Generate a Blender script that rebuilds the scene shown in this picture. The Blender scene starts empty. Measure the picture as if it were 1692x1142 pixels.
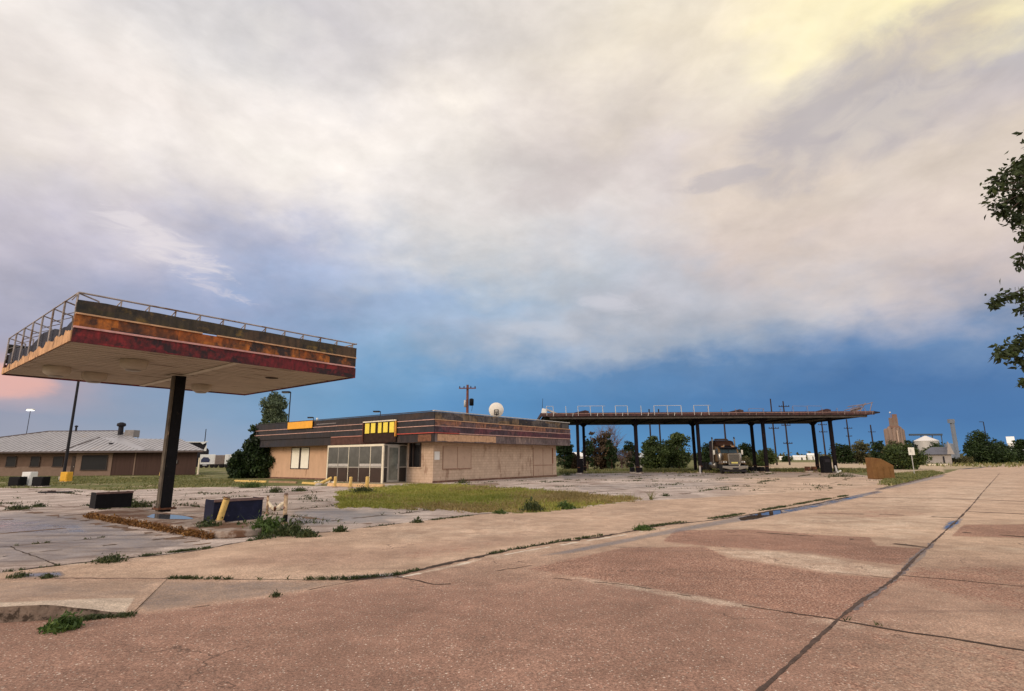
import bpy, bmesh, math, random
import numpy as np
from math import sin, cos, radians, pi
from mathutils import Vector, Matrix

scene = bpy.context.scene
COL = scene.collection
random.seed(7)

# ------------------------------------------------------------------ camera
CAMH, PITCH, ROLL, FPX = 1.65, radians(11.75), radians(0.35), 900.0
cd = bpy.data.cameras.new('camera'); cam = bpy.data.objects.new('camera', cd); COL.objects.link(cam)
cd.sensor_width = 36.0; cd.lens = FPX / 1692 * 36.0; cd.clip_start = 0.05; cd.clip_end = 20000
_f = np.array([0, cos(PITCH), sin(PITCH)]); _r0 = np.array([1.0, 0, 0]); _u0 = np.cross(_r0, _f)
_r = _r0 * cos(ROLL) - _u0 * sin(ROLL) * -1 * -1
_r = _r0 * cos(ROLL) - _u0 * sin(ROLL); _u = _r0 * sin(ROLL) + _u0 * cos(ROLL)
# columns right, up, -forward
M = Matrix(((_r[0], _u[0], -_f[0], 0), (_r[1], _u[1], -_f[1], 0), (_r[2], _u[2], -_f[2], CAMH), (0, 0, 0, 1)))
cam.matrix_world = M
scene.camera = cam

# ------------------------------------------------------------------ world: stormy evening sky by azimuth and elevation
SUN_DIR = Vector((-0.80, -0.60, 0.0)); SUN_EL = radians(24)
AZ = [-48, -42, -36, -30, -24, -18, -12, -6, 0, 6, 12, 18, 24, 30, 36, 42, 48]
EL = [0, 1.5, 3.5, 6, 8.5, 11, 13.5, 16, 18.5, 21, 24, 27, 30, 33, 36, 40, 45]
SKY = [
    [(160,165,182), (157,162,179), (152,156,177), (212,174,173), (170,166,186), (169,169,190), (180,177,194), (193,188,200), (205,199,206), (215,208,209), (221,213,210), (226,218,215), (230,223,221), (236,229,226), (231,225,224), (230,224,223), (228,222,222)],
    [(160,165,183), (157,162,181), (151,157,179), (187,168,177), (168,165,184), (164,165,188), (172,172,192), (186,182,198), (198,193,204), (207,202,209), (223,215,216), (232,224,220), (235,227,224), (233,227,225), (225,220,221), (220,216,217), (219,215,216)],
    [(159,168,188), (156,166,187), (144,160,186), (146,158,184), (150,159,185), (154,161,187), (159,164,190), (174,175,196), (198,194,207), (207,201,210), (221,215,217), (235,228,226), (241,233,230), (235,229,227), (224,220,221), (213,210,213), (211,208,212)],
    [(158,170,193), (153,167,191), (137,161,191), (132,158,190), (137,158,190), (143,159,191), (148,161,193), (160,168,196), (176,179,202), (194,193,209), (220,214,217), (236,229,227), (242,235,231), (240,233,231), (225,221,221), (205,203,208), (205,203,208)],
    [(149,169,197), (142,166,197), (128,161,197), (122,159,196), (127,159,195), (135,160,196), (142,162,196), (151,167,199), (162,173,202), (174,179,203), (213,209,215), (237,230,227), (240,234,230), (238,231,228), (225,220,220), (208,204,209), (207,204,207)],
    [(133,166,200), (124,165,203), (116,162,202), (116,160,201), (124,162,200), (132,164,200), (141,166,201), (152,170,202), (166,178,204), (184,189,207), (215,212,217), (234,228,226), (240,233,229), (238,231,228), (222,217,217), (208,204,208), (208,204,206)],
    [(120,161,202), (113,159,203), (106,154,200), (106,154,199), (117,159,200), (137,168,201), (151,173,203), (152,173,204), (174,185,206), (197,200,210), (217,214,216), (230,224,223), (231,225,222), (234,227,223), (231,224,221), (214,209,209), (209,204,205)],
    [(110,158,202), (105,155,201), (97,148,197), (96,146,195), (107,152,196), (147,171,200), (163,178,202), (155,177,205), (179,190,206), (202,204,211), (218,215,216), (223,218,218), (221,215,213), (227,220,216), (239,231,224), (221,214,211), (211,206,204)],
    [(104,155,201), (99,151,199), (90,142,193), (88,139,189), (99,145,192), (144,168,198), (173,183,201), (165,182,204), (182,191,205), (200,202,208), (214,211,212), (216,210,210), (213,206,205), (215,207,205), (224,216,212), (226,218,212), (215,208,204)],
    [(98,151,199), (94,148,197), (87,139,189), (86,134,185), (97,140,187), (150,170,198), (178,185,200), (177,188,205), (184,191,203), (194,196,204), (205,202,205), (209,202,202), (207,199,198), (208,199,197), (216,207,202), (230,221,212), (218,211,204)],
    [(93,148,197), (90,145,195), (84,135,186), (83,130,180), (99,138,183), (168,179,198), (181,186,199), (194,195,206), (184,189,201), (189,190,199), (202,197,200), (206,199,198), (206,197,196), (210,200,194), (219,209,201), (232,222,209), (222,214,205)],
    [(92,145,194), (88,141,192), (82,131,182), (80,125,176), (99,135,179), (157,171,193), (177,182,196), (188,189,199), (187,187,196), (196,190,194), (205,197,196), (205,196,196), (207,197,195), (216,205,196), (227,216,202), (232,221,205), (226,218,205)],
    [(90,142,191), (86,138,188), (80,127,179), (77,121,173), (99,133,176), (147,163,188), (175,179,192), (188,186,193), (197,189,192), (207,194,190), (215,201,192), (216,203,194), (216,204,195), (220,209,197), (229,218,200), (235,223,202), (231,221,205)],
    [(88,140,189), (84,135,186), (77,123,177), (76,118,170), (97,131,176), (145,160,186), (184,183,191), (198,190,191), (207,194,188), (213,198,190), (217,203,193), (220,206,194), (216,204,193), (218,207,192), (245,233,196), (241,229,200), (238,228,204)],
    [(87,138,188), (83,132,184), (75,120,175), (76,117,170), (99,133,178), (156,164,186), (192,186,192), (203,192,189), (209,195,189), (211,198,192), (215,203,194), (213,200,191), (192,184,184), (219,205,182), (244,232,191), (248,237,200), (246,236,202)],
    [(85,135,186), (81,129,182), (74,119,174), (78,118,170), (111,140,181), (164,169,189), (192,185,191), (204,191,189), (210,196,189), (215,201,193), (214,201,191), (197,187,184), (187,179,181), (220,206,178), (250,240,191), (249,239,199), (250,240,199)],
    [(85,135,186), (80,128,181), (75,119,173), (86,124,173), (134,153,184), (180,179,193), (200,188,190), (208,193,189), (214,200,192), (215,202,192), (208,195,183), (187,179,183), (185,180,183), (238,228,190), (241,231,195), (242,232,196), (244,234,196)],
]

def s2l(c):
    c /= 255.0
    return c / 12.92 if c <= 0.04045 else ((c + 0.055) / 1.055) ** 2.4
def lin(c): return tuple(s2l(v) for v in c)

world = bpy.data.worlds.new('World'); scene.world = world; world.use_nodes = True
nt = world.node_tree; N = nt.nodes; L = nt.links
for n in list(N): N.remove(n)
def nd(tree, typ, **kw):
    n = tree.nodes.new(typ)
    for k, v in kw.items(): setattr(n, k, v)
    return n
def mth(tree, op, a, b=None, c=None, clamp=False):
    n = tree.nodes.new('ShaderNodeMath'); n.operation = op; n.use_clamp = clamp
    for i, v in enumerate((a, b, c)):
        if v is None: continue
        if hasattr(v, 'links'): tree.links.new(v, n.inputs[i])
        else: n.inputs[i].default_value = v
    return n.outputs[0]
tc = nd(nt, 'ShaderNodeTexCoord')
nrm = nd(nt, 'ShaderNodeVectorMath', operation='NORMALIZE'); L.new(tc.outputs['Generated'], nrm.inputs[0])
def wnoise(scale, detail, rough, stretch=(1, 1, 1), off=(0, 0, 0), dist=0.0):
    mp = nd(nt, 'ShaderNodeMapping'); L.new(nrm.outputs[0], mp.inputs[0])
    mp.inputs['Scale'].default_value = stretch; mp.inputs['Location'].default_value = off
    n = nd(nt, 'ShaderNodeTexNoise'); n.inputs['Scale'].default_value = scale
    n.inputs['Detail'].default_value = detail; n.inputs['Roughness'].default_value = rough
    n.inputs['Distortion'].default_value = dist
    L.new(mp.outputs[0], n.inputs['Vector']); return n
sp = nd(nt, 'ShaderNodeSeparateXYZ'); L.new(nrm.outputs[0], sp.inputs[0])
az0 = mth(nt, 'MULTIPLY', mth(nt, 'ARCTAN2', sp.outputs[0], sp.outputs[1]), 180 / pi)
el0 = mth(nt, 'MULTIPLY', mth(nt, 'ARCSINE', sp.outputs[2]), 180 / pi)
w1 = wnoise(5.0, 5, 0.5, (1, 1, 1.6), (3, 1, 7), 0.2)
w2 = wnoise(15.0, 6, 0.55, (1, 1, 1.9), (8, 4, 2), 0.15)
s1 = nd(nt, 'ShaderNodeSeparateColor'); L.new(w1.outputs['Color'], s1.inputs[0])
s2 = nd(nt, 'ShaderNodeSeparateColor'); L.new(w2.outputs['Color'], s2.inputs[0])
# clouds get rougher away from the horizon band
band = mth(nt, 'MULTIPLY_ADD', el0, 1 / 14.0, 0.08, clamp=True)
def warp(base, a, b, ka, kb):
    t = mth(nt, 'ADD', mth(nt, 'MULTIPLY', mth(nt, 'SUBTRACT', a, 0.5), ka), mth(nt, 'MULTIPLY', mth(nt, 'SUBTRACT', b, 0.5), kb))
    return mth(nt, 'ADD', base, mth(nt, 'MULTIPLY', t, band))
az = warp(az0, s1.outputs[0], s2.outputs[0], 17, 7)
el = warp(el0, s1.outputs[1], s2.outputs[1], 9, 5.0)
elf = mth(nt, 'DIVIDE', el, 90.0, clamp=True)
# behind the camera: open bright evening sky, warm low down
AZX = [-180, -135, -90, -62] + AZ + [62, 90, 135, 180]
warm = [(232, 205, 180), (236, 210, 186), (242, 220, 198), (246, 230, 212), (248, 236, 224), (248, 238, 230), (244, 238, 234), (240, 236, 234), (238, 234, 234), (236, 235, 236), (235, 235, 238), (234, 234, 238), (232, 232, 238), (230, 230, 236), (228, 228, 234), (226, 226, 234), (224, 224, 232)]
mixl = lambda a, b, t: tuple(x * (1 - t) + y * t for x, y in zip(a, b))
def column(a):
    if a in AZ: return [tuple(v * (1 + .15 * min(1, max(0, e_ - 4) / 12)) * k for v, k in zip(lin(h), (1.01, 1.0, .97))) for h, e_ in zip(SKY[AZ.index(a)], EL)]
    edge = [lin(h) for h in SKY[0 if a < 0 else -1]]
    wc = [tuple(1.55 * v for v in lin(h)) for h in warm]
    t = min(1, (abs(a) - 48) / 60)
    return [mixl(e, w, t) for e, w in zip(edge, wc)]
prev = None
for i, a in enumerate(AZX):
    cr = nd(nt, 'ShaderNodeValToRGB'); L.new(elf, cr.inputs[0]); cr.color_ramp.interpolation = 'EASE'
    cr.color_ramp.interpolation = 'LINEAR'
    e = cr.color_ramp.elements
    cs = column(a); top = cs[-1]
    pts = [(x / 90.0, c) for x, c in zip(EL, cs)] + [(62 / 90, mixl(top, (0.86, 0.84, 0.86), .6)), (1.0, (0.84, 0.84, 0.88))]
    e[0].position = 0; e[0].color = (*pts[0][1], 1); e[1].position = 1; e[1].color = (*pts[-1][1], 1)
    for p, c in pts[1:-1]:
        q = e.new(p); q.color = (*c, 1)
    if prev is None: prev = cr.outputs[0]; continue
    mr = nd(nt, 'ShaderNodeMapRange'); L.new(az, mr.inputs[0])
    mr.inputs[1].default_value = AZX[i - 1]; mr.inputs[2].default_value = a
    mx = nd(nt, 'ShaderNodeMix', data_type='RGBA'); L.new(mr.outputs[0], mx.inputs[0])
    L.new(prev, mx.inputs[6]); L.new(cr.outputs[0], mx.inputs[7]); prev = mx.outputs[2]
# cloud lumps and wisps: fine light/dark variation of the cloud deck
w3 = wnoise(4.5, 8, 0.56, (1, 1, 1.9), (1, 9, 4), 0.35)
def cloud_gain(prev, fac, lo, hi, amp_sock):
    mr = nd(nt, 'ShaderNodeMapRange'); L.new(fac, mr.inputs[0])
    mr.inputs[1].default_value = 0.3; mr.inputs[2].default_value = 0.7; mr.inputs[3].default_value = lo; mr.inputs[4].default_value = hi
    g = mth(nt, 'MULTIPLY_ADD', mr.outputs[0], amp_sock, 1.0)
    vm = nd(nt, 'ShaderNodeVectorMath', operation='SCALE'); L.new(prev, vm.inputs[0]); L.new(g, vm.inputs[3])
    return vm.outputs[0]
prev = cloud_gain(prev, w3.outputs['Fac'], -0.14, 0.10, band)
w3b = wnoise(18.0, 8, 0.58, (1, 1, 1.8), (5, 3, 14), 0.3)
prev = cloud_gain(prev, w3b.outputs['Fac'], -0.055, 0.045, band)
# local cloud features (azimuth, elevation, half widths, slope, noise, tint)
def feature(prev, a, e_, ra, re, tilt, nscale, nst, thr, col, amt, soft=.12, det=8):
    da = mth(nt, 'SUBTRACT', az0, a); de = mth(nt, 'SUBTRACT', el0, e_)
    de = mth(nt, 'SUBTRACT', de, mth(nt, 'MULTIPLY', da, tilt))
    r2 = mth(nt, 'ADD', mth(nt, 'POWER', mth(nt, 'ABSOLUTE', mth(nt, 'DIVIDE', da, ra)), 2.0), mth(nt, 'POWER', mth(nt, 'ABSOLUTE', mth(nt, 'DIVIDE', de, re)), 2.0))
    m = mth(nt, 'SUBTRACT', 1.0, r2, clamp=True)
    n = wnoise(nscale, det, 0.6, nst, (a * .1, e_ * .1, 2), 0.8)
    v = mth(nt, 'ADD', mth(nt, 'MULTIPLY', m, 0.45), n.outputs['Fac'])
    mr = nd(nt, 'ShaderNodeMapRange', interpolation_type='SMOOTHSTEP'); L.new(v, mr.inputs[0])
    mr.inputs[1].default_value = thr - soft; mr.inputs[2].default_value = thr + soft; mr.inputs[4].default_value = amt
    k = mth(nt, 'MULTIPLY', mr.outputs[0], mth(nt, 'MULTIPLY', m, 3.0, clamp=True))
    mx = nd(nt, 'ShaderNodeMix', data_type='RGBA'); L.new(k, mx.inputs[0]); L.new(prev, mx.inputs[6]); mx.inputs[7].default_value = (*col, 1)
    return mx.outputs[2]
prev = feature(prev, 35.5, 29.8, 15, 6.0, .22, 8, (1, 1, 1.6), .74, (.44, .415, .465), .66, .24, 11)
prev = feature(prev, 37, 28.4, 9, 3.0, .15, 14, (1, 1, 1.7), .80, (.74, .66, .58), .55, .2, 10)
prev = feature(prev, 30, 35.0, 14, 4.5, .2, 14, (1, 1, 1.5), .80, (1.0, .94, .78), .2, .28, 10)
prev = feature(prev, 23, 26.6, 5.5, 1.2, .02, 14, (1, 1, 3), .74, (.48, .45, .49), .55, .2)
prev = feature(prev, -34, 18.8, 8, 2.6, -.34, 18, (1, 1, 3.6), .86, (.82, .76, .78), .7, .16, 10)
prev = feature(prev, -29.5, 15.6, 5.0, 1.0, -.30, 22, (1, 1, 3.6), .86, (.72, .67, .73), .5, .12)
prev = feature(prev, 10.5, 15.8, 5, 1.4, -.25, 14, (1, 1, 3), .78, (.68, .67, .73), .55, .2)
prev = feature(prev, 2.5, 13.5, 6, 1.2, -.1, 14, (1, 1, 2.5), .76, (.60, .63, .71), .4, .22)
prev = feature(prev, 4.0, 27.0, 9, 3.2, .2, 9, (1, 1, 1.5), .84, (.62, .55, .54), .45, .22)
prev = feature(prev, -43.5, 6.1, 4.2, 1.6, -.05, 10, (1, 1, 3), .66, (.86, .47, .40), .75, .22)

sky = nd(nt, 'ShaderNodeTexSky'); sky.sky_type = 'NISHITA'; sky.sun_disc = False
sky.sun_elevation = SUN_EL; sky.sun_rotation = math.atan2(SUN_DIR.x, SUN_DIR.y)
bg1 = nd(nt, 'ShaderNodeBackground'); bg1.inputs[1].default_value = 0.05; L.new(sky.outputs[0], bg1.inputs[0])
bg2 = nd(nt, 'ShaderNodeBackground'); bg2.inputs[1].default_value = 1.0; L.new(prev, bg2.inputs[0])
mxs = nd(nt, 'ShaderNodeMixShader'); mxs.inputs[0].default_value = 0.97   # cloud cover
L.new(bg1.outputs[0], mxs.inputs[1]); L.new(bg2.outputs[0], mxs.inputs[2])
wo = nd(nt, 'ShaderNodeOutputWorld'); L.new(mxs.outputs[0], wo.inputs[0])

sl = bpy.data.lights.new('sun', 'SUN'); sl.energy = 1.9; sl.angle = radians(22); sl.color = (1.0, 0.80, 0.60)
so = bpy.data.objects.new('sun', sl); COL.objects.link(so)
sd = Vector((SUN_DIR.x * cos(SUN_EL), SUN_DIR.y * cos(SUN_EL), sin(SUN_EL)))
so.rotation_euler = sd.to_track_quat('Z', 'Y').to_euler()
scene.view_settings.view_transform = 'Standard'; scene.view_settings.look = 'None'
scene.view_settings.exposure = 0.0; scene.view_settings.gamma = 1.0
scene.cycles.max_bounces = 6; scene.cycles.transparent_max_bounces = 8

# ------------------------------------------------------------------ survey helpers: sight lines to places on the ground
def ray(x, y): return _f * FPX + _r * (x - 846) + _u * (571 - y)
def g(x, y, z=0.0):
    d = ray(x, y); t = (z - CAMH) / d[2]; p = np.array([0, 0, CAMH]) + d * t
    return Vector((p[0], p[1], z))
def at(x, y, Y):
    d = ray(x, y); t = Y / d[1]; p = np.array([0, 0, CAMH]) + d * t
    return Vector(p)
def pxs(P):
    q = P - np.array([0, 0, CAMH]); w = q @ _f
    return 846 + FPX * (q @ _r) / w, 571 - FPX * (q @ _u) / w

# ------------------------------------------------------------------ material helpers
MATS = {}
def mat(name, col, rough=0.8, metal=0.0, var=0.25, scale=2.0, col2=None, bump=0.0, bscale=20.0, stretch=(1, 1, 1), spec=0.5, dirt=None, dthr=.55, dscale=1.2, emit=None, brick=None):
    spec = min(spec, .22) if rough > .45 else spec
    if name in MATS: return MATS[name]
    m = bpy.data.materials.new(name); m.use_nodes = True; t = m.node_tree
    for n in list(t.nodes): t.nodes.remove(n)
    out = nd(t, 'ShaderNodeOutputMaterial'); b = nd(t, 'ShaderNodeBsdfPrincipled'); t.links.new(b.outputs[0], out.inputs[0])
    b.inputs['Roughness'].default_value = rough; b.inputs['Metallic'].default_value = metal
    b.inputs['Specular IOR Level'].default_value = spec
    tc = nd(t, 'ShaderNodeTexCoord'); mp = nd(t, 'ShaderNodeMapping'); t.links.new(tc.outputs['Object'], mp.inputs[0]); mp.inputs['Scale'].default_value = stretch
    n1 = nd(t, 'ShaderNodeTexNoise'); n1.inputs['Scale'].default_value = scale; n1.inputs['Detail'].default_value = 8; n1.inputs['Roughness'].default_value = .65
    t.links.new(mp.outputs[0], n1.inputs['Vector'])
    mr = nd(t, 'ShaderNodeMapRange'); t.links.new(n1.outputs['Fac'], mr.inputs[0]); mr.inputs[1].default_value = .3; mr.inputs[2].default_value = .7
    mx = nd(t, 'ShaderNodeMix', data_type='RGBA'); t.links.new(mr.outputs[0], mx.inputs[0])
    if col2 is None:
        c1 = tuple(c * (1 - var) for c in col); c2 = tuple(min(1, c * (1 + var)) for c in col)
    else: c1, c2 = col, col2
    mx.inputs[6].default_value = (*c1, 1); mx.inputs[7].default_value = (*c2, 1)
    res = mx.outputs[2]
    if dirt:
        n2 = nd(t, 'ShaderNodeTexNoise'); n2.inputs['Scale'].default_value = dscale; n2.inputs['Detail'].default_value = 10; n2.inputs['Roughness'].default_value = .7
        t.links.new(mp.outputs[0], n2.inputs['Vector'])
        m2 = nd(t, 'ShaderNodeMapRange', interpolation_type='SMOOTHSTEP'); t.links.new(n2.outputs['Fac'], m2.inputs[0]); m2.inputs[1].default_value = dthr - .04; m2.inputs[2].default_value = dthr + .06
        x2 = nd(t, 'ShaderNodeMix', data_type='RGBA'); t.links.new(m2.outputs[0], x2.inputs[0]); t.links.new(res, x2.inputs[6]); x2.inputs[7].default_value = (*dirt, 1); res = x2.outputs[2]
    if brick:
        sx = nd(t, 'ShaderNodeSeparateXYZ'); t.links.new(tc.outputs['Object'], sx.inputs[0]); cx = nd(t, 'ShaderNodeCombineXYZ')
        t.links.new(mth(t, 'ADD', sx.outputs[0], sx.outputs[1]), cx.inputs[0]); t.links.new(sx.outputs[2], cx.inputs[1])
        bk = nd(t, 'ShaderNodeTexBrick'); t.links.new(cx.outputs[0], bk.inputs['Vector']); bk.inputs['Scale'].default_value = 1; bk.inputs['Brick Width'].default_value = brick[0]; bk.inputs['Row Height'].default_value = brick[1]
        bk.inputs['Mortar Size'].default_value = brick[2]; bk.inputs['Mortar Smooth'].default_value = .3; bk.inputs['Color1'].default_value = (1, 1, 1, 1); bk.inputs['Color2'].default_value = (.90, .89, .88, 1); bk.inputs['Mortar'].default_value = (.72, .68, .64, 1)
        xb = nd(t, 'ShaderNodeMix', data_type='RGBA', blend_type='MULTIPLY'); xb.inputs[0].default_value = 1; t.links.new(res, xb.inputs[6]); t.links.new(bk.outputs[0], xb.inputs[7]); res = xb.outputs[2]
    t.links.new(res, b.inputs['Base Color'])
    if bump:
        n3 = nd(t, 'ShaderNodeTexNoise'); n3.inputs['Scale'].default_value = bscale; n3.inputs['Detail'].default_value = 6
        t.links.new(tc.outputs['Object'], n3.inputs['Vector'])
        bp = nd(t, 'ShaderNodeBump'); bp.inputs['Strength'].default_value = bump; bp.inputs['Distance'].default_value = 0.02
        t.links.new(n3.outputs['Fac'], bp.inputs['Height']); t.links.new(bp.outputs[0], b.inputs['Normal'])
    if emit:
        b.inputs['Emission Color'].default_value = (*emit[0], 1); b.inputs['Emission Strength'].default_value = emit[1]
    MATS[name] = m; return m

def patch_mat(name, cols, cell=(1.2, 1.2, 0.5), rough=.75, noise=6.0, streak=None):
    """weathered boards: irregular rectangular-ish patches of several paints with grime"""
    if name in MATS: return MATS[name]
    m = bpy.data.materials.new(name); m.use_nodes = True; t = m.node_tree
    b = t.nodes['Principled BSDF']; b.inputs['Roughness'].default_value = rough
    tc = nd(t, 'ShaderNodeTexCoord'); mp = nd(t, 'ShaderNodeMapping'); t.links.new(tc.outputs['Object'], mp.inputs[0])
    mp.inputs['Scale'].default_value = tuple(1 / c for c in cell)
    v = nd(t, 'ShaderNodeTexVoronoi'); v.distance = 'CHEBYCHEV'; v.inputs['Scale'].default_value = 1.0; v.inputs['Randomness'].default_value = .8
    t.links.new(mp.outputs[0], v.inputs['Vector'])
    sc = nd(t, 'ShaderNodeSeparateColor'); t.links.new(v.outputs['Color'], sc.inputs[0])
    n1 = nd(t, 'ShaderNodeTexNoise'); n1.inputs['Scale'].default_value = noise; n1.inputs['Detail'].default_value = 10; n1.inputs['Roughness'].default_value = .7
    t.links.new(tc.outputs['Object'], n1.inputs['Vector'])
    f = mth(t, 'MULTIPLY_ADD', mth(t, 'SUBTRACT', n1.outputs['Fac'], .5), 1.1, sc.outputs[0])
    cr = nd(t, 'ShaderNodeValToRGB'); t.links.new(f, cr.inputs[0]); e = cr.color_ramp.elements
    k = len(cols)
    e[0].position = 0; e[0].color = (*cols[0], 1); e[1].position = 1; e[1].color = (*cols[-1], 1)
    for i in range(1, k - 1): q = e.new(i / (k - 1)); q.color = (*cols[i], 1)
    n2 = nd(t, 'ShaderNodeTexNoise'); n2.inputs['Scale'].default_value = noise * 3.5; n2.inputs['Detail'].default_value = 8
    mp2 = nd(t, 'ShaderNodeMapping'); t.links.new(tc.outputs['Object'], mp2.inputs[0]); mp2.inputs['Scale'].default_value = (1, 1, .35)
    t.links.new(mp2.outputs[0], n2.inputs['Vector'])
    mr = nd(t, 'ShaderNodeMapRange'); t.links.new(n2.outputs['Fac'], mr.inputs[0]); mr.inputs[1].default_value = .3; mr.inputs[2].default_value = .7; mr.inputs[3].default_value = .45; mr.inputs[4].default_value = 1.5
    vm = nd(t, 'ShaderNodeVectorMath', operation='SCALE'); t.links.new(cr.outputs[0], vm.inputs[0]); t.links.new(mr.outputs[0], vm.inputs[3])
    t.links.new(vm.outputs[0], b.inputs['Base Color'])
    bp = nd(t, 'ShaderNodeBump'); bp.inputs['Strength'].default_value = .4; bp.inputs['Distance'].default_value = .02
    t.links.new(n2.outputs['Fac'], bp.inputs['Height']); t.links.new(bp.outputs[0], b.inputs['Normal'])
    MATS[name] = m; return m

def leaf_mat(name, dark, light, tint=None, trans=.25, noise=.35, rough=.6):
    if name in MATS: return MATS[name]
    m = bpy.data.materials.new(name); m.use_nodes = True; t = m.node_tree
    for n in list(t.nodes): t.nodes.remove(n)
    out = nd(t, 'ShaderNodeOutputMaterial'); b = nd(t, 'ShaderNodeBsdfPrincipled'); b.inputs['Roughness'].default_value = rough
    b.inputs['Specular IOR Level'].default_value = .3
    geo = nd(t, 'ShaderNodeNewGeometry'); tc = nd(t, 'ShaderNodeTexCoord')
    n1 = nd(t, 'ShaderNodeTexNoise'); n1.inputs['Scale'].default_value = noise; n1.inputs['Detail'].default_value = 3
    t.links.new(tc.outputs['Object'], n1.inputs['Vector'])
    f = mth(t, 'ADD', mth(t, 'MULTIPLY', geo.outputs['Random Per Island'], .55), mth(t, 'MULTIPLY', mth(t, 'SUBTRACT', n1.outputs['Fac'], .3), 1.1), clamp=True)
    cr = nd(t, 'ShaderNodeValToRGB'); t.links.new(f, cr.inputs[0]); e = cr.color_ramp.elements
    e[0].color = (*dark, 1); e[1].color = (*light, 1)
    if tint: q = e.new(.55); q.color = (*tint, 1)
    t.links.new(cr.outputs[0], b.inputs['Base Color'])
    tr = nd(t, 'ShaderNodeBsdfTranslucent'); t.links.new(cr.outputs[0], tr.inputs[0])
    ms = nd(t, 'ShaderNodeMixShader'); ms.inputs[0].default_value = trans
    t.links.new(b.outputs[0], ms.inputs[1]); t.links.new(tr.outputs[0], ms.inputs[2]); t.links.new(ms.outputs[0], out.inputs[0])
    MATS[name] = m; return m

# ------------------------------------------------------------------ object helpers
def tag(o, label=None, cat=None, group=None, kind=None):
    if label: o['label'] = label
    if cat: o['category'] = cat
    if group: o['group'] = group
    if kind: o['kind'] = kind
    return o
def thing(name, label, cat, loc=(0, 0, 0), rz=0.0, group=None):
    o = bpy.data.objects.new(name, None); COL.objects.link(o); o.empty_display_size = .3
    o.location = loc; o.rotation_euler = (0, 0, rz)
    return tag(o, label, cat, group)
class MB:
    """mesh builder"""
    def __init__(s): s.v = []; s.f = []; s.m = []; s.sm = []; s.mats = []
    def mi(s, m):
        if m not in s.mats: s.mats.append(m)
        return s.mats.index(m)
    def add(s, vs, fs, m=None, smooth=False):
        b = len(s.v); s.v += [tuple(v) for v in vs]; k = s.mi(m)
        for f in fs: s.f.append([b + i for i in f]); s.m.append(k); s.sm.append(smooth)
    def box(s, c, d, m=None, rz=0.0, rx=0.0, ry=0.0, taper=1.0):
        R = Matrix.Rotation(rz, 3, 'Z') @ Matrix.Rotation(ry, 3, 'Y') @ Matrix.Rotation(rx, 3, 'X')
        vs = []
        for z in (-.5, .5):
            k = taper if z > 0 else 1
            for x, y in ((-.5, -.5), (.5, -.5), (.5, .5), (-.5, .5)):
                vs.append(Vector(c) + R @ Vector((x * d[0] * k, y * d[1] * k, z * d[2])))
        s.add(vs, [(0, 3, 2, 1), (4, 5, 6, 7), (0, 1, 5, 4), (1, 2, 6, 5), (2, 3, 7, 6), (3, 0, 4, 7)], m)
    def bx(s, x0, x1, y0, y1, z0, z1, m=None):
        s.box(((x0 + x1) / 2, (y0 + y1) / 2, (z0 + z1) / 2), (abs(x1 - x0), abs(y1 - y0), abs(z1 - z0)), m)
    def tube(s, p0, p1, r0, r1=None, m=None, n=10, caps=True):
        if r1 is None: r1 = r0
        p0 = Vector(p0); p1 = Vector(p1); d = (p1 - p0)
        if d.length < 1e-6: return
        d.normalize(); a = d.orthogonal().normalized(); b = d.cross(a)
        vs = []
        for p, r in ((p0, r0), (p1, r1)):
            for i in range(n):
                t = 2 * pi * i / n; vs.append(p + a * (r * cos(t)) + b * (r * sin(t)))
        s.add(vs, [(i, (i + 1) % n, n + (i + 1) % n, n + i) for i in range(n)], m, True)
        if caps: s.add(vs[:n], [tuple(range(n))[::-1]], m); s.add(vs[n:], [tuple(range(n))], m)
    def path(s, pts, rs, m=None, n=8):
        for i in range(len(pts) - 1):
            s.tube(pts[i], pts[i + 1], rs[i], rs[i + 1], m, n)
    def lathe(s, c, prof, m=None, n=20, axis='Z'):
        vs = []; k = len(prof)
        for r, h in prof:
            for i in range(n):
                t = 2 * pi * i / n; q = (r * cos(t), r * sin(t), h)
                if axis == 'Y': q = (q[0], q[2], q[1])
                if axis == 'X': q = (q[2], q[0], q[1])
                vs.append(Vector(c) + Vector(q))
        s.add(vs, [(j * n + i, j * n + (i + 1) % n, (j + 1) * n + (i + 1) % n, (j + 1) * n + i) for j in range(k - 1) for i in range(n)], m, True)
        s.add(vs[:n], [tuple(range(n))[::-1]], m); s.add(vs[-n:], [tuple(range(n))], m)
    def prism(s, poly, y0, y1, m=None, axis='Y'):
        """poly in the plane across the axis, extruded along the axis"""
        n = len(poly)
        if axis == 'Y': P = lambda p, h: (p[0], h, p[1])
        elif axis == 'X': P = lambda p, h: (h, p[0], p[1])
        else: P = lambda p, h: (p[0], p[1], h)
        vs = [P(p, y0) for p in poly] + [P(p, y1) for p in poly]
        s.add(vs, [tuple(range(n)), tuple(range(n, 2 * n))[::-1]] + [(i, n + i, n + (i + 1) % n, (i + 1) % n) for i in range(n)], m)
    def build(s, name, parent=None, m=None, bevel=0, loc=None):
        me = bpy.data.meshes.new(name); me.from_pydata(s.v, [], s.f)
        for k in s.mats: me.materials.append(k if k else m)
        me.polygons.foreach_set('material_index', s.m); me.polygons.foreach_set('use_smooth', s.sm)
        me.update()
        bm = bmesh.new(); bm.from_mesh(me); bmesh.ops.recalc_face_normals(bm, faces=bm.faces); bm.to_mesh(me); bm.free()
        o = bpy.data.objects.new(name, me); COL.objects.link(o)
        if parent: o.parent = parent
        if loc is not None: o.location = loc
        if bevel:
            b = o.modifiers.new('bevel', 'BEVEL'); b.width = bevel; b.segments = 2; b.limit_method = 'ANGLE'
        return o
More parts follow.
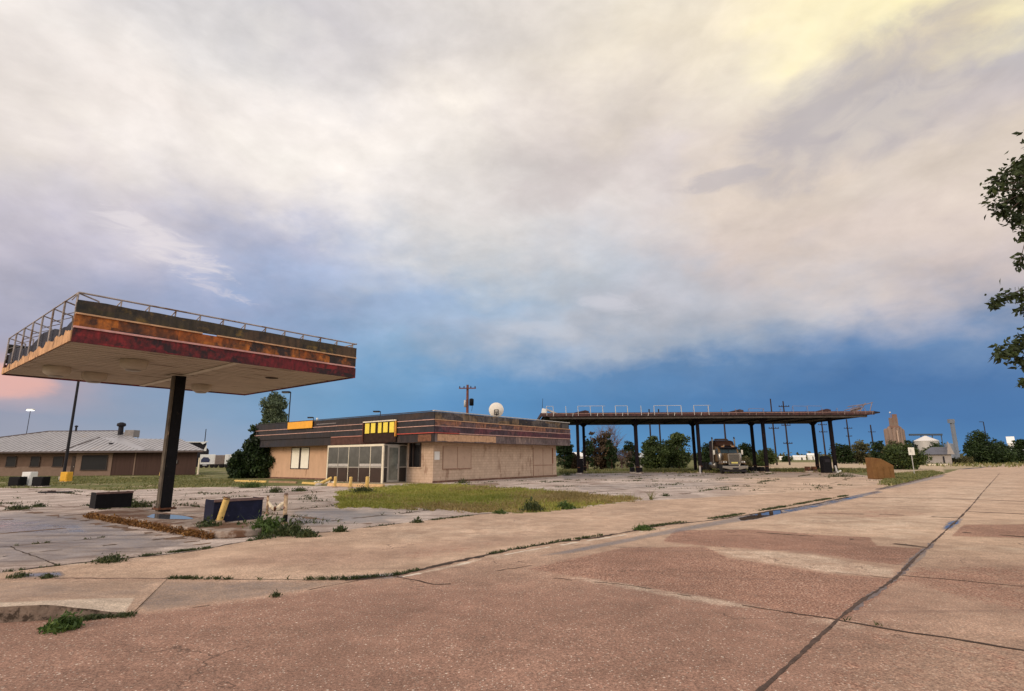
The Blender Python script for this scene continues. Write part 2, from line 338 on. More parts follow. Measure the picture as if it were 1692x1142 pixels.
def one(name, parent, m, *boxes, bevel=0):
    q = MB()
    for c, d in boxes: q.box(c, d, m)
    return q.build(name, parent, bevel=bevel)
def copy_thing(r, loc=None, rz=None, label=None):
    c = r.copy(); COL.objects.link(c)
    if loc is not None: c.location = loc
    if rz is not None: c.rotation_euler = (0, 0, rz)
    if label: c['label'] = label
    for ch in list(r.children):
        d = ch.copy(); COL.objects.link(d); d.parent = c
        for gch in list(ch.children):
            e = gch.copy(); COL.objects.link(e); e.parent = d
    return c
def np_mesh(name, V, F, mats, parent=None, smooth=False, attr=None, mi=None):
    me = bpy.data.meshes.new(name); V = np.asarray(V, dtype=np.float32); F = np.asarray(F, dtype=np.int32); k = F.shape[1]
    me.vertices.add(len(V)); me.vertices.foreach_set('co', V.ravel())
    me.loops.add(F.size); me.loops.foreach_set('vertex_index', F.ravel())
    me.polygons.add(len(F)); me.polygons.foreach_set('loop_start', np.arange(0, F.size, k, dtype=np.int32))
    me.polygons.foreach_set('loop_total', np.full(len(F), k, dtype=np.int32))
    for m in mats: me.materials.append(m)
    if mi is not None: me.polygons.foreach_set('material_index', np.asarray(mi, dtype=np.int32))
    me.polygons.foreach_set('use_smooth', np.full(len(F), smooth))
    me.update(calc_edges=True)
    if attr is not None:
        for an, A in attr.items():
            at_ = me.attributes.new(an, 'FLOAT_COLOR', 'POINT'); at_.data.foreach_set('color', np.asarray(A, dtype=np.float32).ravel())
    o = bpy.data.objects.new(name, me); COL.objects.link(o)
    if parent: o.parent = parent
    return o
# ------------------------------------------------------------------ ground sheet: road, driveway, parking lot, lawn, open ground
def sstep(x, a, b):
    t = np.clip((x - a) / (b - a), 0, 1); return t * t * (3 - 2 * t)
YS = 2.2
def poly_sd(PX, PY, poly):
    """signed distance (inside positive) to a ground polygon surveyed from the photograph"""
    n = len(poly); d = np.full(PX.shape, 1e9); ins = np.zeros(PX.shape, bool)
    for i in range(n):
        x0, y0 = poly[i]; x1, y1 = poly[(i + 1) % n]
        y0 *= YS; y1 *= YS
        ex, ey = x1 - x0, y1 - y0; wx, wy = PX - x0, PY * YS - y0
        t = np.clip((wx * ex + wy * ey) / (ex * ex + ey * ey + 1e-9), 0, 1)
        d = np.minimum(d, np.hypot(wx - t * ex, wy - t * ey))
        c = ((y0 > PY * YS) != (y1 > PY * YS)) & (PX < (x1 - x0) * (PY * YS - y0) / (y1 - y0 + 1e-12) + x0)
        ins ^= c
    return np.where(ins, d, -d)
def soft(PX, PY, poly, feather): return sstep(poly_sd(PX, PY, poly), -feather, feather)

P_GUTTER = [(-900, 990), (0, 955), (280, 955), (430, 957), (575, 957), (655, 950), (700, 940), (780, 922), (850, 908), (900, 899), (1000, 884), (1100, 868), (1200, 855), (1330, 835), (1400, 820), (1450, 808), (1530, 789), (1560, 783), (1590, 774), (1640, 770.5), (1700, 768.5)]
P_SEAM = [(-900, 1010), (-60, 954), (0, 947), (100, 935), (200, 925), (300, 914), (400, 896), (470, 884), (560, 878), (620, 870), (690, 862), (760, 853), (815, 848), (870, 846), (930, 842), (1050, 828)]
LOT = P_SEAM[:-1] + [(1050, 828), (1250, 818), (1400, 808), (1455, 800), (1470, 795), (1430, 786), (1400, 781), (1250, 779), (1100, 780.5), (935, 783), (918, 788), (715, 797), (540, 803), (430, 803.5), (300, 806), (180, 811), (110, 807), (0, 806), (-400, 806), (-900, 808)]
LAWN = [(558, 838), (557, 813), (640, 806), (700, 800), (760, 803), (850, 809), (950, 815), (1062, 826), (960, 838), (900, 846), (815, 848), (700, 841)]
ROAD = P_GUTTER + [(1760, 768), (2600, 768), (4000, 1500), (1692, 6000), (0, 6000), (-3000, 2500), (-2200, 1300)]
APRON = P_SEAM[:-1] + [(1050, 828), (1250, 818), (1400, 808), (1450, 800), (1470, 797), (1466, 803)] + P_GUTTER[::-1][5:]

def fan():
    nr, nc = 470, 760
    ys = 0.9 * (420 / 0.9) ** (np.arange(nr) / (nr - 1)); ts = np.linspace(-1.45, 1.45, nc)
    Y, T_ = np.meshgrid(ys, ts, indexing='ij'); X = T_ * (Y + 1.2)
    return nr, nc, X.ravel(), Y.ravel()
def masks(V):
    PX, PY = pxs(V); PY = np.where(V[:, 1] < .5, 3000, PY); PX = np.clip(PX, -4000, 6000); PY = np.clip(PY, 700, 4000)
    S = lambda p, f: soft(PX, PY, p, f)
    road = S(ROAD, 3); lot = S(LOT, 3); lawn = S(LAWN, 2)
    near = sstep(PY, 800, 1050)
    red = road * (.30 + .62 * sstep(PY, 860, 1000)) * (1 - .35 * sstep(PX, 1250, 1650) * sstep(PY, 800, 900))
    red = np.maximum(red, .34 * (1 - road) * (1 - lot))
    pale = np.zeros_like(red); wet = np.zeros_like(red); grey = lot * .85 * (1 - .65 * sstep(PX, 1080, 1300))
    for p, f, k in [([(1120, 876), (1200, 884), (1330, 886), (1480, 905), (1520, 912), (1500, 938), (1400, 925), (1280, 912), (1180, 905), (1090, 898)], 22, .95),
                    ([(900, 925), (1060, 900), (1150, 912), (1240, 940), (1400, 968), (1440, 975), (1385, 1010), (1200, 1000), (1040, 965)], 30, .9),
                    ([(1560, 915), (1692, 925), (1760, 935), (1700, 970), (1500, 950)], 30, .55),
                    ([(1620, 870), (1760, 872), (1760, 890), (1600, 888)], 20, .55)]:
        red = np.maximum(red, S(p, f) * k)
    for p, f, k in [([(1163, 904), (1337, 913), (1424, 929), (1480, 938), (1478, 957), (1364, 946), (1210, 920)], 10, .62),
                    ([(1180, 862), (1330, 848), (1540, 838), (1600, 850), (1520, 900), (1380, 880), (1200, 875)], 40, .55),
                    ([(1450, 812), (1640, 785), (1692, 780), (1692, 830), (1560, 850), (1400, 840)], 40, .5),
                    ([(1570, 898), (1760, 902), (1760, 922), (1560, 912)], 22, .5),
                    ([(1280, 1010), (1400, 1020), (1470, 1045), (1380, 1050), (1330, 1035)], 25, .5),
                    ([(-200, 1000), (60, 994), (150, 990), (222, 988), (205, 1014), (0, 1020), (-200, 1026)], 7, 1.5),
                    ([(60, 905), (98, 934), (70, 938), (30, 920)], 8, .6), ([(98, 935), (140, 926), (200, 924), (110, 937)], 5, .6),
                    ([(600, 850), (900, 850), (1050, 832), (1380, 812), (1440, 803), (1400, 820), (1200, 848), (1000, 875), (800, 905), (600, 905)], 60, .42),
                    ([(800, 918), (1060, 878), (1180, 862), (1070, 882), (820, 926)], 8, .5), ([(672, 950), (760, 930), (830, 916), (760, 936), (690, 950)], 5, .8)]:
        pale = np.maximum(pale, S(p, f) * k)
    for p, f in [([(-60, 957), (560, 959), (575, 962), (450, 984), (240, 1012), (205, 1014), (200, 1000), (-60, 1000)], 16)]:
        w = S(p, f); red = red * (1 - .55 * w); grey = np.maximum(grey, .25 * w); rough_cut = w
    w = S([(330, 925), (520, 885), (600, 900), (900, 870), (880, 900), (600, 945), (380, 945)], 60)
    red = np.maximum(red, w * .62)
    # long pale ridge along the broken joint in the road
    w = S([(870, 952), (960, 953), (1060, 965), (1140, 978), (1260, 1003), (1240, 1008), (1120, 992), (1040, 975), (960, 962)], 12); pale = np.maximum(pale, w * .62)
    w = S([(1270, 965), (1360, 962), (1380, 985), (1330, 998), (1260, 985)], 25); pale = np.maximum(pale, w * .45)
    for p, f, k in [([(-300, 835), (60, 842), (150, 850), (240, 876), (330, 892), (330, 905), (200, 922), (60, 935), (-300, 945)], 30, .50),
                    ([(0, 850), (140, 862), (160, 885), (90, 888), (-60, 880)], 22, .70),
                    ([(480, 872), (650, 866), (640, 845), (560, 838), (480, 842)], 20, .55),
                    ([(880, 920), (1060, 884), (1225, 852), (1290, 841), (1290, 851), (1200, 866), (1060, 892), (940, 916)], 7, .62),
                    ([(1218, 856), (1255, 848), (1292, 841), (1292, 849), (1250, 858), (1226, 861)], 3, .95),
                    ([(1292, 842), (1360, 829), (1450, 810), (1460, 813), (1380, 832), (1292, 850)], 3, .70),
                    ([(1440, 812), (1530, 790), (1560, 784), (1560, 788), (1480, 806)], 3, .6),
                    ([(1555, 876), (1566, 862), (1592, 856), (1586, 866), (1570, 876)], 4, .72),
                    ([(1500, 935), (1520, 918), (1535, 905), (1530, 920), (1505, 940)], 3, .5),
                    ([(745, 806), (765, 800), (822, 798.5), (826, 801), (790, 806)], 2.2, 1.25),
                    ([(20, 948), (100, 945), (110, 953), (40, 956)], 8, .85), ([(100, 958), (560, 959), (575, 962), (450, 984), (240, 1012), (225, 1000), (270, 960)], 12, .46), ([(-60, 960), (270, 960), (225, 985), (60, 992), (-60, 998)], 12, .36), ([(440, 872), (700, 858), (640, 840), (560, 845), (450, 850)], 20, .5),
                    ([(680, 895), (560, 915), (640, 925), (700, 915)], 60, .2),
                    ([(700, 830), (780, 846), (820, 846), (760, 838)], 14, .3),
                    ([(925, 782), (1450, 780), (1440, 789), (930, 793)], 4, .44), ([(940, 800), (1180, 795), (1250, 802), (960, 812)], 8, .40),  # first polygon darkens the paving as painted shade beneath the truck canopy
                    ([(650, 946), (560, 952), (600, 958), (680, 954)], 6, .7)]:
        wet = np.maximum(wet, S(p, f) * k)
    sand = S([(1180, 764), (1440, 764), (1560, 770), (1560, 781), (1470, 783), (1440, 779), (1180, 777)], 3)
    sand = np.maximum(sand, .75 * S([(1560, 766), (1700, 765), (1700, 772), (1560, 776)], 3))
    sand = np.maximum(sand, .6 * S([(540, 798), (760, 795), (920, 788), (935, 791), (800, 803), (680, 808), (540, 812)], 4))
    rough = np.zeros_like(red)
    for p, f, k in [([(1116, 877), (1243, 875), (1364, 884), (1437, 887), (1450, 902), (1530, 906), (1484, 934), (1424, 927), (1337, 911), (1163, 902), (1096, 894)], 10, 1.0),
                    ([(869, 941), (1030, 904), (1163, 902), (1203, 921), (1364, 947), (1490, 957), (1397, 1026), (1330, 1018), (1230, 994), (1096, 977), (1030, 964), (936, 951)], 14, .9),
                    ([(1592, 867), (1760, 865), (1760, 892), (1572, 886)], 8, .85), ([(1505, 930), (1760, 928), (1760, 1040), (1640, 1010), (1470, 962)], 40, .62),
                    ([(1480, 1040), (1760, 1075), (1760, 1200), (1300, 1200), (1405, 1035)], 40, .5), ([(1300, 845), (1500, 838), (1560, 852), (1420, 860)], 12, .5), ([(640, 905), (900, 878), (880, 900), (660, 940)], 40, .5)]:
        rough = np.maximum(rough, S(p, f) * k)
    A = np.stack([red, pale, wet, rough], 1); B = np.stack([grey, sand, lawn, np.ones_like(red)], 1)
    return PX, PY, A, B

def pavement_mat():
    m = bpy.data.materials.new('weathered_concrete'); m.use_nodes = True; t = m.node_tree; lk = t.links
    for n in list(t.nodes): t.nodes.remove(n)
    out = nd(t, 'ShaderNodeOutputMaterial'); b = nd(t, 'ShaderNodeBsdfPrincipled'); lk.new(b.outputs[0], out.inputs[0])
    tc = nd(t, 'ShaderNodeTexCoord'); co = tc.outputs['Object']
    def noise(s, d=6, r=.6, st=None, dist=0):
        n = nd(t, 'ShaderNodeTexNoise'); n.inputs['Scale'].default_value = s; n.inputs['Detail'].default_value = d; n.inputs['Roughness'].default_value = r; n.inputs['Distortion'].default_value = dist
        if st:
            mp = nd(t, 'ShaderNodeMapping'); lk.new(co, mp.inputs[0]); mp.inputs['Rotation'].default_value = (0, 0, radians(-46)); mp.inputs['Scale'].default_value = st; lk.new(mp.outputs[0], n.inputs[0])
        else: lk.new(co, n.inputs['Vector'])
        return n.outputs['Fac']
    def rng(x, a, c, lo=0, hi=1, sm=True):
        r = nd(t, 'ShaderNodeMapRange'); 
        if sm: r.interpolation_type = 'SMOOTHSTEP'
        lk.new(x, r.inputs[0])
        for i, v in enumerate((a, c, lo, hi)): r.inputs[i + 1].default_value = v
        return r.outputs[0]
    def mix(f, a, c):
        x = nd(t, 'ShaderNodeMix', data_type='RGBA')
        for s, v in ((0, f), (6, a), (7, c)):
            if hasattr(v, 'links'): lk.new(v, x.inputs[s])
            else: x.inputs[s].default_value = v if s == 0 else (*v, 1)
        return x.outputs[2]
    def scale(cv, k):
        v = nd(t, 'ShaderNodeVectorMath', operation='SCALE'); lk.new(cv, v.inputs[0]); lk.new(k, v.inputs[3]); return v.outputs[0]
    a1 = nd(t, 'ShaderNodeAttribute', attribute_name='wear'); a2 = nd(t, 'ShaderNodeAttribute', attribute_name='kindmap')
    s1 = nd(t, 'ShaderNodeSeparateColor'); lk.new(a1.outputs['Color'], s1.inputs[0]); s2 = nd(t, 'ShaderNodeSeparateColor'); lk.new(a2.outputs['Color'], s2.inputs[0])
    red, pale, wet = s1.outputs; grey, sand, lawn = s2.outputs
    nL = noise(.35, 6, .6); nM = noise(1.6, 8, .65, None, .4); nS = noise(9, 8, .7); nStreak = noise(.9, 7, .6, (.35, 3.2, 1)); nF = noise(85, 3, .6); nG = noise(38, 3, .6)
    def brk(m_, n_, k=.55, a=.38, c=.62): return rng(mth(t, 'ADD', m_, mth(t, 'MULTIPLY', mth(t, 'SUBTRACT', n_, .5), k)), a, c)
    base = mix(rng(nM, .3, .7), (.42, .285, .195), (.58, .415, .29))
    base = mix(brk(grey, nL, .3, .2, .8), base, (.50, .405, .345))
    r_m = rng(mth(t, 'ADD', mth(t, 'ADD', red, mth(t, 'MULTIPLY', mth(t, 'SUBTRACT', nM, .5), .55)), mth(t, 'MULTIPLY', mth(t, 'SUBTRACT', nS, .5), .35)), .15, .95, 0, 1, False)
    base = mix(r_m, base, mix(rng(nM, .3, .7), (.235, .125, .088), (.305, .175, .123)))
    pk = mth(t, 'ADD', mth(t, 'ADD', pale, mth(t, 'MULTIPLY', mth(t, 'SUBTRACT', nM, .5), 1.0)), mth(t, 'MULTIPLY', mth(t, 'SUBTRACT', nS, .5), .8))
    base = mix(mth(t, 'MULTIPLY', rng(pk, .3, 1.0), .72), base, (.62, .50, .375))
    ro_k = rng(mth(t, 'ADD', mth(t, 'ADD', mth(t, 'ADD', a1.outputs['Alpha'], mth(t, 'MULTIPLY', mth(t, 'SUBTRACT', nL, .5), .5)), mth(t, 'MULTIPLY', mth(t, 'SUBTRACT', nM, .5), .5)), mth(t, 'MULTIPLY', mth(t, 'SUBTRACT', nS, .5), .8)), .40, .64)
    base = mix(mth(t, 'MULTIPLY', ro_k, .85), base, mix(rng(nG, .35, .65), (.20, .095, .062), (.37, .21, .145)))
    # exposed aggregate: pale and dark stones
    st = nd(t, 'ShaderNodeTexVoronoi'); st.inputs['Scale'].default_value = 55; lk.new(co, st.inputs['Vector'])
    sc = nd(t, 'ShaderNodeSeparateColor'); lk.new(st.outputs['Color'], sc.inputs[0])
    agg = mth(t, 'MULTIPLY', rng(sc.outputs[0], .86, .95), rng(st.outputs['Distance'], .5, .3))
    st2 = nd(t, 'ShaderNodeTexVoronoi'); st2.inputs['Scale'].default_value = 19; lk.new(co, st2.inputs['Vector'])
    sc2 = nd(t, 'ShaderNodeSeparateColor'); lk.new(st2.outputs['Color'], sc2.inputs[0])
    agg2 = mth(t, 'MULTIPLY', rng(sc2.outputs[1], .95, .97), rng(st2.outputs['Distance'], .26, .16))
    ag = mth(t, 'MULTIPLY', mth(t, 'MAXIMUM', agg, agg2), mth(t, 'MULTIPLY_ADD', r_m, .55, .12))
    base = mix(ag, base, (.72, .60, .48))
    base = scale(base, rng(nF, .25, .75, .48, 1.66, False)); base = scale(base, rng(nG, .3, .7, .66, 1.32, False))
    base = scale(base, rng(nStreak, .3, .7, .95, 1.05, False)); base = scale(base, rng(noise(4.5, 9, .72), .3, .7, .80, 1.16, False)); base = scale(base, rng(nL, .3, .7, .80, 1.16, False)); base = scale(base, rng(noise(1.0, 7, .7), .34, .66, .86, 1.13, False))
    # hairline cracks, broken up, with shapes of their own
    wn = nd(t, 'ShaderNodeTexNoise'); wn.inputs['Scale'].default_value = 2.2; wn.inputs['Detail'].default_value = 5; lk.new(co, wn.inputs['Vector'])
    wv_ = nd(t, 'ShaderNodeVectorMath', operation='SCALE'); lk.new(wn.outputs['Color'], wv_.inputs[0]); wv_.inputs[3].default_value = .9
    wa = nd(t, 'ShaderNodeVectorMath', operation='ADD'); lk.new(co, wa.inputs[0]); lk.new(wv_.outputs[0], wa.inputs[1])
    ve = nd(t, 'ShaderNodeTexVoronoi', feature='DISTANCE_TO_EDGE'); ve.inputs['Scale'].default_value = .42; lk.new(wa.outputs[0], ve.inputs['Vector'])
    ck = mth(t, 'MULTIPLY', rng(ve.outputs['Distance'], .007, .002), rng(noise(.5, 4, .6), .50, .60))
    base = mix(mth(t, 'MULTIPLY', ck, .75), base, (.09, .055, .04))
    # tyre darkening and oil drips along the lanes
    base = mix(rng(noise(1.1, 6, .6, (.12, 2.2, 1)), .60, .72, 0, .35), base, (.16, .10, .078))
    base = mix(rng(noise(7, 4, .6), .74, .80, 0, .55), base, (.07, .05, .04))
    # stains: dark oil and rust spots with shapes of their own
    base = mix(rng(noise(2.6, 8, .7, None, .6), .66, .74, 0, .4), base, (.15, .10, .08))
    base = mix(mth(t, 'MULTIPLY', grey, rng(noise(.8, 9, .68, (.5, 2.6, 1), .5), .47, .62, 0, .85)), base, (.17, .115, .09))
    base = mix(mth(t, 'MULTIPLY', grey, rng(noise(.22, 9, .66, (2.2, .7, 1), .3), .46, .64, 0, .75)), base, (.25, .175, .14))
    wv = mth(t, 'ADD', wet, mth(t, 'MULTIPLY', mth(t, 'SUBTRACT', nM, .5), .55)); damp_shade = rng(wv, .22, .6); pud = rng(wv, .62, .78)  # besides real damp, this mask carries the painted shade under the truck canopy
    base = scale(base, mth(t, 'MULTIPLY_ADD', damp_shade, -.45, 1.0)); base = scale(base, mth(t, 'MULTIPLY_ADD', pud, -.55, 1.0))
    lk.new(base, b.inputs['Base Color']); lk.new(mth(t, 'MULTIPLY_ADD', damp_shade, .3, .2, clamp=True), b.inputs['Specular IOR Level'])
    ro = mth(t, 'SUBTRACT', rng(nS, .3, .7, .78, .95), mth(t, 'MULTIPLY', damp_shade, .50)); ro = mth(t, 'MULTIPLY', ro, mth(t, 'MULTIPLY_ADD', pud, -.93, 1.0))
    lk.new(ro, b.inputs['Roughness'])
    h = mth(t, 'ADD', mth(t, 'MULTIPLY', nF, .35), mth(t, 'ADD', mth(t, 'MULTIPLY', nG, .5), mth(t, 'MULTIPLY', nS, .8)))
    bp = nd(t, 'ShaderNodeBump'); bp.inputs['Distance'].default_value = .012
    lk.new(mth(t, 'MULTIPLY', mth(t, 'SUBTRACT', 1.0, pud), mth(t, 'MULTIPLY_ADD', ro_k, .4, .6)), bp.inputs['Strength']); lk.new(h, bp.inputs['Height']); lk.new(bp.outputs[0], b.inputs['Normal'])
    return m
PAVE = pavement_mat()
def earth_mat():
    m = bpy.data.materials.new('grassy_earth'); m.use_nodes = True; t = m.node_tree; lk = t.links; b = t.nodes['Principled BSDF']; b.inputs['Roughness'].default_value = .95
    b.inputs['Specular IOR Level'].default_value = .15
    tc = nd(t, 'ShaderNodeTexCoord'); co = tc.outputs['Object']
    def noise(s, d=8, r=.65):
        n = nd(t, 'ShaderNodeTexNoise'); n.inputs['Scale'].default_value = s; n.inputs['Detail'].default_value = d; n.inputs['Roughness'].default_value = r; lk.new(co, n.inputs['Vector']); return n.outputs['Fac']
    a2 = nd(t, 'ShaderNodeAttribute', attribute_name='kindmap'); s2 = nd(t, 'ShaderNodeSeparateColor'); lk.new(a2.outputs['Color'], s2.inputs[0])
    def mix(f, a, c):
        x = nd(t, 'ShaderNodeMix', data_type='RGBA'); 
        for s, v in ((0, f), (6, a), (7, c)):
            if hasattr(v, 'links'): lk.new(v, x.inputs[s])
            else: x.inputs[s].default_value = v if s == 0 else (*v, 1)
        return x.outputs[2]
    def rng(x, a, c, lo=0, hi=1):
        r = nd(t, 'ShaderNodeMapRange'); lk.new(x, r.inputs[0])
        for i, v in enumerate((a, c, lo, hi)): r.inputs[i + 1].default_value = v
        return r.outputs[0]
    n1 = noise(.25); n2 = noise(1.5); n3 = noise(12)
    green = mix(rng(n2, .35, .65), (.115, .125, .035), (.20, .17, .065)); green = mix(rng(n1, .52, .60), green, (.33, .25, .15)); green = mix(rng(noise(.6), .5, .62, 0, .8), green, (.06, .075, .02))
    green = mix(rng(n3, .3, .7, 0, .35), green, (.07, .09, .02))
    c = mix(s2.outputs[1], green, mix(rng(n2, .3, .7), (.52, .40, .27), (.40, .29, .19)))
    c = mix(s2.outputs[2], c, mix(rng(n1, .4, .65), (.20, .22, .03), (.33, .22, .09)))
    lk.new(c, b.inputs['Base Color'])
    bp = nd(t, 'ShaderNodeBump'); bp.inputs['Strength'].default_value = .8; bp.inputs['Distance'].default_value = .05; lk.new(n3, bp.inputs['Height']); lk.new(bp.outputs[0], b.inputs['Normal'])
    return m
EARTH = earth_mat()

nr, nc, GX, GY = fan(); GV = np.stack([GX, GY, np.zeros_like(GX)], 1)
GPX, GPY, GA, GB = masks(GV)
GV[:, 2] = 0.008 * np.sin(GX * .9 + 1.3) * np.cos(GY * .7)
idx = np.arange(nr * nc).reshape(nr, nc)
GF = np.stack([idx[:-1, :-1], idx[:-1, 1:], idx[1:, 1:], idx[1:, :-1]], -1).reshape(-1, 4)
CP = np.stack([GV[GF, 0].mean(1), GV[GF, 1].mean(1), np.zeros(len(GF))], 1); fx, fy = pxs(CP)
fx = np.clip(fx, -6000, 8000); fy = np.where(CP[:, 1] < 1.0, 6000, np.clip(fy, 700, 6000))
in_lawn = poly_sd(fx, fy, LAWN) + 3.2 * np.sin(CP[:, 0] * 3.1 + 2 * np.sin(CP[:, 1] * 2.3)) + 2.4 * np.sin(CP[:, 0] * 11 + CP[:, 1] * 5) > 0
in_road = (poly_sd(fx, fy, ROAD) > 0) | (CP[:, 1] < 2.0)
in_road &= ((CP[:, 0] - 1.77) * .724 - (CP[:, 1] - 4.35) * .69) < 5.7
off_right = ((CP[:, 0] - 1.77) * .724 - (CP[:, 1] - 4.35) * .69) >= 5.7
in_lot = (poly_sd(fx, fy, LOT) > 0) & ~in_lawn & ~in_road
in_apron = (poly_sd(fx, fy, APRON) > 0) & ~in_lawn & ~in_road & ~in_lot
rest = ~(in_lawn | in_road | in_lot | in_apron)
def sub(name, sel, m, z=0):
    F = GF[sel]; u, inv = np.unique(F, return_inverse=True)
    V = GV[u].copy(); V[:, 2] += z
    o = np_mesh(name, V, inv.reshape(F.shape), [m], smooth=True, attr={'wear': GA[u], 'kindmap': GB[u]})
    return tag(o, kind='structure')
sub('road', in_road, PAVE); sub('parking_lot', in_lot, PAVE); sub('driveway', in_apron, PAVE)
sub('lawn', in_lawn, EARTH); sub('ground', rest, EARTH)
q = MB(); q.add([(-9000, -3000, -.15), (9000, -3000, -.15), (9000, 9000, -.15), (-9000, 9000, -.15)], [(0, 1, 2, 3)], EARTH)
tag(q.build('terrain'), kind='structure')

# raised slab of old sidewalk at the left front, sloping to nothing where the driveway starts
def slab():
    f0, f1 = g(-700, 1072), g(216, 1016); b0, b1 = g(-700, 950), g(276, 957)
    n, k = 140, 50; V = []
    for j in range(k):
        v = j / (k - 1)
        for i in range(n):
            u = i / (n - 1); a = f0.lerp(f1, u); c = b0.lerp(b1, u)
            w = 0.013 * sin(u * 61) * (1 - v) * cos(u * 23)
            p = a.lerp(c, v); V.append((p.x + w, p.y + w, .006 + .15 * min(1, (1 - u) * 5 + .06) * (1 - v) ** 1.3))
    V = np.array(V); F = [(j * n + i, j * n + i + 1, (j + 1) * n + i + 1, (j + 1) * n + i) for j in range(k - 1) for i in range(n - 1)]
    _, _, A, B = masks(V); 
    m0 = len(V); skirt = V[:n].copy(); skirt[:, 2] = -.01; skirt[:, 1] -= .004
    V = np.vstack([V, skirt]); A = np.vstack([A, A[:n] * [.5, 0, .3, 1]]); B = np.vstack([B, B[:n]])
    KF = mat('kerb_face', (.20, .145, .11), .95, var=.35, scale=6, dirt=(.05, .035, .025), dthr=.52, dscale=7, bump=.8)
    V2 = np.vstack([V[:n] - [0, .002, 0], skirt - [0, .002, 0]]); tag(np_mesh('sidewalk', V2, [(n + i, n + i + 1, i + 1, i) for i in range(n - 1)], [KF]), kind='structure')
    tag(np_mesh('sidewalk', V, F, [PAVE], attr={'wear': A, 'kindmap': B}), kind='structure')
slab()

# ------------------------------------------------------------------ joints, cracks
CRACK = mat('crack_soil', (.055, .035, .025), .95, var=.4, scale=8)
CRACKL = mat('crack_lot', (.10, .065, .045), .95, var=.5, scale=3); CRACKW = mat('crack_soil_strip', (.17, .105, .07), .95, var=.55, scale=1.5)
LIP = mat('broken_lip', (.62, .53, .42), .9, var=.2, scale=9)
def ribbon(q, pts, w, m, step=.07, jit=.5, gaps=0.0, z=.012, world=False, wob=.02, seed=0, smooth=True):
    if smooth and not world and len(pts) > 3:   # round the corners
        P = [np.array(p, float) for p in pts]; o = [P[0]]
        for i in range(len(P) - 1):
            a, b_, c, d = P[max(i - 1, 0)], P[i], P[i + 1], P[min(i + 2, len(P) - 1)]
            for t in (.25, .5, .75, 1.0): o.append(.5 * ((2 * b_) + (-a + c) * t + (2 * a - 5 * b_ + 4 * c - d) * t * t + (-a + 3 * b_ - 3 * c + d) * t ** 3))
        pts = [tuple(x) for x in o]
    rnd = random.Random(seed + int(abs(pts[0][0]) * 7)); W = [p if world else g(*p) for p in pts]; W = [Vector((p[0], p[1], 0)) for p in W]
    L_, R_ = [], []
    run = []; 
    def flush():
        if len(run) > 1:
            vs = []; 
            for a, b_ in run: vs += [a, b_]
            q.add(vs, [(2 * i, 2 * i + 1, 2 * i + 3, 2 * i + 2) for i in range(len(run) - 1)], m)
        run.clear()
    o = 0; gl = 0; ww = w
    for i in range(len(W) - 1):
        a, b_ = W[i], W[i + 1]; d = b_ - a; ln = d.length
        if ln < 1e-4: continue
        nrm_ = Vector((-d.y, d.x, 0)).normalized(); st = max(step, .006 * a.y); k = max(1, int(ln / st)); k = min(k, 400)
        for j in range(k + (i == len(W) - 2)):
            p = a.lerp(b_, j / k); o = .85 * o + rnd.gauss(0, wob * .5); ww = .6 * ww + .4 * w * (1 + rnd.uniform(-jit, jit) * 1.6)
            if gl > 0: gl -= 1; flush(); continue
            if rnd.random() < gaps * .15: gl = rnd.randint(2, 9)
            c = p + nrm_ * o; c.z = z + .008 * sin(c.x * .9 + 1.3) * cos(c.y * .7) - .008
            run.append((c - nrm_ * ww / 2, c + nrm_ * ww / 2))
    flush()
jq = MB()
CJ = [(1130, 1260), (1255, 1142), (1330, 1074), (1395, 1015), (1440, 982), (1480, 955), (1515, 920), (1560, 880), (1600, 842), (1625, 812), (1652, 782)]
ribbon(jq, CJ, .034, mat('joint_soil', (.085, .055, .042), .95, var=.55, scale=5), wob=.004, jit=.9); ribbon(jq, [(1405, 1008), (1470, 963), (1540, 898)], .07, mat('joint_tar', (.16, .12, .11), .6, var=.4, scale=9), jit=.8, z=.009)
ribbon(jq, [(1300, 1012), (1340, 1018), (1395, 1028), (1480, 1043), (1600, 1060), (1760, 1088)], .036, CRACK, gaps=.15)
ribbon(jq, [(1410, 1024), (1480, 1037), (1600, 1053), (1692, 1065)], .05, LIP, gaps=.8, z=.007)
ribbon(jq, [(1490, 951), (1560, 957), (1692, 970)], .02, CRACKL, gaps=.6); ribbon(jq, [(1380, 946), (1430, 951), (1495, 958)], .02, CRACKL, gaps=.2)
for p in ([(1425, 822), (1500, 823), (1612, 826), (1700, 829)], [(1520, 806), (1600, 807), (1692, 808)], [(1560, 794), (1692, 795)], [(1350, 848), (1460, 850), (1585, 856)], [(1600, 846), (1700, 850)], [(1250, 880), (1380, 888), (1535, 905)], [(1590, 880), (1700, 888)]):
    ribbon(jq, p, .11, CRACKL, gaps=.3, jit=.8)
ribbon(jq, [(915, 956), (1040, 969), (1130, 984), (1250, 1006), (1300, 1014)], .022, CRACKL, gaps=.9, wob=.03)
ribbon(jq, [(570, 958), (655, 951), (700, 941), (780, 923), (850, 909), (900, 900), (1000, 885), (1100, 869), (1200, 856), (1330, 836), (1400, 821)], .10, CRACK, wob=.035, jit=.8)
ribbon(jq, [(665, 953), (700, 946), (780, 928), (850, 914), (900, 905), (1000, 889), (1100, 873)], .07, LIP, gaps=.8, z=.009, jit=.6)
ribbon(jq, [(655, 953), (690, 960), (715, 966), (745, 966)], .03, CRACK, wob=.03)
ribbon(jq, [(820, 945), (850, 940), (880, 936)], .02, CRACKL, gaps=.3)
ribbon(jq, P_SEAM[1:-2], .07, CRACK, wob=.03, jit=.8, gaps=.15)
ribbon(jq, [(90, 957), (280, 956), (430, 957), (575, 957)], .022, CRACK, wob=.02, gaps=.25)
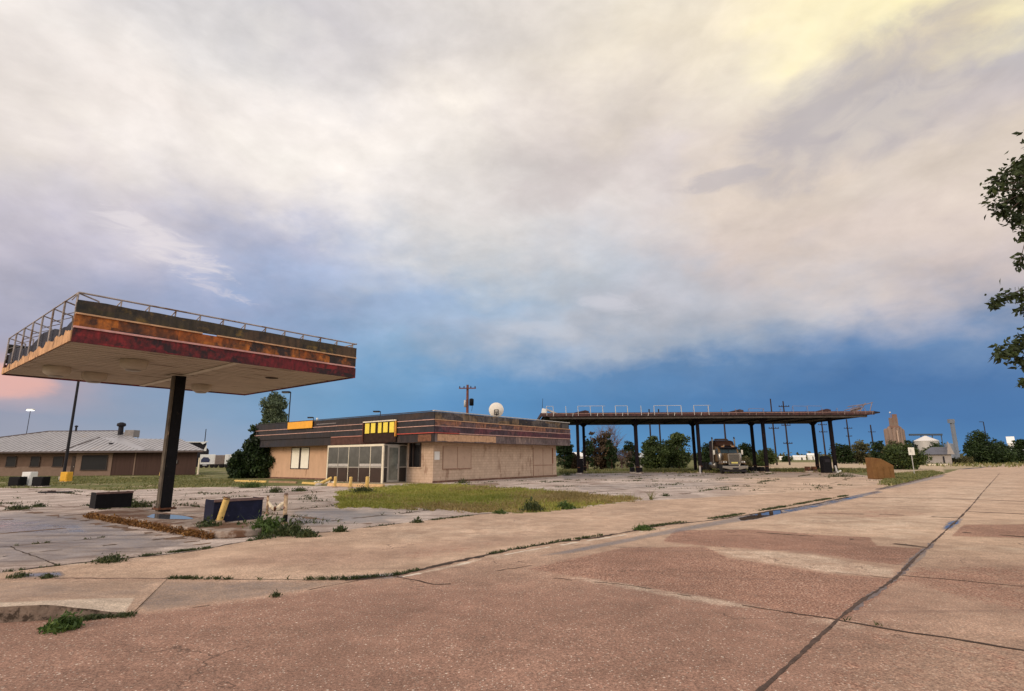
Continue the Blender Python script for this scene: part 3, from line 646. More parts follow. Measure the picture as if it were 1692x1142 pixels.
ribbon(jq, [(215, 1019), (240, 1015), (290, 1009), (330, 1003), (400, 994), (450, 985), (500, 976), (575, 962), (600, 957)], .018, CRACK, wob=.02, gaps=.4)
ribbon(jq, [(207, 1014), (228, 995), (250, 972), (276, 957)], .018, CRACK, gaps=.2)
ribbon(jq, [(17, 903), (45, 915), (98, 936)], .02, CRACK); ribbon(jq, [(17, 903), (-200, 918)], .02, CRACK)
ribbon(jq, [(25, 902), (130, 893), (230, 884), (300, 876)], .03, CRACKL, gaps=1.2)
ribbon(jq, [(0, 830), (60, 832), (160, 842)], .05, CRACKL, gaps=.8)
# kerb-lip beyond, along the verge
ribbon(jq, [(1450, 809), (1530, 790), (1562, 784)], .3, mat('gutter_dirt', (.13, .09, .08), .8, var=.4, scale=3), z=.01)
ribbon(jq, [(1586, 775.5), (1640, 771), (1672, 770.5)], .8, mat('tar_patch', (.035, .03, .04), .6, var=.4, scale=3), z=.012, step=.4)
tag(jq.build('pavement_joints'), kind='structure')
# cracks of the slab grid across the lot
lq = MB(); rr = random.Random(3)
BA = radians(53); SD = Vector((cos(BA), sin(BA), 0)); TD = Vector((-sin(BA), cos(BA), 0))
def lot_ok(p):
    x, y = pxs(np.array([[p.x, p.y, 0.0]])); x = np.clip(x, -3000, 4000)
    return (poly_sd(x, y, LOT)[0] > 3) and not (poly_sd(x, y, LAWN)[0] > -2)
def lot_line(o, d, ln, w):
    pts = []; 
    for i in range(int(ln / .5)):
        p = o + d * (i * .5)
        if p.y > 3 and lot_ok(p): pts.append(p)
        else:
            if len(pts) > 3: ribbon(lq, pts, w, CRACKW if w > .12 else CRACKL, world=True, gaps=.9, wob=.05, jit=.9, seed=rr.randint(0, 999))
            pts = []
    if len(pts) > 3: ribbon(lq, pts, w, CRACKW if w > .12 else CRACKL, world=True, gaps=.9, wob=.05, jit=.9, seed=rr.randint(0, 999))
O0 = Vector((-5.87, 41.1, 0))
for k in range(-14, 22): lot_line(O0 + SD * (k * 4.1 + .8) - TD * 60, TD, 130, rr.uniform(.08, .24))
for k in range(-14, 20): lot_line(O0 + TD * (k * 4.1 + .5) - SD * 60, SD, 130, rr.uniform(.07, .2))
tag(lq.build('lot_cracks'), kind='structure')
# ------------------------------------------------------------------ materials for built things
RUST = mat('rusty_steel', (.13, .055, .03), .85, var=.5, scale=5, dirt=(.05, .03, .025), dthr=.5, dscale=3)
BLACK = mat('black_paint', (.006, .0055, .007), .7, var=.4, scale=4, spec=.15, dirt=(.06, .04, .03), dthr=.68, dscale=5)
DARK = mat('dark_metal', (.018, .016, .02), .7, spec=.2, var=.3, scale=3)
GALV = mat('galvanized', (.42, .40, .38), .55, metal=.3, var=.25, scale=6, dirt=(.20, .13, .08), dthr=.62, dscale=4)
YEL = mat('faded_yellow', (.62, .42, .14), .8, var=.25, scale=6, dirt=(.28, .15, .07), dthr=.6, dscale=6, bump=.3)
CREAM = mat('cream_trim', (.72, .62, .46), .7, var=.15, scale=5, dirt=(.4, .3, .2), dthr=.68, dscale=3)
PINKTRIM = mat('faded_trim', (.50, .30, .25), .7, var=.3, scale=4, dirt=(.22, .12, .08), dthr=.6, dscale=2)
WHITE = mat('white_paint', (.74, .72, .68), .6, var=.08, scale=3, dirt=(.5, .45, .4), dthr=.7)
CONC = mat('island_concrete', (.42, .36, .31), .9, var=.25, scale=4, dirt=(.16, .11, .07), dthr=.55, bump=.4)
WOODP = mat('weathered_pole_wood', (.12, .075, .055), .9, var=.35, scale=3, stretch=(3, 3, .3))
FADE = (.20, .10, .05)

# ------------------------------------------------------------------ single column fuel canopy (left)
POLE = g(270, 851); CAN_H = 4.40
ctr = Vector((-10.77, 17.70, 0)); crz = radians(51.2); CW, CD = 7.72, 7.76
hw, hd = CW / 2, CD / 2
fas_h = 1.0
can = thing('fuel_canopy', 'square single column fuel canopy with charred orange and red fascia', 'canopy', (ctr.x, ctr.y, 0), crz)
pl = Matrix.Rotation(-crz, 3, 'Z') @ (Vector((POLE.x, POLE.y, 0)) - Vector((ctr.x, ctr.y, 0)))
q = MB(); q.box((pl.x, pl.y, CAN_H / 2 + .15), (.30, .36, CAN_H + .1), BLACK, rz=radians(-6)); o = q.build('column', can, bevel=.015)
q = MB(); q.box((pl.x - .19, pl.y - .02, CAN_H / 2), (.05, .30, CAN_H - .1), mat('column_side', (.10, .08, .06), .8, var=.5, scale=3, dirt=(.35, .24, .16), dthr=.62, dscale=3), rz=radians(-6)); q.build('cable_duct', can)
q = MB(); q.box((pl.x, pl.y, .20), (.52, .52, .05), RUST); 
for a in (-1, 1):
    for b in (-1, 1): q.tube((pl.x + a * .2, pl.y + b * .2, .2), (pl.x + a * .2, pl.y + b * .2, .27), .02, m=RUST)
q.build('base_plate', can)
SOF = mat('canopy_soffit', (.50, .42, .34), .8, var=.16, scale=1.2, stretch=(.5, 4, 1), dirt=(.22, .15, .11), dthr=.6, dscale=1.0)
q = MB(); q.bx(-hw + .06, hw - .06, -hd + .06, hd - .06, CAN_H, CAN_H + .05, SOF)
k = int(2 * hd / .305)
for i in range(k):
    y = -hd + .2 + i * (2 * hd - .4) / (k - 1); q.bx(-hw + .08, hw - .08, y - .008, y + .008, CAN_H - .012, CAN_H + .002, SOF)
q.build('soffit', can)
q = MB(); q.bx(pl.x - .02, pl.x + .16, -hd + .1, hd - .1, CAN_H - .03, CAN_H - .013, mat('soffit_strip', (.62, .55, .45), .8, var=.15)); q.bx(pl.x - .35, pl.x + .35, pl.y - .35, pl.y + .35, CAN_H - .045, CAN_H - .031, SOF); q.build('seam_cover', can)
def lamp(x, y, r):
    q = MB(); q.lathe((x, y, 0), [(r * .98, CAN_H - .012), (r, CAN_H - .09), (r * .92, CAN_H - .20), (r * .6, CAN_H - .27), (.02, CAN_H - .29)], SOF, n=24)
    o = q.build('light_housing', can); q = MB(); q.lathe((x, y, 0), [(r * .55, CAN_H - .278), (r * .5, CAN_H - .302), (.01, CAN_H - .308)], mat('dusty_lens', (.30, .26, .22), .35), n=20); q.build('lens', o)
for x, y in ((-hw * .52, -hd * .50), (-hw * .52, hd * .42), (hw * .35, hd * .52), (-hw * .80, hd * .25)): lamp(x, y, .34)
q = MB(); q.lathe((hw * .55, -hd * .42, 0), [(.22, CAN_H - .01), (.2, CAN_H - .02)], mat('hole', (.03, .02, .015), .9), n=9); q.build('lamp_opening', can)
# deck (top structure)
q = MB(); q.bx(-hw + .12, hw - .12, -hd + .12, hd - .12, CAN_H + .052, CAN_H + .16, DARK)
for i in range(6): y = -hd + .6 + i * (2 * hd - 1.2) / 5; q.bx(-hw + .15, hw - .15, y - .05, y + .05, CAN_H + .162, CAN_H + .32, RUST)
q.build('roof_deck', can)
F_TOP = patch_mat('fascia_top', [(.012, .01, .008), (.05, .035, .012), (.03, .022, .016), (.20, .12, .02), (.015, .012, .01), (.07, .04, .02)], (1.4, 1.4, .6), noise=2.2)
F_MID = patch_mat('fascia_mid', [(.012, .010, .012), (.12, .035, .010), (.34, .085, .010), (.06, .022, .012), (.40, .12, .014), (.03, .016, .014)], (1.3, 1.3, .6), noise=2.4)
F_BOT = patch_mat('fascia_low', [(.03, .004, .006), (.14, .007, .012), (.05, .004, .007), (.21, .012, .014), (.02, .005, .008)], (1.1, 1.1, .5), noise=3.0)
H1, H2, H3 = CAN_H - .04, CAN_H + .32, CAN_H + .64
HT = CAN_H + fas_h
def fband(name, z0, z1, m, out, x0=-hw, x1=hw):
    q = MB(); n = 14; rr = random.Random(int(z0 * 100)); tops = []
    top = [];
    for i in range(n + 1):
        x = x0 + (x1 - x0) * i / n; top.append((x, z1 + (rr.uniform(-.02, .01) if name == 'fascia_board' and z1 > H3 else 0)))
    q.prism([(x0, z0), (x1, z0)] + top[::-1], -hd - out, -hd - out + .05, m, 'Y'); return q.build(name, can)
fband('fascia_board', H1, H2 - .03, F_BOT, .02); fband('fascia_board', H2 + .02, H3 - .02, F_MID, .0); fband('fascia_board', H3 + .02, HT - .02, F_TOP, .01)
TR1 = mat('trim_orange', (.55, .32, .18), .6, var=.25, scale=3, dirt=(.25, .12, .06), dthr=.66, dscale=2); TR2 = mat('trim_pink', (.58, .30, .27), .6, var=.25, scale=3, dirt=(.2, .05, .04), dthr=.66, dscale=2)
q = MB(); q.bx(-hw, hw * .985, -hd - .05, -hd + .02, H2 - .028, H2 + .018, TR2); q.build('trim_strip', can)
q = MB(); q.bx(-hw, -hw * .28, -hd - .04, -hd + .03, H3 - .018, H3 + .018, TR1); q.bx(-hw * .18, hw, -hd - .04, -hd + .03, H3 - .018, H3 + .018, TR1); q.build('trim_strip', can)
# short returns of the right end
for z0, z1, m in ((H1, H2 - .03, F_BOT), (H2 + .02, H3 - .02, F_MID), (H3 + .02, HT - .04, F_TOP)):
    q = MB(); q.bx(hw - .05, hw, -hd + .055, hd, z0, z1, m); q.build('fascia_board', can)
    q = MB(); q.bx(-hw, hw, hd + .002, hd + .05, z0, z1, m); q.build('fascia_board', can)
# top rail with brackets
RAILM = mat('rail_steel', (.33, .28, .26), .6, metal=.3, var=.3, scale=5, dirt=(.16, .09, .05), dthr=.55)
RT = HT + .14
q = MB(); q.tube((-hw, -hd, RT), (hw, -hd, RT - .015), .022, m=RAILM, n=6); q.tube((-hw, -hd, RT), (-hw, hd, RT), .018, m=RAILM, n=6); q.tube((hw, -hd, RT), (hw, hd, RT), .02, m=RAILM, n=6); q.build('top_rail', can)
for i in range(13):
    x = -hw + .25 + (2 * hw - .4) * i / 12 if i else -hw
    q = MB(); q.tube((x, -hd + .02, HT - .1), (x, -hd, RT), .016, m=RAILM, n=5); q.tube((x - .09, -hd + .1, HT - .05), (x, -hd, RT - .02), .014, m=RAILM, n=5); q.tube((x + .04, -hd + .3, HT - .3), (x, -hd, RT - .03), .014, m=RAILM, n=5); q.build('bracket', can)
# open left end: frames, scorched backing, peeling wooden flashing
for i in range(8):
    y = -hd + .06 + (2 * hd - .12) * i / 7
    q = MB(); q.tube((-hw, y, CAN_H + .05), (-hw, y, RT), .028 if i else .022, m=RAILM, n=4); q.tube((-hw, y, RT), (-hw + .42, y, RT - .12), .02, m=RAILM, n=4); q.tube((-hw + .42, y, RT - .12), (-hw + .42, y, CAN_H + .15), .02, m=RAILM, n=4)
    q.tube((-hw, y, RT - .35), (-hw + .42, y, RT - .14), .014, m=RAILM, n=4); q.build('end_frame', can)
rr = random.Random(5); q = MB(); poly = [(-hd + .03, CAN_H + .05), (hd - .03, CAN_H + .05)]; n = 26
for i in range(n + 1):
    y = hd - .03 - (2 * hd - .06) * i / n; poly.append((y, CAN_H + .58 + .10 * sin(i * .5) + rr.uniform(-.03, .03)))
q.prism(poly, -hw + .06, -hw + .08, mat('scorched_panel', (.035, .035, .05), .85, var=.4, scale=3), 'X'); q.build('scorched_panel', can)
q = MB(); poly = [(-hd, CAN_H - .03), (hd, CAN_H - .03)]; n = 60
for i in range(n + 1):
    y = hd - 2 * hd * i / n; poly.append((y, CAN_H + .09 + .07 * (i % 7 < 3) + rr.uniform(-.02, .05) + .10 * i / n))
q.prism(poly, -hw - .03, -hw - .005, mat('bare_flashing', (.52, .29, .15), .8, var=.35, scale=4, dirt=(.10, .045, .03), dthr=.58, dscale=3, stretch=(1, 1, .5)), 'X'); q.build('flashing', can)

# ------------------------------------------------------------------ pump island of the left canopy
_a, _b = g(146, 850, .07), g(350, 884, .07); _d = (_b - _a).normalized(); _n = Vector((-_d.y, _d.x, 0)); I0, I1 = _a + _n * .62, _b + _n * .62 + _d * .5; I0.z = I1.z = 0; idr = (I1 - I0).normalized(); irz = math.atan2(idr.y, idr.x)
isl = thing('pump_island', 'low concrete pump island edged with rusty orange moss under the single column canopy', 'island', tuple(I0), irz)
IL = (I1 - I0).length; q = MB(); pts = []
for i in range(13): a = pi / 2 + pi * i / 12; pts.append((.62 + .62 * cos(a), .62 * sin(a)))
for i in range(13): a = -pi / 2 + pi * i / 12; pts.append((IL - .62 + .62 * cos(a), .62 * sin(a)))
q.prism(pts, .0, .15, mat('soiled_slab', (.30, .235, .19), .9, var=.35, scale=2.5, dirt=(.14, .075, .045), dthr=.48, bump=.5), 'Z'); q.build('slab', isl, bevel=.03)
MOSS = mat('rusty_moss', (.20, .095, .03), 1, var=.1, col2=(.10, .075, .02), scale=5, bump=1.0, bscale=14, dirt=(.34, .15, .05), dthr=.6, dscale=3)
rq = np.random.default_rng(8); nm = 9000; mx_ = rq.uniform(.1, IL - .4, nm); dn = .5 + .5 * np.sin(mx_ * 1.7) * np.cos(mx_ * .9 + 1); keep = rq.random(nm) < .45 + .55 * dn; mx_ = mx_[keep]; nm = len(mx_)
MV = np.stack([mx_, -.66 + rq.normal(size=nm) * .07, np.abs(rq.normal(size=nm)) * .05 + .01], 1); va = rq.normal(size=(nm, 3)); va /= np.linalg.norm(va, axis=1)[:, None]; vb = np.cross(va, rq.normal(size=(nm, 3))); vb /= np.linalg.norm(vb, axis=1)[:, None]
ss = rq.uniform(.015, .045, nm)[:, None]; MVV = np.stack([MV - va * ss, MV + vb * ss * .6, MV + va * ss, MV - vb * ss * .6], 1).reshape(-1, 3)
np_mesh('moss_edge', MVV, np.arange(4 * nm).reshape(nm, 4), [leaf_mat('rusty_moss_tufts', (.07, .035, .012), (.36, .19, .05), (.19, .085, .025), noise=1.2)], parent=isl)
q = MB(); pw = [(IL * .45 + 1.1 * cos(a) * (1 + .2 * sin(3 * a)), .1 + .36 * sin(a)) for a in [2 * pi * i / 28 for i in range(28)]]
q.prism(pw, .151, .156, mat('island_puddle', (.10, .10, .11), .04, var=.1), 'Z'); q.build('puddle', isl)
def dispenser_base(loc, rz, w, h, m, label):
    t = thing('dispenser_base', label, 'pump base', loc, rz, 'gutted fuel pump bases')
    q = MB(); q.bx(-w / 2, w / 2, -.3, -.275, 0, h, m); q.bx(-w / 2, w / 2, .275, .3, 0, h * .96, m); q.bx(-w / 2, -w / 2 + .02, -.275, .275, 0, h, m); q.bx(w / 2 - .02, w / 2, -.275, .275, 0, h, m); q.build('panel', t)
    q = MB(); q.bx(-w / 2 - .01, w / 2 + .01, -.325, -.301, h - .05, h + .012, mat('pump_rim', (.16, .10, .09), .7, var=.4, scale=6)); q.bx(-w / 2 + .02, w / 2 - .02, -.274, .274, h - .12, h - .09, DARK); q.build('rim', t)
    return t
NAVY = mat('navy_panel', (.010, .012, .030), .7, spec=.15, var=.4, scale=4, dirt=(.10, .08, .08), dthr=.64, dscale=5)
p = g(187, 839, .15); b1 = dispenser_base((p.x - .23, p.y + .19, .15), radians(51), 1.02, .50, BLACK, 'black open pump base at the far left end of the mossy island')
p = g(384, 861, .15); b2 = dispenser_base((p.x - .10, p.y + .22, .15), radians(48), 1.20, .54, NAVY, 'dark navy pump base behind the leaning yellow bollard')
def bollard(px0, py0, px1, py1, r, name, label, cat='bollard', m=YEL, cap=None, grp=None, z0=0.0):
    p = g(px0, py0, z0); tp = at(px1, py1, p.y - .02); t = thing(name, label, cat, tuple(p), 0, grp)
    d = tp - p; q = MB(); q.tube((0, 0, -.02), d, r, r, m, 14); q.build('post', t)
    q = MB(); dn = d.normalized(); q.tube(d - dn * .03, d + dn * .015, r * 1.08, r * .9, cap or RUST, 14); q.build('cap', t)
    q = MB(); q.lathe((0, 0, 0), [(r * 1.9, -.01), (r * 1.8, .04), (r * 1.1, .07)], mat('bollard_foot', (.30, .2, .14), .9, var=.3, scale=8), n=14); q.build('footing', t)
    return t
bollard(361, 864, 375, 823, .075, 'bollard', 'thick cream yellow bollard leaning right in front of the navy pump base', z0=.15)
tb = bollard(470, 866, 473, 816, .05, 'rusted_post', 'tall rusted post streaked cream with a black foot, right end of the island', 'post', patch_mat('rusted_cream', [(.10, .035, .02), (.55, .40, .25), (.16, .06, .03), (.6, .42, .3)], (.2, .2, .25), noise=6))
q = MB(); q.tube((0, 0, .0), (0.01, 0, .24), .062, .06, BLACK, 12); q.build('sleeve', tb)
bollard(441, 850, 443, 820, .035, 'rusted_post', 'thin short broken post, rust and cream, left of the bent rail', 'post', MATS['rusted_cream'])
p = g(457, 850); t = thing('bent_rail', 'bent cream guard rail sagging between two rusted posts above the weeds', 'rail', tuple(p))
q = MB(); k = p.y / 900
q.path([(-.28, 0, .38), (-.16, -.03, .22), (-.02, 0, .13), (.12, .02, .30), (.24, .03, .36), (.30, .05, .30)], [.035, .06, .065, .06, .045, .03], CREAM, 10); q.build('rail', t)
q = MB(); q.tube((-.05, -.02, .13), (-.02, -.12, .22), .05, .035, RUST, 8); q.build('bracket', t)

# ------------------------------------------------------------------ derelict store building
BC = Vector((-5.87, 41.12, 0)); BC = g(715, 798.2); BC.z = 0
ZT, ZB = at(712, 681, BC.y).z, at(715, 731, BC.y).z
S_, T_ = SD, TD
def hit(xp, D, O=None):
    O = O or BC; d = ray(xp, 758)[:2]; a, b_, c, e = D.x, -d[0], D.y, -d[1]
    det = a * e - b_ * c; return (-O.x * e + O.y * b_) / det
LS, LT = hit(919, S_), hit(444, T_)
# local frame: x along the side wall, y along the front wall, origin at the near corner
bld = thing('store_building', 'abandoned low tan store with dark banded fascia and glass entry porch', 'building', tuple(BC), BA)
STUC = mat('tan_stucco_front', (.53, .34, .22), .9, var=.12, scale=2, dirt=(.30, .17, .10), dthr=.6, dscale=1.0, bump=.4, bscale=25, stretch=(1, 1, .35))
STUC2 = mat('beige_block_side', (.52, .385, .285), .9, var=.12, scale=2.4, dirt=(.33, .22, .155), dthr=.58, dscale=1.1, bump=.5, bscale=22, stretch=(1, 1, .4), brick=(.41, .205, .012))
t_v0, t_v1 = hit(673, T_), hit(541, T_, BC - S_ * 2.25); VD = 2.25
def zat(x, y, P): return at(x, y, P.y).z
q = MB()
# front wall left of porch, with opening for the boarded window; right of the porch with the dark window
w0, w1 = hit(511, T_), hit(481, T_); P = BC + T_ * w0; wz0, wz1 = zat(496, 774, P), zat(496, 740, P)
def wall_front(q, y0, y1, m):
    q.bx(0, .25, y0, y1, 0, ZB + .05, m)
def hole_wall(q, y0, y1, a, b_, z0, z1, m):
    wall_front(q, y0, a, m); wall_front(q, b_, y1, m); q.bx(0, .25, a, b_, 0, z0, m); q.bx(0, .25, a, b_, z1, ZB + .05, m)
hole_wall(q, t_v1 - .3, LT, w0, w1, wz0, wz1, STUC)
dw0, dw1 = hit(695, T_), hit(676, T_); P = BC + T_ * dw0; dz0, dz1 = zat(686, 772, P), zat(686, 731, P)
hole_wall(q, 0.252, t_v0 + .02, dw0, dw1, dz0, dz1, STUC2)
q.bx(.15, .25, t_v0 + .02, t_v1 - .3, 0, ZB, mat('inner_wall', (.10, .085, .07), .9))
q.bx(0, LS, 0, .25, 0, ZB + .05, STUC2); q.bx(LS - .25, LS, .252, LT, 0, ZB + .05, STUC2); q.bx(.252, LS - .252, LT - .25, LT, 0, ZB + .05, STUC)
q.build('wall', bld)
q = MB(); q.bx(-.04, LS + .02, -.03, -.002, 0, .14, mat('stained_base', (.16, .085, .06), .95, var=.5, scale=3)); q.build('base_course', bld); q = MB(); q.bx(-.05, -.002, t_v1, LT, 0, .12, MATS['stained_base']); q.build('base_course', bld)
# boarded double window
DKF = mat('dark_frame', (.05, .035, .03), .7)
q = MB(); cy = (w0 + w1) / 2; q.bx(-.03, .05, w0, w0 + .07, wz0, wz1, DKF); q.bx(-.03, .05, w1 - .07, w1, wz0, wz1, DKF); q.bx(-.03, .05, cy - .13, cy + .13, wz0, wz1, DKF); q.bx(-.03, .05, w0, w1, wz0 - .08, wz0, DKF); q.bx(-.03, .05, w0, w1, wz1, wz1 + .06, DKF); win = q.build('window', bld); tag(win, 'double window closed with two white boards')
for a, b_ in ((w0 + .07, cy - .13), (cy + .13, w1 - .07)):
    q = MB(); q.bx(.0, .04, a, b_, wz0, wz1, mat('board_white', (.80, .76, .64), .7, var=.06)); q.build('board', win)
q = MB(); q.bx(.10, .13, dw0, dw1, dz0, dz1, mat('dark_glass', (.012, .012, .014), .12)); dwn = q.build('window', bld); tag(dwn, 'tall black empty window beside the entry porch')
q = MB(); q.bx(-.05, .1, dw0 - .05, dw0 + .04, dz0, dz1, DKF); q.bx(-.02, .1, dw1 - .06, dw1, dz0, dz1, DKF); q.bx(-.02, .12, (dw0 + 2 * dw1) / 3 - .03, (dw0 + 2 * dw1) / 3 + .03, dz0, dz1, DKF); q.build('frame', dwn)
q = MB(); q.bx(-.07, .1, dw0 - .1, dw1 + .1, dz0 - .1, dz0, STUC2); q.build('sill', dwn)
# side wall: bricked-up window and door
FR2 = mat('brown_outline', (.27, .16, .11), .9, var=.3, scale=5)
INF = mat('infill_panel', (.45, .32, .235), .9, var=.10, scale=2, dirt=(.36, .24, .18), dthr=.6, dscale=1)
def side_panel(xa, xb, ytop, ybot, nsplit, name, label):
    a, b_ = hit(xa, S_), hit(xb, S_); P = BC + S_ * ((a + b_) / 2); xm = (xa + xb) / 2; z0, z1 = max(.06, zat(xm, ybot, P)), zat(xm, ytop, P)
    q = MB(); q.bx(a, b_, -.012, -.001, z0, z1, INF); o = q.build(name, bld); tag(o, label)
    q = MB(); w = .05
    q.bx(a - w, a, -.04, 0, z0, z1, FR2); q.bx(b_, b_ + w * .5, -.03, 0, z0, z1, FR2); q.bx(a - w, b_ + w, -.05, 0, max(.01, z0 - w * 1.3), z0 + .002, FR2)
    for i in range(1, nsplit): x = a + (b_ - a) * i / nsplit; q.bx(x - .02, x + .02, -.025, 0, z0, z1, FR2)
    q.build('frame', o); return a, b_, z0, z1, o
side_panel(732, 778, 738, 774, 2, 'window', 'window opening filled with tan panels on the side wall')
a, b_, z0, z1, dr = side_panel(881, 912, 740, 790, 2, 'door', 'tan boarded door near the far end of the side wall')
q = MB(); q.bx(a, b_ + .2, -.035, -.013, z0 + (z1 - z0) * .38, z0 + (z1 - z0) * .38 + .06, FR2); q.bx(b_ + .08, b_ + .16, -.04, 0, z1 * .45, z1, mat('rust_streak', (.24, .08, .04), .9)); q.build('crossbar', dr)
x0 = hit(712, T_); 
q = MB(); q.bx(.10, .62, -.03, -.002, zat(715, 760, BC), zat(715, 746, BC), WHITE); sg = q.build('notice_board', bld, bevel=.01)
# porch: glass storefront box
FLO = .06
GLU = mat('dusty_glass', (.075, .075, .068), .14, var=.35, scale=1.3, spec=.6); GLL = mat('lower_panel', (.035, .018, .013), .3, var=.3, scale=2); WFR = mat('white_aluminium', (.70, .62, .48), .5, var=.12, scale=4); GFR = mat('grey_aluminium', (.34, .31, .27), .5, var=.15)
ZV = ZB - .18; zmid = FLO + (ZV - FLO) * .40
por = MB(); por.bx(-VD + .06, -.002, t_v0 + .05, t_v1 - .05, .0, FLO, CONC); por.bx(-VD + .1, -.002, t_v0 + .06, t_v1 - .06, ZV - .02, ZV + .10, DARK)
por.build('porch_floor', bld)
# front face
fy0, fy1 = t_v0, t_v1
sf = MB(); W = .09
sf.bx(-VD - .03, -VD + .06, fy0, fy0 + .17, 0, ZV + .02, WFR); sf.bx(-VD - .03, -VD + .06, fy1 - .12, fy1, 0, ZV + .02, WFR); sf.bx(-VD - .035, -VD + .065, fy0, fy1, ZV - .06, ZV + .09, WFR)
sfo = sf.build('storefront', bld); tag(sfo, 'cream framed glazed front of the entry porch')
bays = 5; bw = (fy1 - .12 - fy0 - .17) / bays
for i in range(bays + 1):
    y = fy0 + .17 + bw * i
    if 0 < i < bays: q = MB(); q.bx(-VD - .02, -VD + .05, y - .025, y + .025, FLO, ZV - .06, WFR if i % 2 else GFR); q.build('mullion', sfo)
for i in range(bays):
    y = fy0 + .17 + bw * i
    q = MB(); q.bx(-VD, -VD + .015, y + .026, y + bw - .026, zmid + .03, ZV - .061, GLU); q.build('pane', sfo)
    q = MB(); q.bx(-VD - .004, -VD + .015, y + .026, y + bw - .026, FLO, zmid - .031, GLL); q.build('lower_panel', sfo)
    if i != 2: q = MB(); q.bx(-VD - .008, -VD - .001, y + .05, y + bw - .05, zmid + .06, zmid + .26, mat('grey_sticker', (.42, .39, .36), .6, var=.2, scale=9)); q.build('window_decal', sfo)
q = MB(); q.bx(-VD - .015, -VD + .05, fy0 + .171, fy1 - .121, zmid - .03, zmid + .03, GFR); q.build('transom', sfo)
# porch side face (toward the right): narrow light, door, narrow light
sd_ = MB(); sd_.bx(-VD + .07, -.002, fy0 + .0, fy0 + .07, ZV - .02, ZV + .06, GFR)
for x in (-VD + .36, -VD + 1.42, -.07): sd_.bx(x, x + .07, fy0 + .0, fy0 + .07, 0, ZV - .02, GFR)
so_ = sd_.build('side_frame', bld)
for xa, xb in ((-VD + .07, -VD + .36), (-VD + 1.49, -.07)):
    q = MB(); q.bx(xa, xb, fy0 + .02, fy0 + .035, zmid + .03, ZV - .02, GLU); q.build('pane', so_)
    q = MB(); q.bx(xa, xb, fy0 + .018, fy0 + .035, FLO, zmid - .03, mat('black_panel', (.008, .007, .008), .35)); q.build('lower_panel', so_)
    q = MB(); q.bx(xa, xb, fy0 + .01, fy0 + .05, zmid - .03, zmid + .03, GFR); q.build('transom', so_)
q = MB(); q.bx(-VD + .46, -VD + 1.39, fy0 + .015, fy0 + .03, FLO + .12, ZV - .16, mat('door_glass', (.15, .16, .14), .15, var=.4, scale=1.5)); dro = q.build('door', bld); tag(dro, 'dusty glass entry door in the side of the porch')
q = MB()
for xa, xb, za, zb in ((-VD + .431, -VD + .50, FLO, ZV - .03), (-VD + 1.35, -VD + 1.419, FLO, ZV - .03), (-VD + .501, -VD + 1.349, FLO, FLO + .14), (-VD + .501, -VD + 1.349, ZV - .16, ZV - .03)): q.bx(xa, xb, fy0 - .005, fy0 + .045, za, zb, GFR)
q.build('door_frame', dro); q = MB(); q.bx(-VD + 1.25, -VD + 1.29, fy0 - .05, fy0 - .03, 1.0, 1.35, GALV); q.bx(-VD + 1.25, -VD + 1.29, fy0 - .03, fy0 - .006, 1.0, 1.04, GALV); q.bx(-VD + 1.25, -VD + 1.29, fy0 - .03, fy0 - .006, 1.31, 1.35, GALV); q.build('handle', dro)
# fascia: dark boards with stepped trims
OV = 1.0; hF = ZT - ZB
def fz(f): return ZB + hF * f
FD1 = patch_mat('front_fascia_dark', [(.010, .008, .011), (.018, .010, .010), (.012, .011, .018), (.03, .016, .012)], (2.5, 2.5, .5), noise=1.2)
FD2 = patch_mat('side_fascia_top', [(.015, .014, .02), (.12, .095, .08), (.025, .018, .018), (.10, .08, .075), (.16, .10, .05), (.008, .007, .009), (.03, .02, .025)], (2.2, 2.2, .62), noise=1.5)
FD3 = patch_mat('side_fascia_mid', [(.04, .02, .018), (.17, .06, .03), (.06, .04, .045), (.10, .05, .05), (.26, .11, .06), (.035, .016, .02), (.12, .07, .07)], (1.6, 1.6, .5), noise=2.0)
FD4 = patch_mat('side_fascia_low', [(.05, .012, .022), (.12, .03, .04), (.08, .045, .06), (.03, .012, .02), (.15, .06, .06)], (1.8, 1.8, .5), noise=2.2)
FD5 = patch_mat('side_fascia_skirt', [(.12, .085, .085), (.16, .12, .11), (.09, .06, .06), (.20, .14, .12)], (1.4, 1.4, .6), noise=2.2)
core = MB(); core.bx(-OV + .12, LS + OV - .12, -OV + .12, LT + OV - .12, ZB + .03, ZT - .06, mat('roof_core', (.10, .09, .085), .9)); core.bx(-OV + .02, LS + OV - .02, -OV + .02, LT + OV - .02, ZB, ZB + .026, mat('eave_soffit', (.24, .17, .13), .9, var=.2)); core.build('roof', bld)
cap = MB(); cap.bx(-OV - .01, LS + OV, -OV - .02, -OV + .16, ZT - .03, ZT + .03, mat('roof_edge_cap', (.50, .47, .43), .6, var=.3, scale=2)); cap.build('roof_cap', bld)
cap = MB(); cap.bx(-OV - .02, -OV + .14, -OV + .162, LT + OV, ZT - .03, ZT + .015, mat('roof_edge_dark', (.05, .045, .05), .7)); cap.build('roof_cap', bld)
FYL = LT + OV; bands = [(0, .28, FD5, FD1, .0), (.30, .50, FD4, FD1, .05), (.52, .70, FD3, FD1, .03), (.72, .97, FD2, FD1, .0)]
signL, signR = hit(597, T_, BC - S_ * (OV + .2)), hit(651, T_, BC - S_ * (OV + .2))
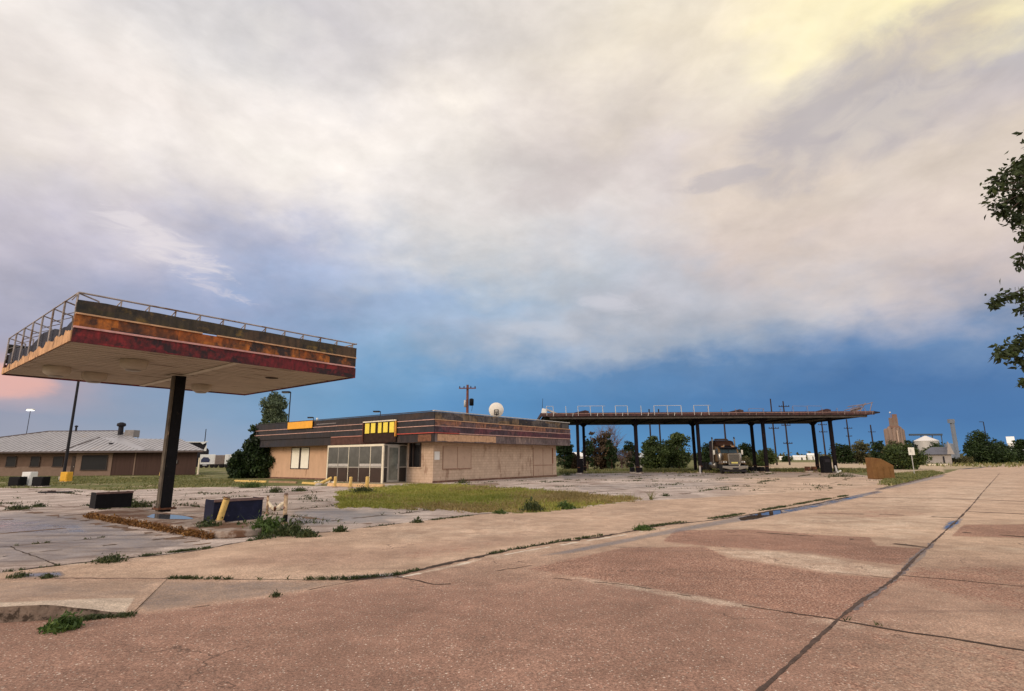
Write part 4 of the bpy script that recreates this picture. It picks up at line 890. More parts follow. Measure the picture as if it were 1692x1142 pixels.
for f0, f1, ms, mf, ou in bands:
    q = MB(); q.bx(-OV - ou, -OV - ou + .1, -OV - ou, FYL, fz(f0), fz(f1), mf); q.build('fascia_board', bld)
    q = MB()
    e = LS + OV - (.0 if f0 < .7 else 1.4); q.bx(-OV - ou + .1, e, -OV - ou, -OV - ou + .1, fz(f0) - (.25 * (f0 == 0) * 0), fz(f1), ms); q.build('fascia_board', bld)
    q = MB(); q.bx(LS + OV - .1, LS + OV - .002, -OV - ou + .102, LT + OV, fz(f0), fz(f1), ms); q.build('fascia_board', bld)
RED = mat('red_trim', (.42, .07, .05), .5, var=.2, scale=3)
for f, ms, mf, o_, z in ((.29, PINKTRIM, PINKTRIM, .08, .03), (.51, PINKTRIM, PINKTRIM, .08, .025), (.71, TR1, PINKTRIM, .07, .025)):
    if f > .3:
        q = MB(); q.bx(-OV - o_, -OV, signL + .02, FYL, fz(f) - z, fz(f) + z, mf); q.build('trim_strip', bld)
        q = MB(); q.bx(-OV - o_, -OV, -OV - o_, signR - .02, fz(f) - z, fz(f) + z, mf); q.build('trim_strip', bld)
    else:
        a = hit(546, T_, BC - S_ * OV)
        q = MB(); q.bx(-OV - o_, -OV, signL + .02, a, fz(f) - z, fz(f) + z, mat('salmon_trim', (.45, .20, .15), .6, var=.2)); q.build('trim_strip', bld)
        q = MB(); q.bx(-OV - o_ - .01, -OV, -OV - o_, signR - .02, fz(f) - z, fz(f) + z, RED); q.build('trim_strip', bld)
    q = MB(); c = hit(757, S_, BC - T_ * OV) if f < .3 else LS + OV
    q.bx(-OV - o_ + .001, c, -OV - o_, -OV, fz(f) - z, fz(f) + z, RED if f < .3 else ms); q.build('trim_strip', bld)
    if f < .3: q = MB(); q.bx(c + .01, LS + OV, -OV - o_, -OV, fz(f) - z, fz(f) + z, ms); q.build('trim_strip', bld)
# upper left of the front fascia has a missing board showing a grey strip
q = MB(); q.bx(-OV - .03, -OV - .001, hit(552, T_, BC - S_ * OV), hit(520, T_, BC - S_ * OV), fz(.80), fz(.83), mat('torn_strip', (.22, .19, .19), .7)); q.build('torn_trim', bld)
# bare wood where the skirt boards are gone
q = MB(); rr = random.Random(9); x = -OV + .35; xe = hit(819, S_, BC - T_ * OV)
while x < xe: w = rr.uniform(.25, .7); q.bx(x, min(xe, x + w - .02), -OV - .03, -OV - .001, fz(.02) + rr.uniform(0, .05), fz(.25), mat('bare_wood', (.50, .30, .18), .85, var=.25, scale=4)); x += w
q.build('bare_boards', bld)
q = MB(); q.bx(-OV - .03, -OV - .001, hit(712, T_, BC - S_ * OV), hit(690, T_, BC - S_ * OV), fz(.02), fz(.24), mat('scorched_wood', (.16, .075, .045), .9, var=.4, scale=5)); q.build('bare_boards', bld)
q = MB(); q.bx(-OV - .03, -OV - .001, hit(640, T_, BC - S_ * OV), hit(545, T_, BC - S_ * OV), fz(.0), fz(.27), mat('brown_skirt', (.085, .04, .032), .85, var=.4, scale=3)); q.build('fascia_board', bld)
# gutted sign box with yellow slats
P = BC + T_ * ((signL + signR) / 2) - S_ * (OV + .2); sz1, sz0 = zat(624, 696, P), zat(624, 731, P)
q = MB(); X0 = -OV - .2; q.bx(X0 + .08, X0 + .12, signR, signL, sz0, sz1, mat('sign_back', (.035, .018, .013), .9, var=.4, scale=4)); sgn = q.build('sign_box', bld); tag(sgn, 'gutted sign box with five yellow slats over the porch')
q = MB(); q.bx(X0 - .02, X0 + .1, signR - .04, signL, sz1 - .05, sz1 + .04, CREAM); q.bx(X0 - .02, X0 + .1, signR - .06, signR + .04, sz0 + (sz1 - sz0) * .25, sz1 - .052, mat('sign_frame_orange', (.62, .28, .05), .6)); q.bx(X0 - .02, X0 + .1, signL - .06, signL + .02, sz0 + .1, sz1 - .052, mat('sign_frame_brown', (.10, .035, .025), .8)); q.build('frame', sgn)
YS_ = mat('yellow_acrylic', (.78, .60, .06), .4, var=.12, scale=3, dirt=(.5, .33, .05), dthr=.62)
gap = (signL - signR - .2) / 5
for i in range(5):
    y = signR + .14 + gap * i; w = gap * (.72 if i != 2 else .55)
    q = MB(); q.bx(X0 + .01, X0 + .03, y, y + w, sz0 + (sz1 - sz0) * .44 + .02 * (i % 2), sz1 - .12, YS_); q.build('slat', sgn)
# orange sign panel on the left
a, b_ = hit(512, T_, BC - S_ * (OV + .15)), hit(471, T_, BC - S_ * (OV + .15)); P = BC + T_ * ((a + b_) / 2); 
q = MB(); oz0, oz1 = zat(490, 709.5, P), zat(490, 698, P); q.bx(-OV - .16, -OV - .1, a, b_, oz0, oz1, mat('orange_acrylic', (.80, .36, .02), .4, var=.12, scale=3)); op = q.build('orange_panel', bld, bevel=.02)
q = MB(); q.bx(-OV - .1, -OV + .0, a + .1, b_ + .12, oz0 - .03, oz1 - .03, DARK); q.build('backing', op)
q = MB(); P = BC + T_ * 18 + S_ * 2; q.tube((2, 17.6, ZT - .1), (2, 17.6, ZT + .55), .09, .09, WHITE, 10); q.build('vent_pipe', bld)
for y, z in ((19, .35), (20, .45), (16.9, .3)): q = MB(); q.tube((2.5, y, ZT - .1), (2.5, y, ZT + z), .025, .02, DARK, 6); q.build('vent_pipe', bld)
q = MB(); q.lathe((1.5, hit(601, T_), ZT), [(.28, 0), (.26, .12), (.14, .2), (.01, .22)], WHITE, n=14); q.build('roof_dome', bld)
# roof dish
dy = BC.y + 9; dp = at(820, 690, dy); ds = thing('satellite_dish', 'round white satellite dish standing on the store roof', 'dish', (dp.x, dp.y, ZT - .1), radians(4))
R_ = 12.5 / 900 * dp.y * .98; zc = at(820, 677.5, dy).z - ZT + .1
q = MB(); n = 28; prof = [(R_ * k / 6, .28 * R_ * (1 - (k / 6) ** 2)) for k in range(6, -1, -1)]; prof[-1] = (.005, prof[-1][1])
q.lathe((0, 0, zc), [(r, -h) for r, h in prof] , mat('dish_white', (.70, .64, .55), .5, var=.12, scale=2), n=32, axis='Y'); q.build('reflector', ds)
q = MB()
for sx in (-.16, .16): q.bx(sx - .035, sx + .035, -.36, -.30, zc - .48, zc - .02, DARK)
for zz in (-.04, -.24, -.46): q.bx(-.2, .2, -.37, -.31, zc + zz, zc + zz + .05, DARK)
q.build('mount_bracket', ds); q = MB(); q.tube((0, -.1, 0), (0, -.1, zc - .3), .06, m=DARK); q.build('mast', ds)

# pieces by the wall
def kerb_stop(x0, y0, x1, y1, label, m=YEL, h=.14, w=.16):
    a, b_ = g(x0, y0), g(x1, y1); d = b_ - a; t = thing('parking_stop', label, 'parking stop', tuple(a), math.atan2(d.y, d.x), 'worn yellow parking stops by the store')
    q = MB(); n = 10; L_ = d.length; rr = random.Random(int(x0)); poly = [(-w / 2, 0), (w / 2, 0), (w * .32, h), (-w * .32, h)]
    q.prism(poly, 0, L_, m, 'X'); q.build('block', t, bevel=.01)
    for xx in (.3, L_ - .3): q = MB(); q.tube((xx, 0, h - .01), (xx, 0, h + .02), .02, m=RUST, n=8); q.build('anchor_pin', t)
    return t
kerb_stop(388, 796, 440, 797.5, 'longest yellow parking stop, left of the building corner beneath the dark tree'); kerb_stop(445, 797.5, 490, 799, 'brown stained parking stop below the tan wall', mat('brown_kerb', (.30, .19, .11), .9, var=.3, scale=4)); kerb_stop(500, 799.5, 528, 801, 'short parking stop with flaked yellow paint below the boarded window')
kerb_stop(543, 803.2, 634, 806, 'pale yellow kerb block along the foot of the porch', mat('porch_kerb', (.56, .36, .18), .9, var=.2, scale=4), h=.2, w=.25)
for i, (x, y, yt, lb) in enumerate(((553, 805.5, 788, 'leftmost of the three yellow bollards before the porch'), (578.5, 806.5, 788.5, 'middle one of the three yellow bollards before the porch'), (606, 807.5, 788, 'rightmost and thickest of the three yellow bollards before the porch'))):
    bollard(x, y, x + 1.5, yt, .09 + .015 * (i == 2), 'bollard', lb, cap=YEL, grp='bollards in front of the porch')
p = g(531, 802); t = thing('fallen_bollard', 'broken yellow bollard tipped over beside the porch corner', 'bollard', tuple(p), .3)
q = MB(); q.tube((-.1, 0, .08), (.62, .1, .48), .1, .09, YEL, 12); q.build('post', t); q = MB(); q.lathe((-.15, 0, 0), [(.3, 0), (.24, .12), (.1, .16)], CONC, n=9); q.build('footing', t)
p = g(533, 799.5); t = thing('rubble_heap', 'low heap of cream rubble at the porch corner', 'rubble', tuple(p)); q = MB(); rr = random.Random(4)
for i in range(16): q.box((rr.gauss(0, .5), rr.gauss(0, .2), rr.uniform(.03, .15)), (rr.uniform(.1, .35), rr.uniform(.1, .25), rr.uniform(.06, .2)), CREAM, rz=rr.random() * 3, rx=rr.uniform(-.5, .5))
q.build('chunks', t)

# ------------------------------------------------------------------ long truck canopy (right, behind)
NY, FY, CH = 60.0, 67.0, 0
ZU = at(1400, 697.0, 70).z * .5 + at(1453, 686, 58.2).z * .5
x0, x1 = at(893, 684, 58.2).x, at(1453, 684, 58.2).x
tcn = thing('truck_canopy', 'long derelict truck canopy on thin black posts with pale broken railing frames on top', 'canopy', ((x0 + x1) / 2, 64, 0))
hw2 = (x1 - x0) / 2
RUSTR = patch_mat('rust_red_fascia', [(.035, .011, .012), (.06, .02, .018), (.03, .014, .014), (.07, .03, .025)], (3, 3, .4), noise=1.5)
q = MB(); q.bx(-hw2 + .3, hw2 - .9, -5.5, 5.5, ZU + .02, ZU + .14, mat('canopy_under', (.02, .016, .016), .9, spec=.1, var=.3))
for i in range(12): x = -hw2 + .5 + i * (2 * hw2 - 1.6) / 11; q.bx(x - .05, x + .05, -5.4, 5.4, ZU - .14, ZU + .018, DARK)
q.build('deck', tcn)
q = MB(); q.bx(-hw2, hw2 - .5, -5.8, -5.6, ZU + .04, ZU + .42, RUSTR); q.bx(-hw2, hw2 - 1.2, 5.6, 5.8, ZU, ZU + .4, RUSTR); q.bx(-hw2, -hw2 + .15, -5.59, 5.59, ZU + .04, ZU + .4, RUSTR)
q.bx(hw2 - .9, hw2 - .75, -5.59, 5.59, ZU + .04, ZU + .36, RUSTR); q.prism([(hw2 - .5, ZU + .1), (hw2 + .1, ZU + .2), (hw2 + .1, ZU + .32), (hw2 - .5, ZU + .4)], -5.8, -5.6, DARK, 'Y'); q.build('fascia', tcn)
q = MB(); q.bx(-hw2 + .1, hw2 - .6, -5.84, -5.802, ZU + .3, ZU + .33, PINKTRIM); q.bx(-hw2 + 1.0, hw2 - 1.2, -5.55, -5.3, ZU - .22, ZU + .0, mat('beam_grey', (.10, .085, .075), .8, var=.3)); q.bx(-hw2 + .6, hw2 - 1.3, 5.3, 5.55, ZU - .22, ZU, MATS['beam_grey']); q.build('edge_beam', tcn)
POST = mat('post_dark', (.010, .007, .009), .8, spec=.12, var=.4, scale=3, dirt=(.12, .05, .03), dthr=.66, dscale=2)
def post(xp, Y, lean=0):
    p = at(xp, 720, Y); X = p.x - tcn.location.x; Yl = Y - 64
    q = MB(); q.box((X, Yl, ZU / 2 - .08), (.30, .30, ZU - .1), POST); 
    q.prism([(X - .12, ZU - .62), (X + .12, ZU - .62), (X + .55, ZU - .23), (X - .55, ZU - .23)], Yl - .1, Yl + .1, POST, 'Y')
    o = q.build('post', tcn); q = MB(); q.box((X, Yl, .06), (.6, .6, .12), CONC); q.box((X, Yl, .7), (.34, .34, .08), RUST); q.build('footing', o)
for xp in (954.5, 1051, 1153.5, 1262, 1374): post(xp, NY)
for xp in (964.5, 1050, 1145.5, 1243, 1345): post(xp, FY)
PALE = mat('pale_rail', (.48, .47, .44), .5, var=.2, scale=3); DRL = mat('dull_rail', (.22, .17, .16), .7, var=.3, scale=3)
xs = [903, 914, 935, 955, 975.5, 996, 1017, 1037, 1059.5, 1081, 1103, 1126, 1147, 1171, 1193, 1216, 1238, 1262, 1291, 1311, 1335, 1359, 1384, 1411, 1430]
tops = {955: 1, 975.5: 1, 996: 0, 1017: 1, 1037: 0, 1059.5: 0, 1081: 1, 1103: 1, 1126: 0, 1147: 1, 1171: 0, 903: 1, 1238: 1, 1311: 1, 1335: 1, 1411: 1}
for i, xp in enumerate(xs):
    p = at(xp, 684, 58.2); X = p.x - tcn.location.x; pale = xp < 1185; m = PALE if pale else DRL; hh = 1.12 if pale else (.75 if xp not in (1311, 1335, 1411) else 1.0); r = .03 if pale else .022
    q = MB(); q.tube((X + .04, -5.82, ZU + .1), (X, -5.82, ZU + hh), r, r, m, 6)
    if tops.get(xp) and i + 1 < len(xs):
        X2 = at(xs[i + 1], 684, 58.2).x - tcn.location.x; q.tube((X, -5.82, ZU + hh), (X2, -5.82, ZU + hh - (.0 if pale else .04)), r * .8, r * .8, m, 6)
    if i in (5, 13): q.tube((X, -5.82, ZU + hh), (X + .35, -5.5, ZU + hh + .02), r * .7, r * .7, m, 6)
    q.tube((X, -5.82, ZU + hh), (X + .1, -5.2, ZU + .4), r * .6, r * .6, m, 5); q.build('rail_frame', tcn)
    if i % 2 == 0: q = MB(); q.box((X + .75, -5.83, ZU + .22), (.05, .05, .34), m, ry=.2); q.build('bracket', tcn)
# wreckage at both ends of the deck
q = MB(); X = -hw2 + .4; q.box((X, -5.4, ZU + .62), (.5, .4, .55), WHITE, ry=.2); q.box((X + .9, -5.4, ZU + .55), (1.5, .5, .16), mat('torn_sheet', (.45, .42, .40), .6, var=.3), ry=.38); q.tube((X - .2, -5.4, ZU + .4), (X - .1, -5.4, ZU + 2.0), .03, .02, DARK, 5); q.build('torn_sheet_metal', tcn)
q = MB()
for a, b_ in (((hw2 - 3.6, ZU + .5), (hw2 - .4, ZU + 1.35)), ((hw2 - 3.2, ZU + .9), (hw2 - 1.0, ZU + 1.2)), ((hw2 - 2.0, ZU + .3), (hw2 - 1.2, ZU + 1.3)), ((hw2 - 3.0, ZU + .5), (hw2 - 1.4, ZU + .9)), ((hw2 - .9, ZU + .4), (hw2 - .5, ZU + 1.3))):
    q.tube((a[0], -5.7, a[1]), (b_[0], -5.6, b_[1]), .045, .04, DRL, 5)
q.box((hw2 - 2.2, -5.4, ZU + .6), (1.0, .3, .3), DRL, ry=-.3); q.build('bent_frames', tcn)
for xf in (.12, .58, .84): q = MB(); X = -hw2 + 2 * hw2 * xf; q.prism([(X - .9, ZU + .42), (X + .9, ZU + .42), (X + .9, ZU + .62), (X + .5, ZU + .72)], -5.4, -5.3, RUSTR, 'Y'); q.build('torn_fascia', tcn)

def rbox(name, label, cat, x, y0, y1, wpx, Y, m, m2=None, d=.6, grp=None, yaw=0, top=None):
    p = at(x, y1, Y); z0 = 0; h = (at(x, y0, Y).z - at(x, y1, Y).z); w = wpx / 900 * Y * .97
    t = thing(name, label, cat, (p.x, p.y, 0), yaw, grp); q = MB(); q.bx(-w / 2, w / 2, -d / 2, d / 2, 0.02, h, m); q.build('casing', t, bevel=.03)
    q = MB(); q.bx(-w / 2 - .04, w / 2 + .04, -d / 2 - .04, d / 2 + .04, 0, .1, CONC); q.build('base', t)
    if top: q = MB(); q.bx(-w / 2 - .02, w / 2 + .02, -d / 2 - .02, d / 2 + .02, h - .06, h + .04, top); q.build('lid', t)
    return t
rbox('diesel_pump', 'tall black diesel pump casing between the two leftmost canopy posts', 'pump', 959, 752, 778, 9, NY + 1, BLACK, top=WHITE)
def low_plinth(x, lbl, w=20, m=BLACK):
    p = at(x, 777, NY + 1.5); t = thing('pump_plinth', lbl, 'plinth', (p.x, p.y, 0), 0, 'empty pump plinths under the truck canopy'); W_ = w / 900 * p.y
    q = MB(); q.bx(-W_ / 2, W_ / 2, -.5, .5, 0, .16, CONC); q.build('slab', t)
    q = MB(); q.bx(-W_ / 2 + .05, -.22, -.35, .35, .162, .62, m); q.build('stub', t); q = MB(); q.bx(.22, W_ / 2 - .05, -.35, .35, .162, .62, m); q.build('stub', t)
low_plinth(1051, 'pump plinth with two dark stubs either side of the second canopy post', 20); low_plinth(1250, 'wide black plinth just right of the parked truck', 24); low_plinth(1340, 'brown plinth left of the round topped pump', 16, RUST)
p = at(1366, 781, NY - 1); t = thing('round_pump', 'tall black pump housing with a rounded top near the right end of the canopy', 'pump', (p.x, p.y, 0))
w = 6.8 / 900 * p.y; h = 1.78; pts = [(-w, 0), (w, 0), (w * 1.02, h * .75)] + [(w * cos(a), h * .8 + w * .75 * sin(a)) for a in [pi * i / 10 for i in range(1, 10)]] + [(-w * 1.02, h * .75)]
q = MB(); q.prism(pts, -.35, .35, BLACK, 'Y'); q.build('housing', t, bevel=.03); q = MB(); q.bx(-w * .6, w * .6, -.37, -.352, h * .62, h * .8, DARK); q.build('dial_face', t)
p = at(1383, 781, NY - .5); t = thing('broken_bollard', 'white broken bollard stump under the right end of the canopy', 'bollard', (p.x, p.y, 0)); q = MB(); q.tube((0, 0, 0), (-.1, 0, .75), .11, .08, WHITE, 10); q.build('stump', t); q = MB(); q.tube((.1, .1, 0), (.5, .1, .2), .1, .1, WHITE, 10); q.build('fallen_piece', t)
p = at(1157, 781, NY - .4); t = thing('broken_bollard', 'white bollard stump at the post left of the truck', 'bollard', (p.x, p.y, 0)); q = MB(); q.tube((0, 0, 0), (.03, 0, .8), .10, .09, GALV, 10); q.build('stump', t); q = MB(); q.tube((.03, 0, .8), (.03, 0, .86), .11, .09, RUST, 10); q.build('cap', t)
# ground level items on the far left
def cab_box(x, y0, y1, wpx, m, name, label, cat, d=.6):
    b = g(x, y1); h = at(x, y0, b.y).z; w = wpx / 900 * b.y * .95; t = thing(name, label, cat, tuple(b)); q = MB(); q.bx(-w / 2, w / 2, 0, d, 0, h, m); q.build('cabinet', t, bevel=.03)
    q = MB(); q.bx(-w / 2 + .06, w / 2 - .06, -.02, -.002, h * .2, h * .8, m); q.build('panel', t); q = MB(); q.bx(-w / 2 - .05, w / 2 + .05, -.05, d + .05, 0, .06, CONC); q.build('base', t); return t
cab_box(103.5, 780, 797, 12, mat('orange_cabinet', (.72, .38, .04), .6, var=.15, scale=4), 'utility_box', 'small orange yellow utility box on the grass left of the canopy', 'utility box')
cab_box(40, 780, 804, 15, WHITE, 'white_cabinet', 'white cabinet standing between two black drums on the far left', 'cabinet')
for x, lb in ((21, 'black dispenser stub left of the white cabinet'), (60, 'black dispenser stub right of the white cabinet')): cab_box(x, 788, 805, 19, BLACK, 'pump_stub', lb, 'pump base')
a = g(67, 815); t = thing('steel_plate', 'flat dark steel plate lying on the lot at the far left', 'plate', tuple(a)); q = MB(); q.box((.7, .1, .05), (1.55, .35, .06), DARK, rz=.05); q.build('plate', t); q = MB(); q.box((.5, .1, .1), (.3, .2, .05), RUST, rz=.3); q.build('scrap', t)
# rusted dumpster panel on the right
b = g(1462, 792); t = thing('rusted_bin', 'rust brown steel bin with a sloping top beside the road verge', 'bin', tuple(b), radians(-6)); k = b.y / 900
RB = mat('rust_brown_bin', (.17, .085, .03), .85, var=.2, scale=2, dirt=(.13, .055, .02), dthr=.58, dscale=1.5, bump=.3)
h1 = at(1446, 756, b.y).z; h2 = at(1478, 769, b.y).z; wb = 33 * k * .97
q = MB(); q.prism([(-wb / 2, .02), (wb / 2, .02), (wb / 2, h2), (-wb / 2 + .45 * wb, h1 * .94), (-wb / 2, h1)], 0, .9, RB, 'Y'); q.build('body', t, bevel=.015)
q = MB()
for x in (-.3, 0.0, .3): q.bx(x * wb - .02, x * wb + .02, -.03, -.002, .1, h2 * .9, RB)
q.bx(-wb / 2, wb / 2, -.04, -.002, .05, .12, RB); q.build('ribs', t); q = MB(); q.bx(wb / 2 + .002, wb / 2 + .06, .3, .6, .5, .7, RUST); q.build('lift_pocket', t)
# sign by the verge
b = g(1511, 784); t = thing('road_sign', 'small white road sign seen from behind on a thin post by the verge', 'sign', tuple(b), radians(10)); z0_, z1_ = at(1505, 752, b.y).z, at(1505, 739.5, b.y).z; w = 11.5 / 900 * b.y
q = MB(); q.tube((0, 0, 0), (0, 0, z1_ - .1), .04, .035, GALV, 8); q.build('post', t); q = MB(); q.bx(-w / 2, w / 2, -.06, -.04, z0_, z1_, mat('sign_white', (.80, .76, .66), .5, var=.06)); sgp = q.build('plate', t, bevel=.008)
q = MB(); q.bx(.02, .05, -.068, -.061, z0_ + .15, z1_ - .2, mat('sign_grey', (.35, .33, .30), .6)); q.bx(-.16, -.1, -.068, -.061, z0_ + .25, z1_ - .15, MATS['sign_grey']); q.build('marking', sgp)
# ------------------------------------------------------------------ vegetation
def leaf_quads(P, size, rng_, flat=.5, asp=.55, up=0.0):
    n = len(P); a = rng_.normal(size=(n, 3)); a[:, 2] += up; a /= np.linalg.norm(a, axis=1)[:, None]
    b = rng_.normal(size=(n, 3)); b -= (b * a).sum(1)[:, None] * a; b /= np.linalg.norm(b, axis=1)[:, None]
    s = size * rng_.uniform(.6, 1.35, n)[:, None]
    V = np.stack([P - a * s, P + b * s * asp, P + a * s, P - b * s * asp], 1).reshape(-1, 3)
    return V, np.arange(4 * n).reshape(n, 4)
def tree(name, label, cat, px0, py0, pyb, wpx, Y, lm, nleaf=2500, ls=.16, seed=1, trunk=.25, clumps=26, lean=0, grp=None, bare=0, base=None, shape=1.0, low=.12, bark=None, depth=.8):
    """tree whose crown spans wpx and reaches py0, standing at distance Y"""
    rn = np.random.default_rng(seed); rr = random.Random(seed)
    if base is None: p = at(px0, pyb, Y); p.z = 0
    else: p = Vector(base)
    top = at(px0, py0, Y).z * .93; w = wpx / 900 * Y * .5 * .9
    t = thing(name, label, cat, tuple(p), 0, grp); bark = bark or WOODP
    q = MB(); H = top; cz = H * (low + (1 - low) * .5); rz_ = H * (1 - low) * .5
    cs = []
    for i in range(clumps):
        while True:
            v = np.array([rr.uniform(-1, 1), rr.uniform(-1, 1), rr.uniform(-1, 1)])
            if .25 < np.linalg.norm(v) < 1: break
        v = v / np.linalg.norm(v) * (np.linalg.norm(v) ** .5) * .80
        f = 1 - (1 - shape) * max(0, v[2])
        cs.append(np.array([v[0] * w * f + lean * v[2], v[1] * w * depth * f, cz + v[2] * rz_]))
    r0 = trunk * .5; tp = Vector((lean * .3, 0, H * .62)); mid = Vector((rr.uniform(-.1, .1) * w, 0, H * .3))
    q.path([(0, 0, -.1), mid, tp], [r0, r0 * .75, r0 * .35], bark, 8)
    for c in cs[:max(9, clumps // 2)]:
        s = mid.lerp(tp, rr.random()); m_ = s.lerp(Vector(c), .5) + Vector((0, 0, .08 * H)); q.path([s, m_, Vector(c)], [r0 * .35, r0 * .2, r0 * .06], bark, 5)
    if bare:
        for i in range(bare):
            c = cs[rr.randrange(len(cs))]; s = Vector(c) * .75; s.z = c[2] * .85
            for k in range(3):
                e = Vector(c) + Vector((rr.gauss(0, .35) * w, rr.gauss(0, .3) * w, abs(rr.gauss(.2, .25)) * rz_)); q.path([s, s.lerp(e, .5) + Vector((rr.gauss(0, .05) * w, 0, 0)), e], [r0 * .10, r0 * .07, r0 * .03], bark, 3)
    q.build('trunk', t)
    if nleaf:
        cc = list(cs)
        for c in cs:
            for j in range(2): cc.append(c + np.array([rr.gauss(0, .16) * w, rr.gauss(0, .14) * w, rr.gauss(0, .13) * H * (1 - low)]))
        nleaf = int(nleaf * 1.7); per = nleaf // len(cc); Ps = []
        for c in cc:
            r = w * rr.uniform(.09, .32); k = int(per * (r / w / .2) ** 1.5) + 3; d = rn.normal(size=(k, 3)); ln_ = np.linalg.norm(d, axis=1)[:, None]; d = d / ln_ * np.minimum(ln_, 2.2) / 1.5
            Ps.append(c + d * r * np.array([1, .9, rr.uniform(.5, .95)]))
        k = nleaf // 9; v = rn.normal(size=(k, 3)); v /= np.linalg.norm(v, axis=1)[:, None]; v *= (rn.uniform(.1, 1, k) ** .4)[:, None]; Ps.append(v * [w * .92, w * depth * .9, rz_ * .95] + [0, 0, cz])
        P = np.vstack(Ps); P = P[P[:, 2] > .05]
        V, F = leaf_quads(P, ls, rn); np_mesh('crown', V, F, [lm], parent=t)
    return t
LD = leaf_mat('leaf_dark', (.006, .012, .004), (.075, .115, .03), (.022, .042, .011)); LM = leaf_mat('leaf_mid', (.018, .03, .008), (.16, .19, .05), (.055, .082, .022))
LO = leaf_mat('leaf_olive', (.04, .045, .018), (.17, .15, .06), (.09, .085, .035)); LR = leaf_mat('leaf_reddish', (.05, .03, .018), (.18, .10, .06), (.09, .06, .03))
LS_ = leaf_mat('leaf_silver', (.04, .06, .035), (.20, .24, .13), (.10, .13, .07)); PURB = mat('purple_twigs', (.17, .115, .12), .9, var=.3, scale=2)
TB = 'trees in the distance beyond the lot'
tree('tree', 'tall open green tree rising behind the left end of the store', 'tree', 444, 643, 790, 54, 58, LS_, 8500, .14, 11, .35, 64, low=.0, shape=.85)
tree('bush', 'large dark bushy tree against the left corner of the store', 'tree', 426, 700, 796, 62, 53.5, LD, 10500, .15, 12, .3, 60, low=-.12, shape=.75)
tree('bush', 'low dark shrub at the left foot of the bushy tree', 'shrub', 395, 737, 796, 42, 53, LD, 4200, .14, 13, .12, 30, low=-.15)
T_SP = [ # x, top, base, width, Y, mat, leaves, size, label
 (934, 716, 779, 32, 88, LD, 2600, .22, 'dark green tree just right of the store building'),
 (948, 745, 779, 22, 90, LR, 1200, .2, 'reddish shrub beside the dark tree at the store end'),
 (992, 712, 777, 50, 86, LR, 3600, .22, 'reddish brown bushy tree behind the second canopy bay'),
 (971, 716, 777, 20, 84, LD, 1100, .2, 'narrow green tree left of the reddish tree'),
 (1011, 722, 777, 22, 84, LD, 1600, .2, 'dark green sapling in front of the bare purple tree'),
 (1044, 727, 777, 28, 100, LD, 1800, .22, 'round dark tree left of the second canopy post'),
 (1081, 718, 777, 48, 86, LM, 3800, .22, 'wide green bush right of the second canopy post'),
 (1122, 708, 776, 50, 88, LM, 4200, .22, 'tallest green bush behind the third canopy bay'),
 (1104, 728, 776, 36, 92, LD, 2000, .22, 'dark green bush between two taller bushes'),
 (1170, 733, 776, 40, 105, LD, 2200, .25, 'dark tree behind the cab of the parked truck'),
 (1236, 735, 775, 34, 108, LD, 2000, .25, 'dark tree right of the parked truck'),
 (1264, 741, 775, 40, 104, LM, 2400, .24, 'green bush behind the fourth canopy bay'),
 (1396, 729, 770, 34, 135, LD, 2400, .3, 'dark tree at the right end of the truck canopy'),
 (1422, 728, 770, 42, 140, LO, 2400, .3, 'greyish olive tree near the right utility poles'),
 (1455, 725, 770, 30, 130, LD, 2200, .28, 'dark tree left of the grain elevator'),
 (1478, 727, 772, 34, 110, LO, 2400, .26, 'purplish olive tree in front of the grain elevator'),
 (1494, 731, 780, 54, 72, LM, 5200, .19, 'spreading green tree behind the small white sign'),
 (1511, 722, 770, 26, 120, LD, 1800, .26, 'narrow dark tree right of the grain elevator'),
 (1540, 737, 767, 34, 135, LM, 2000, .28, 'green tree left of the white cone roofed bin'),
 (1556, 727, 752, 34, 190, LD, 1500, .4, 'tree crown under the white cone roof'),
 (1632, 717, 767, 74, 120, LD, 9000, .27, 'broad round dark tree right of the metal bin'),
 (1655, 726, 766, 44, 140, LD, 2600, .3, 'dark tree behind the broad round tree'),
 (1690, 725, 762, 30, 130, LD, 2400, .3, 'dark tree at the right edge in front of the white building'),
 (1592, 757, 768, 36, 118, LO, 1600, .22, 'low tan brush left of the broad round tree'),
 (1300, 752, 765, 16, 200, LD, 500, .4, 'small dark bush before the far white sheds'),
 (1236, 754, 772, 18, 92, LO, 600, .2, 'small olive scrub beside the truck bumper'),
]
for i, (x, y0, y1, w, Y, m, n, s, lb) in enumerate(T_SP):
    tree('tree' if y1 - y0 > 30 else 'shrub', lb, 'tree' if y1 - y0 > 30 else 'shrub', x, y0, y1, w * 1.05, Y, m, int(n * .8), s * .8, 40 + i, .3, 22, grp=TB, low=-.10, shape=.8)
tree('bare_tree', 'leafless purple grey tree behind the second canopy bay', 'tree', 1008, 691, 777, 58, 95, LR, 0, .2, 91, .45, 26, bare=90, bark=PURB, low=.2)
tree('bare_tree', 'low leafless purplish brush right of the bare tree', 'tree', 1028, 735, 777, 44, 94, LR, 400, .15, 92, .3, 22, bare=90, bark=PURB, low=.0)
tree('bare_tree', 'thin leafless shrub leaning at the canopy right post', 'shrub', 1335, 768, 782, 22, 63, LR, 0, .1, 93, .1, 10, bare=20, bark=PURB, low=.0)
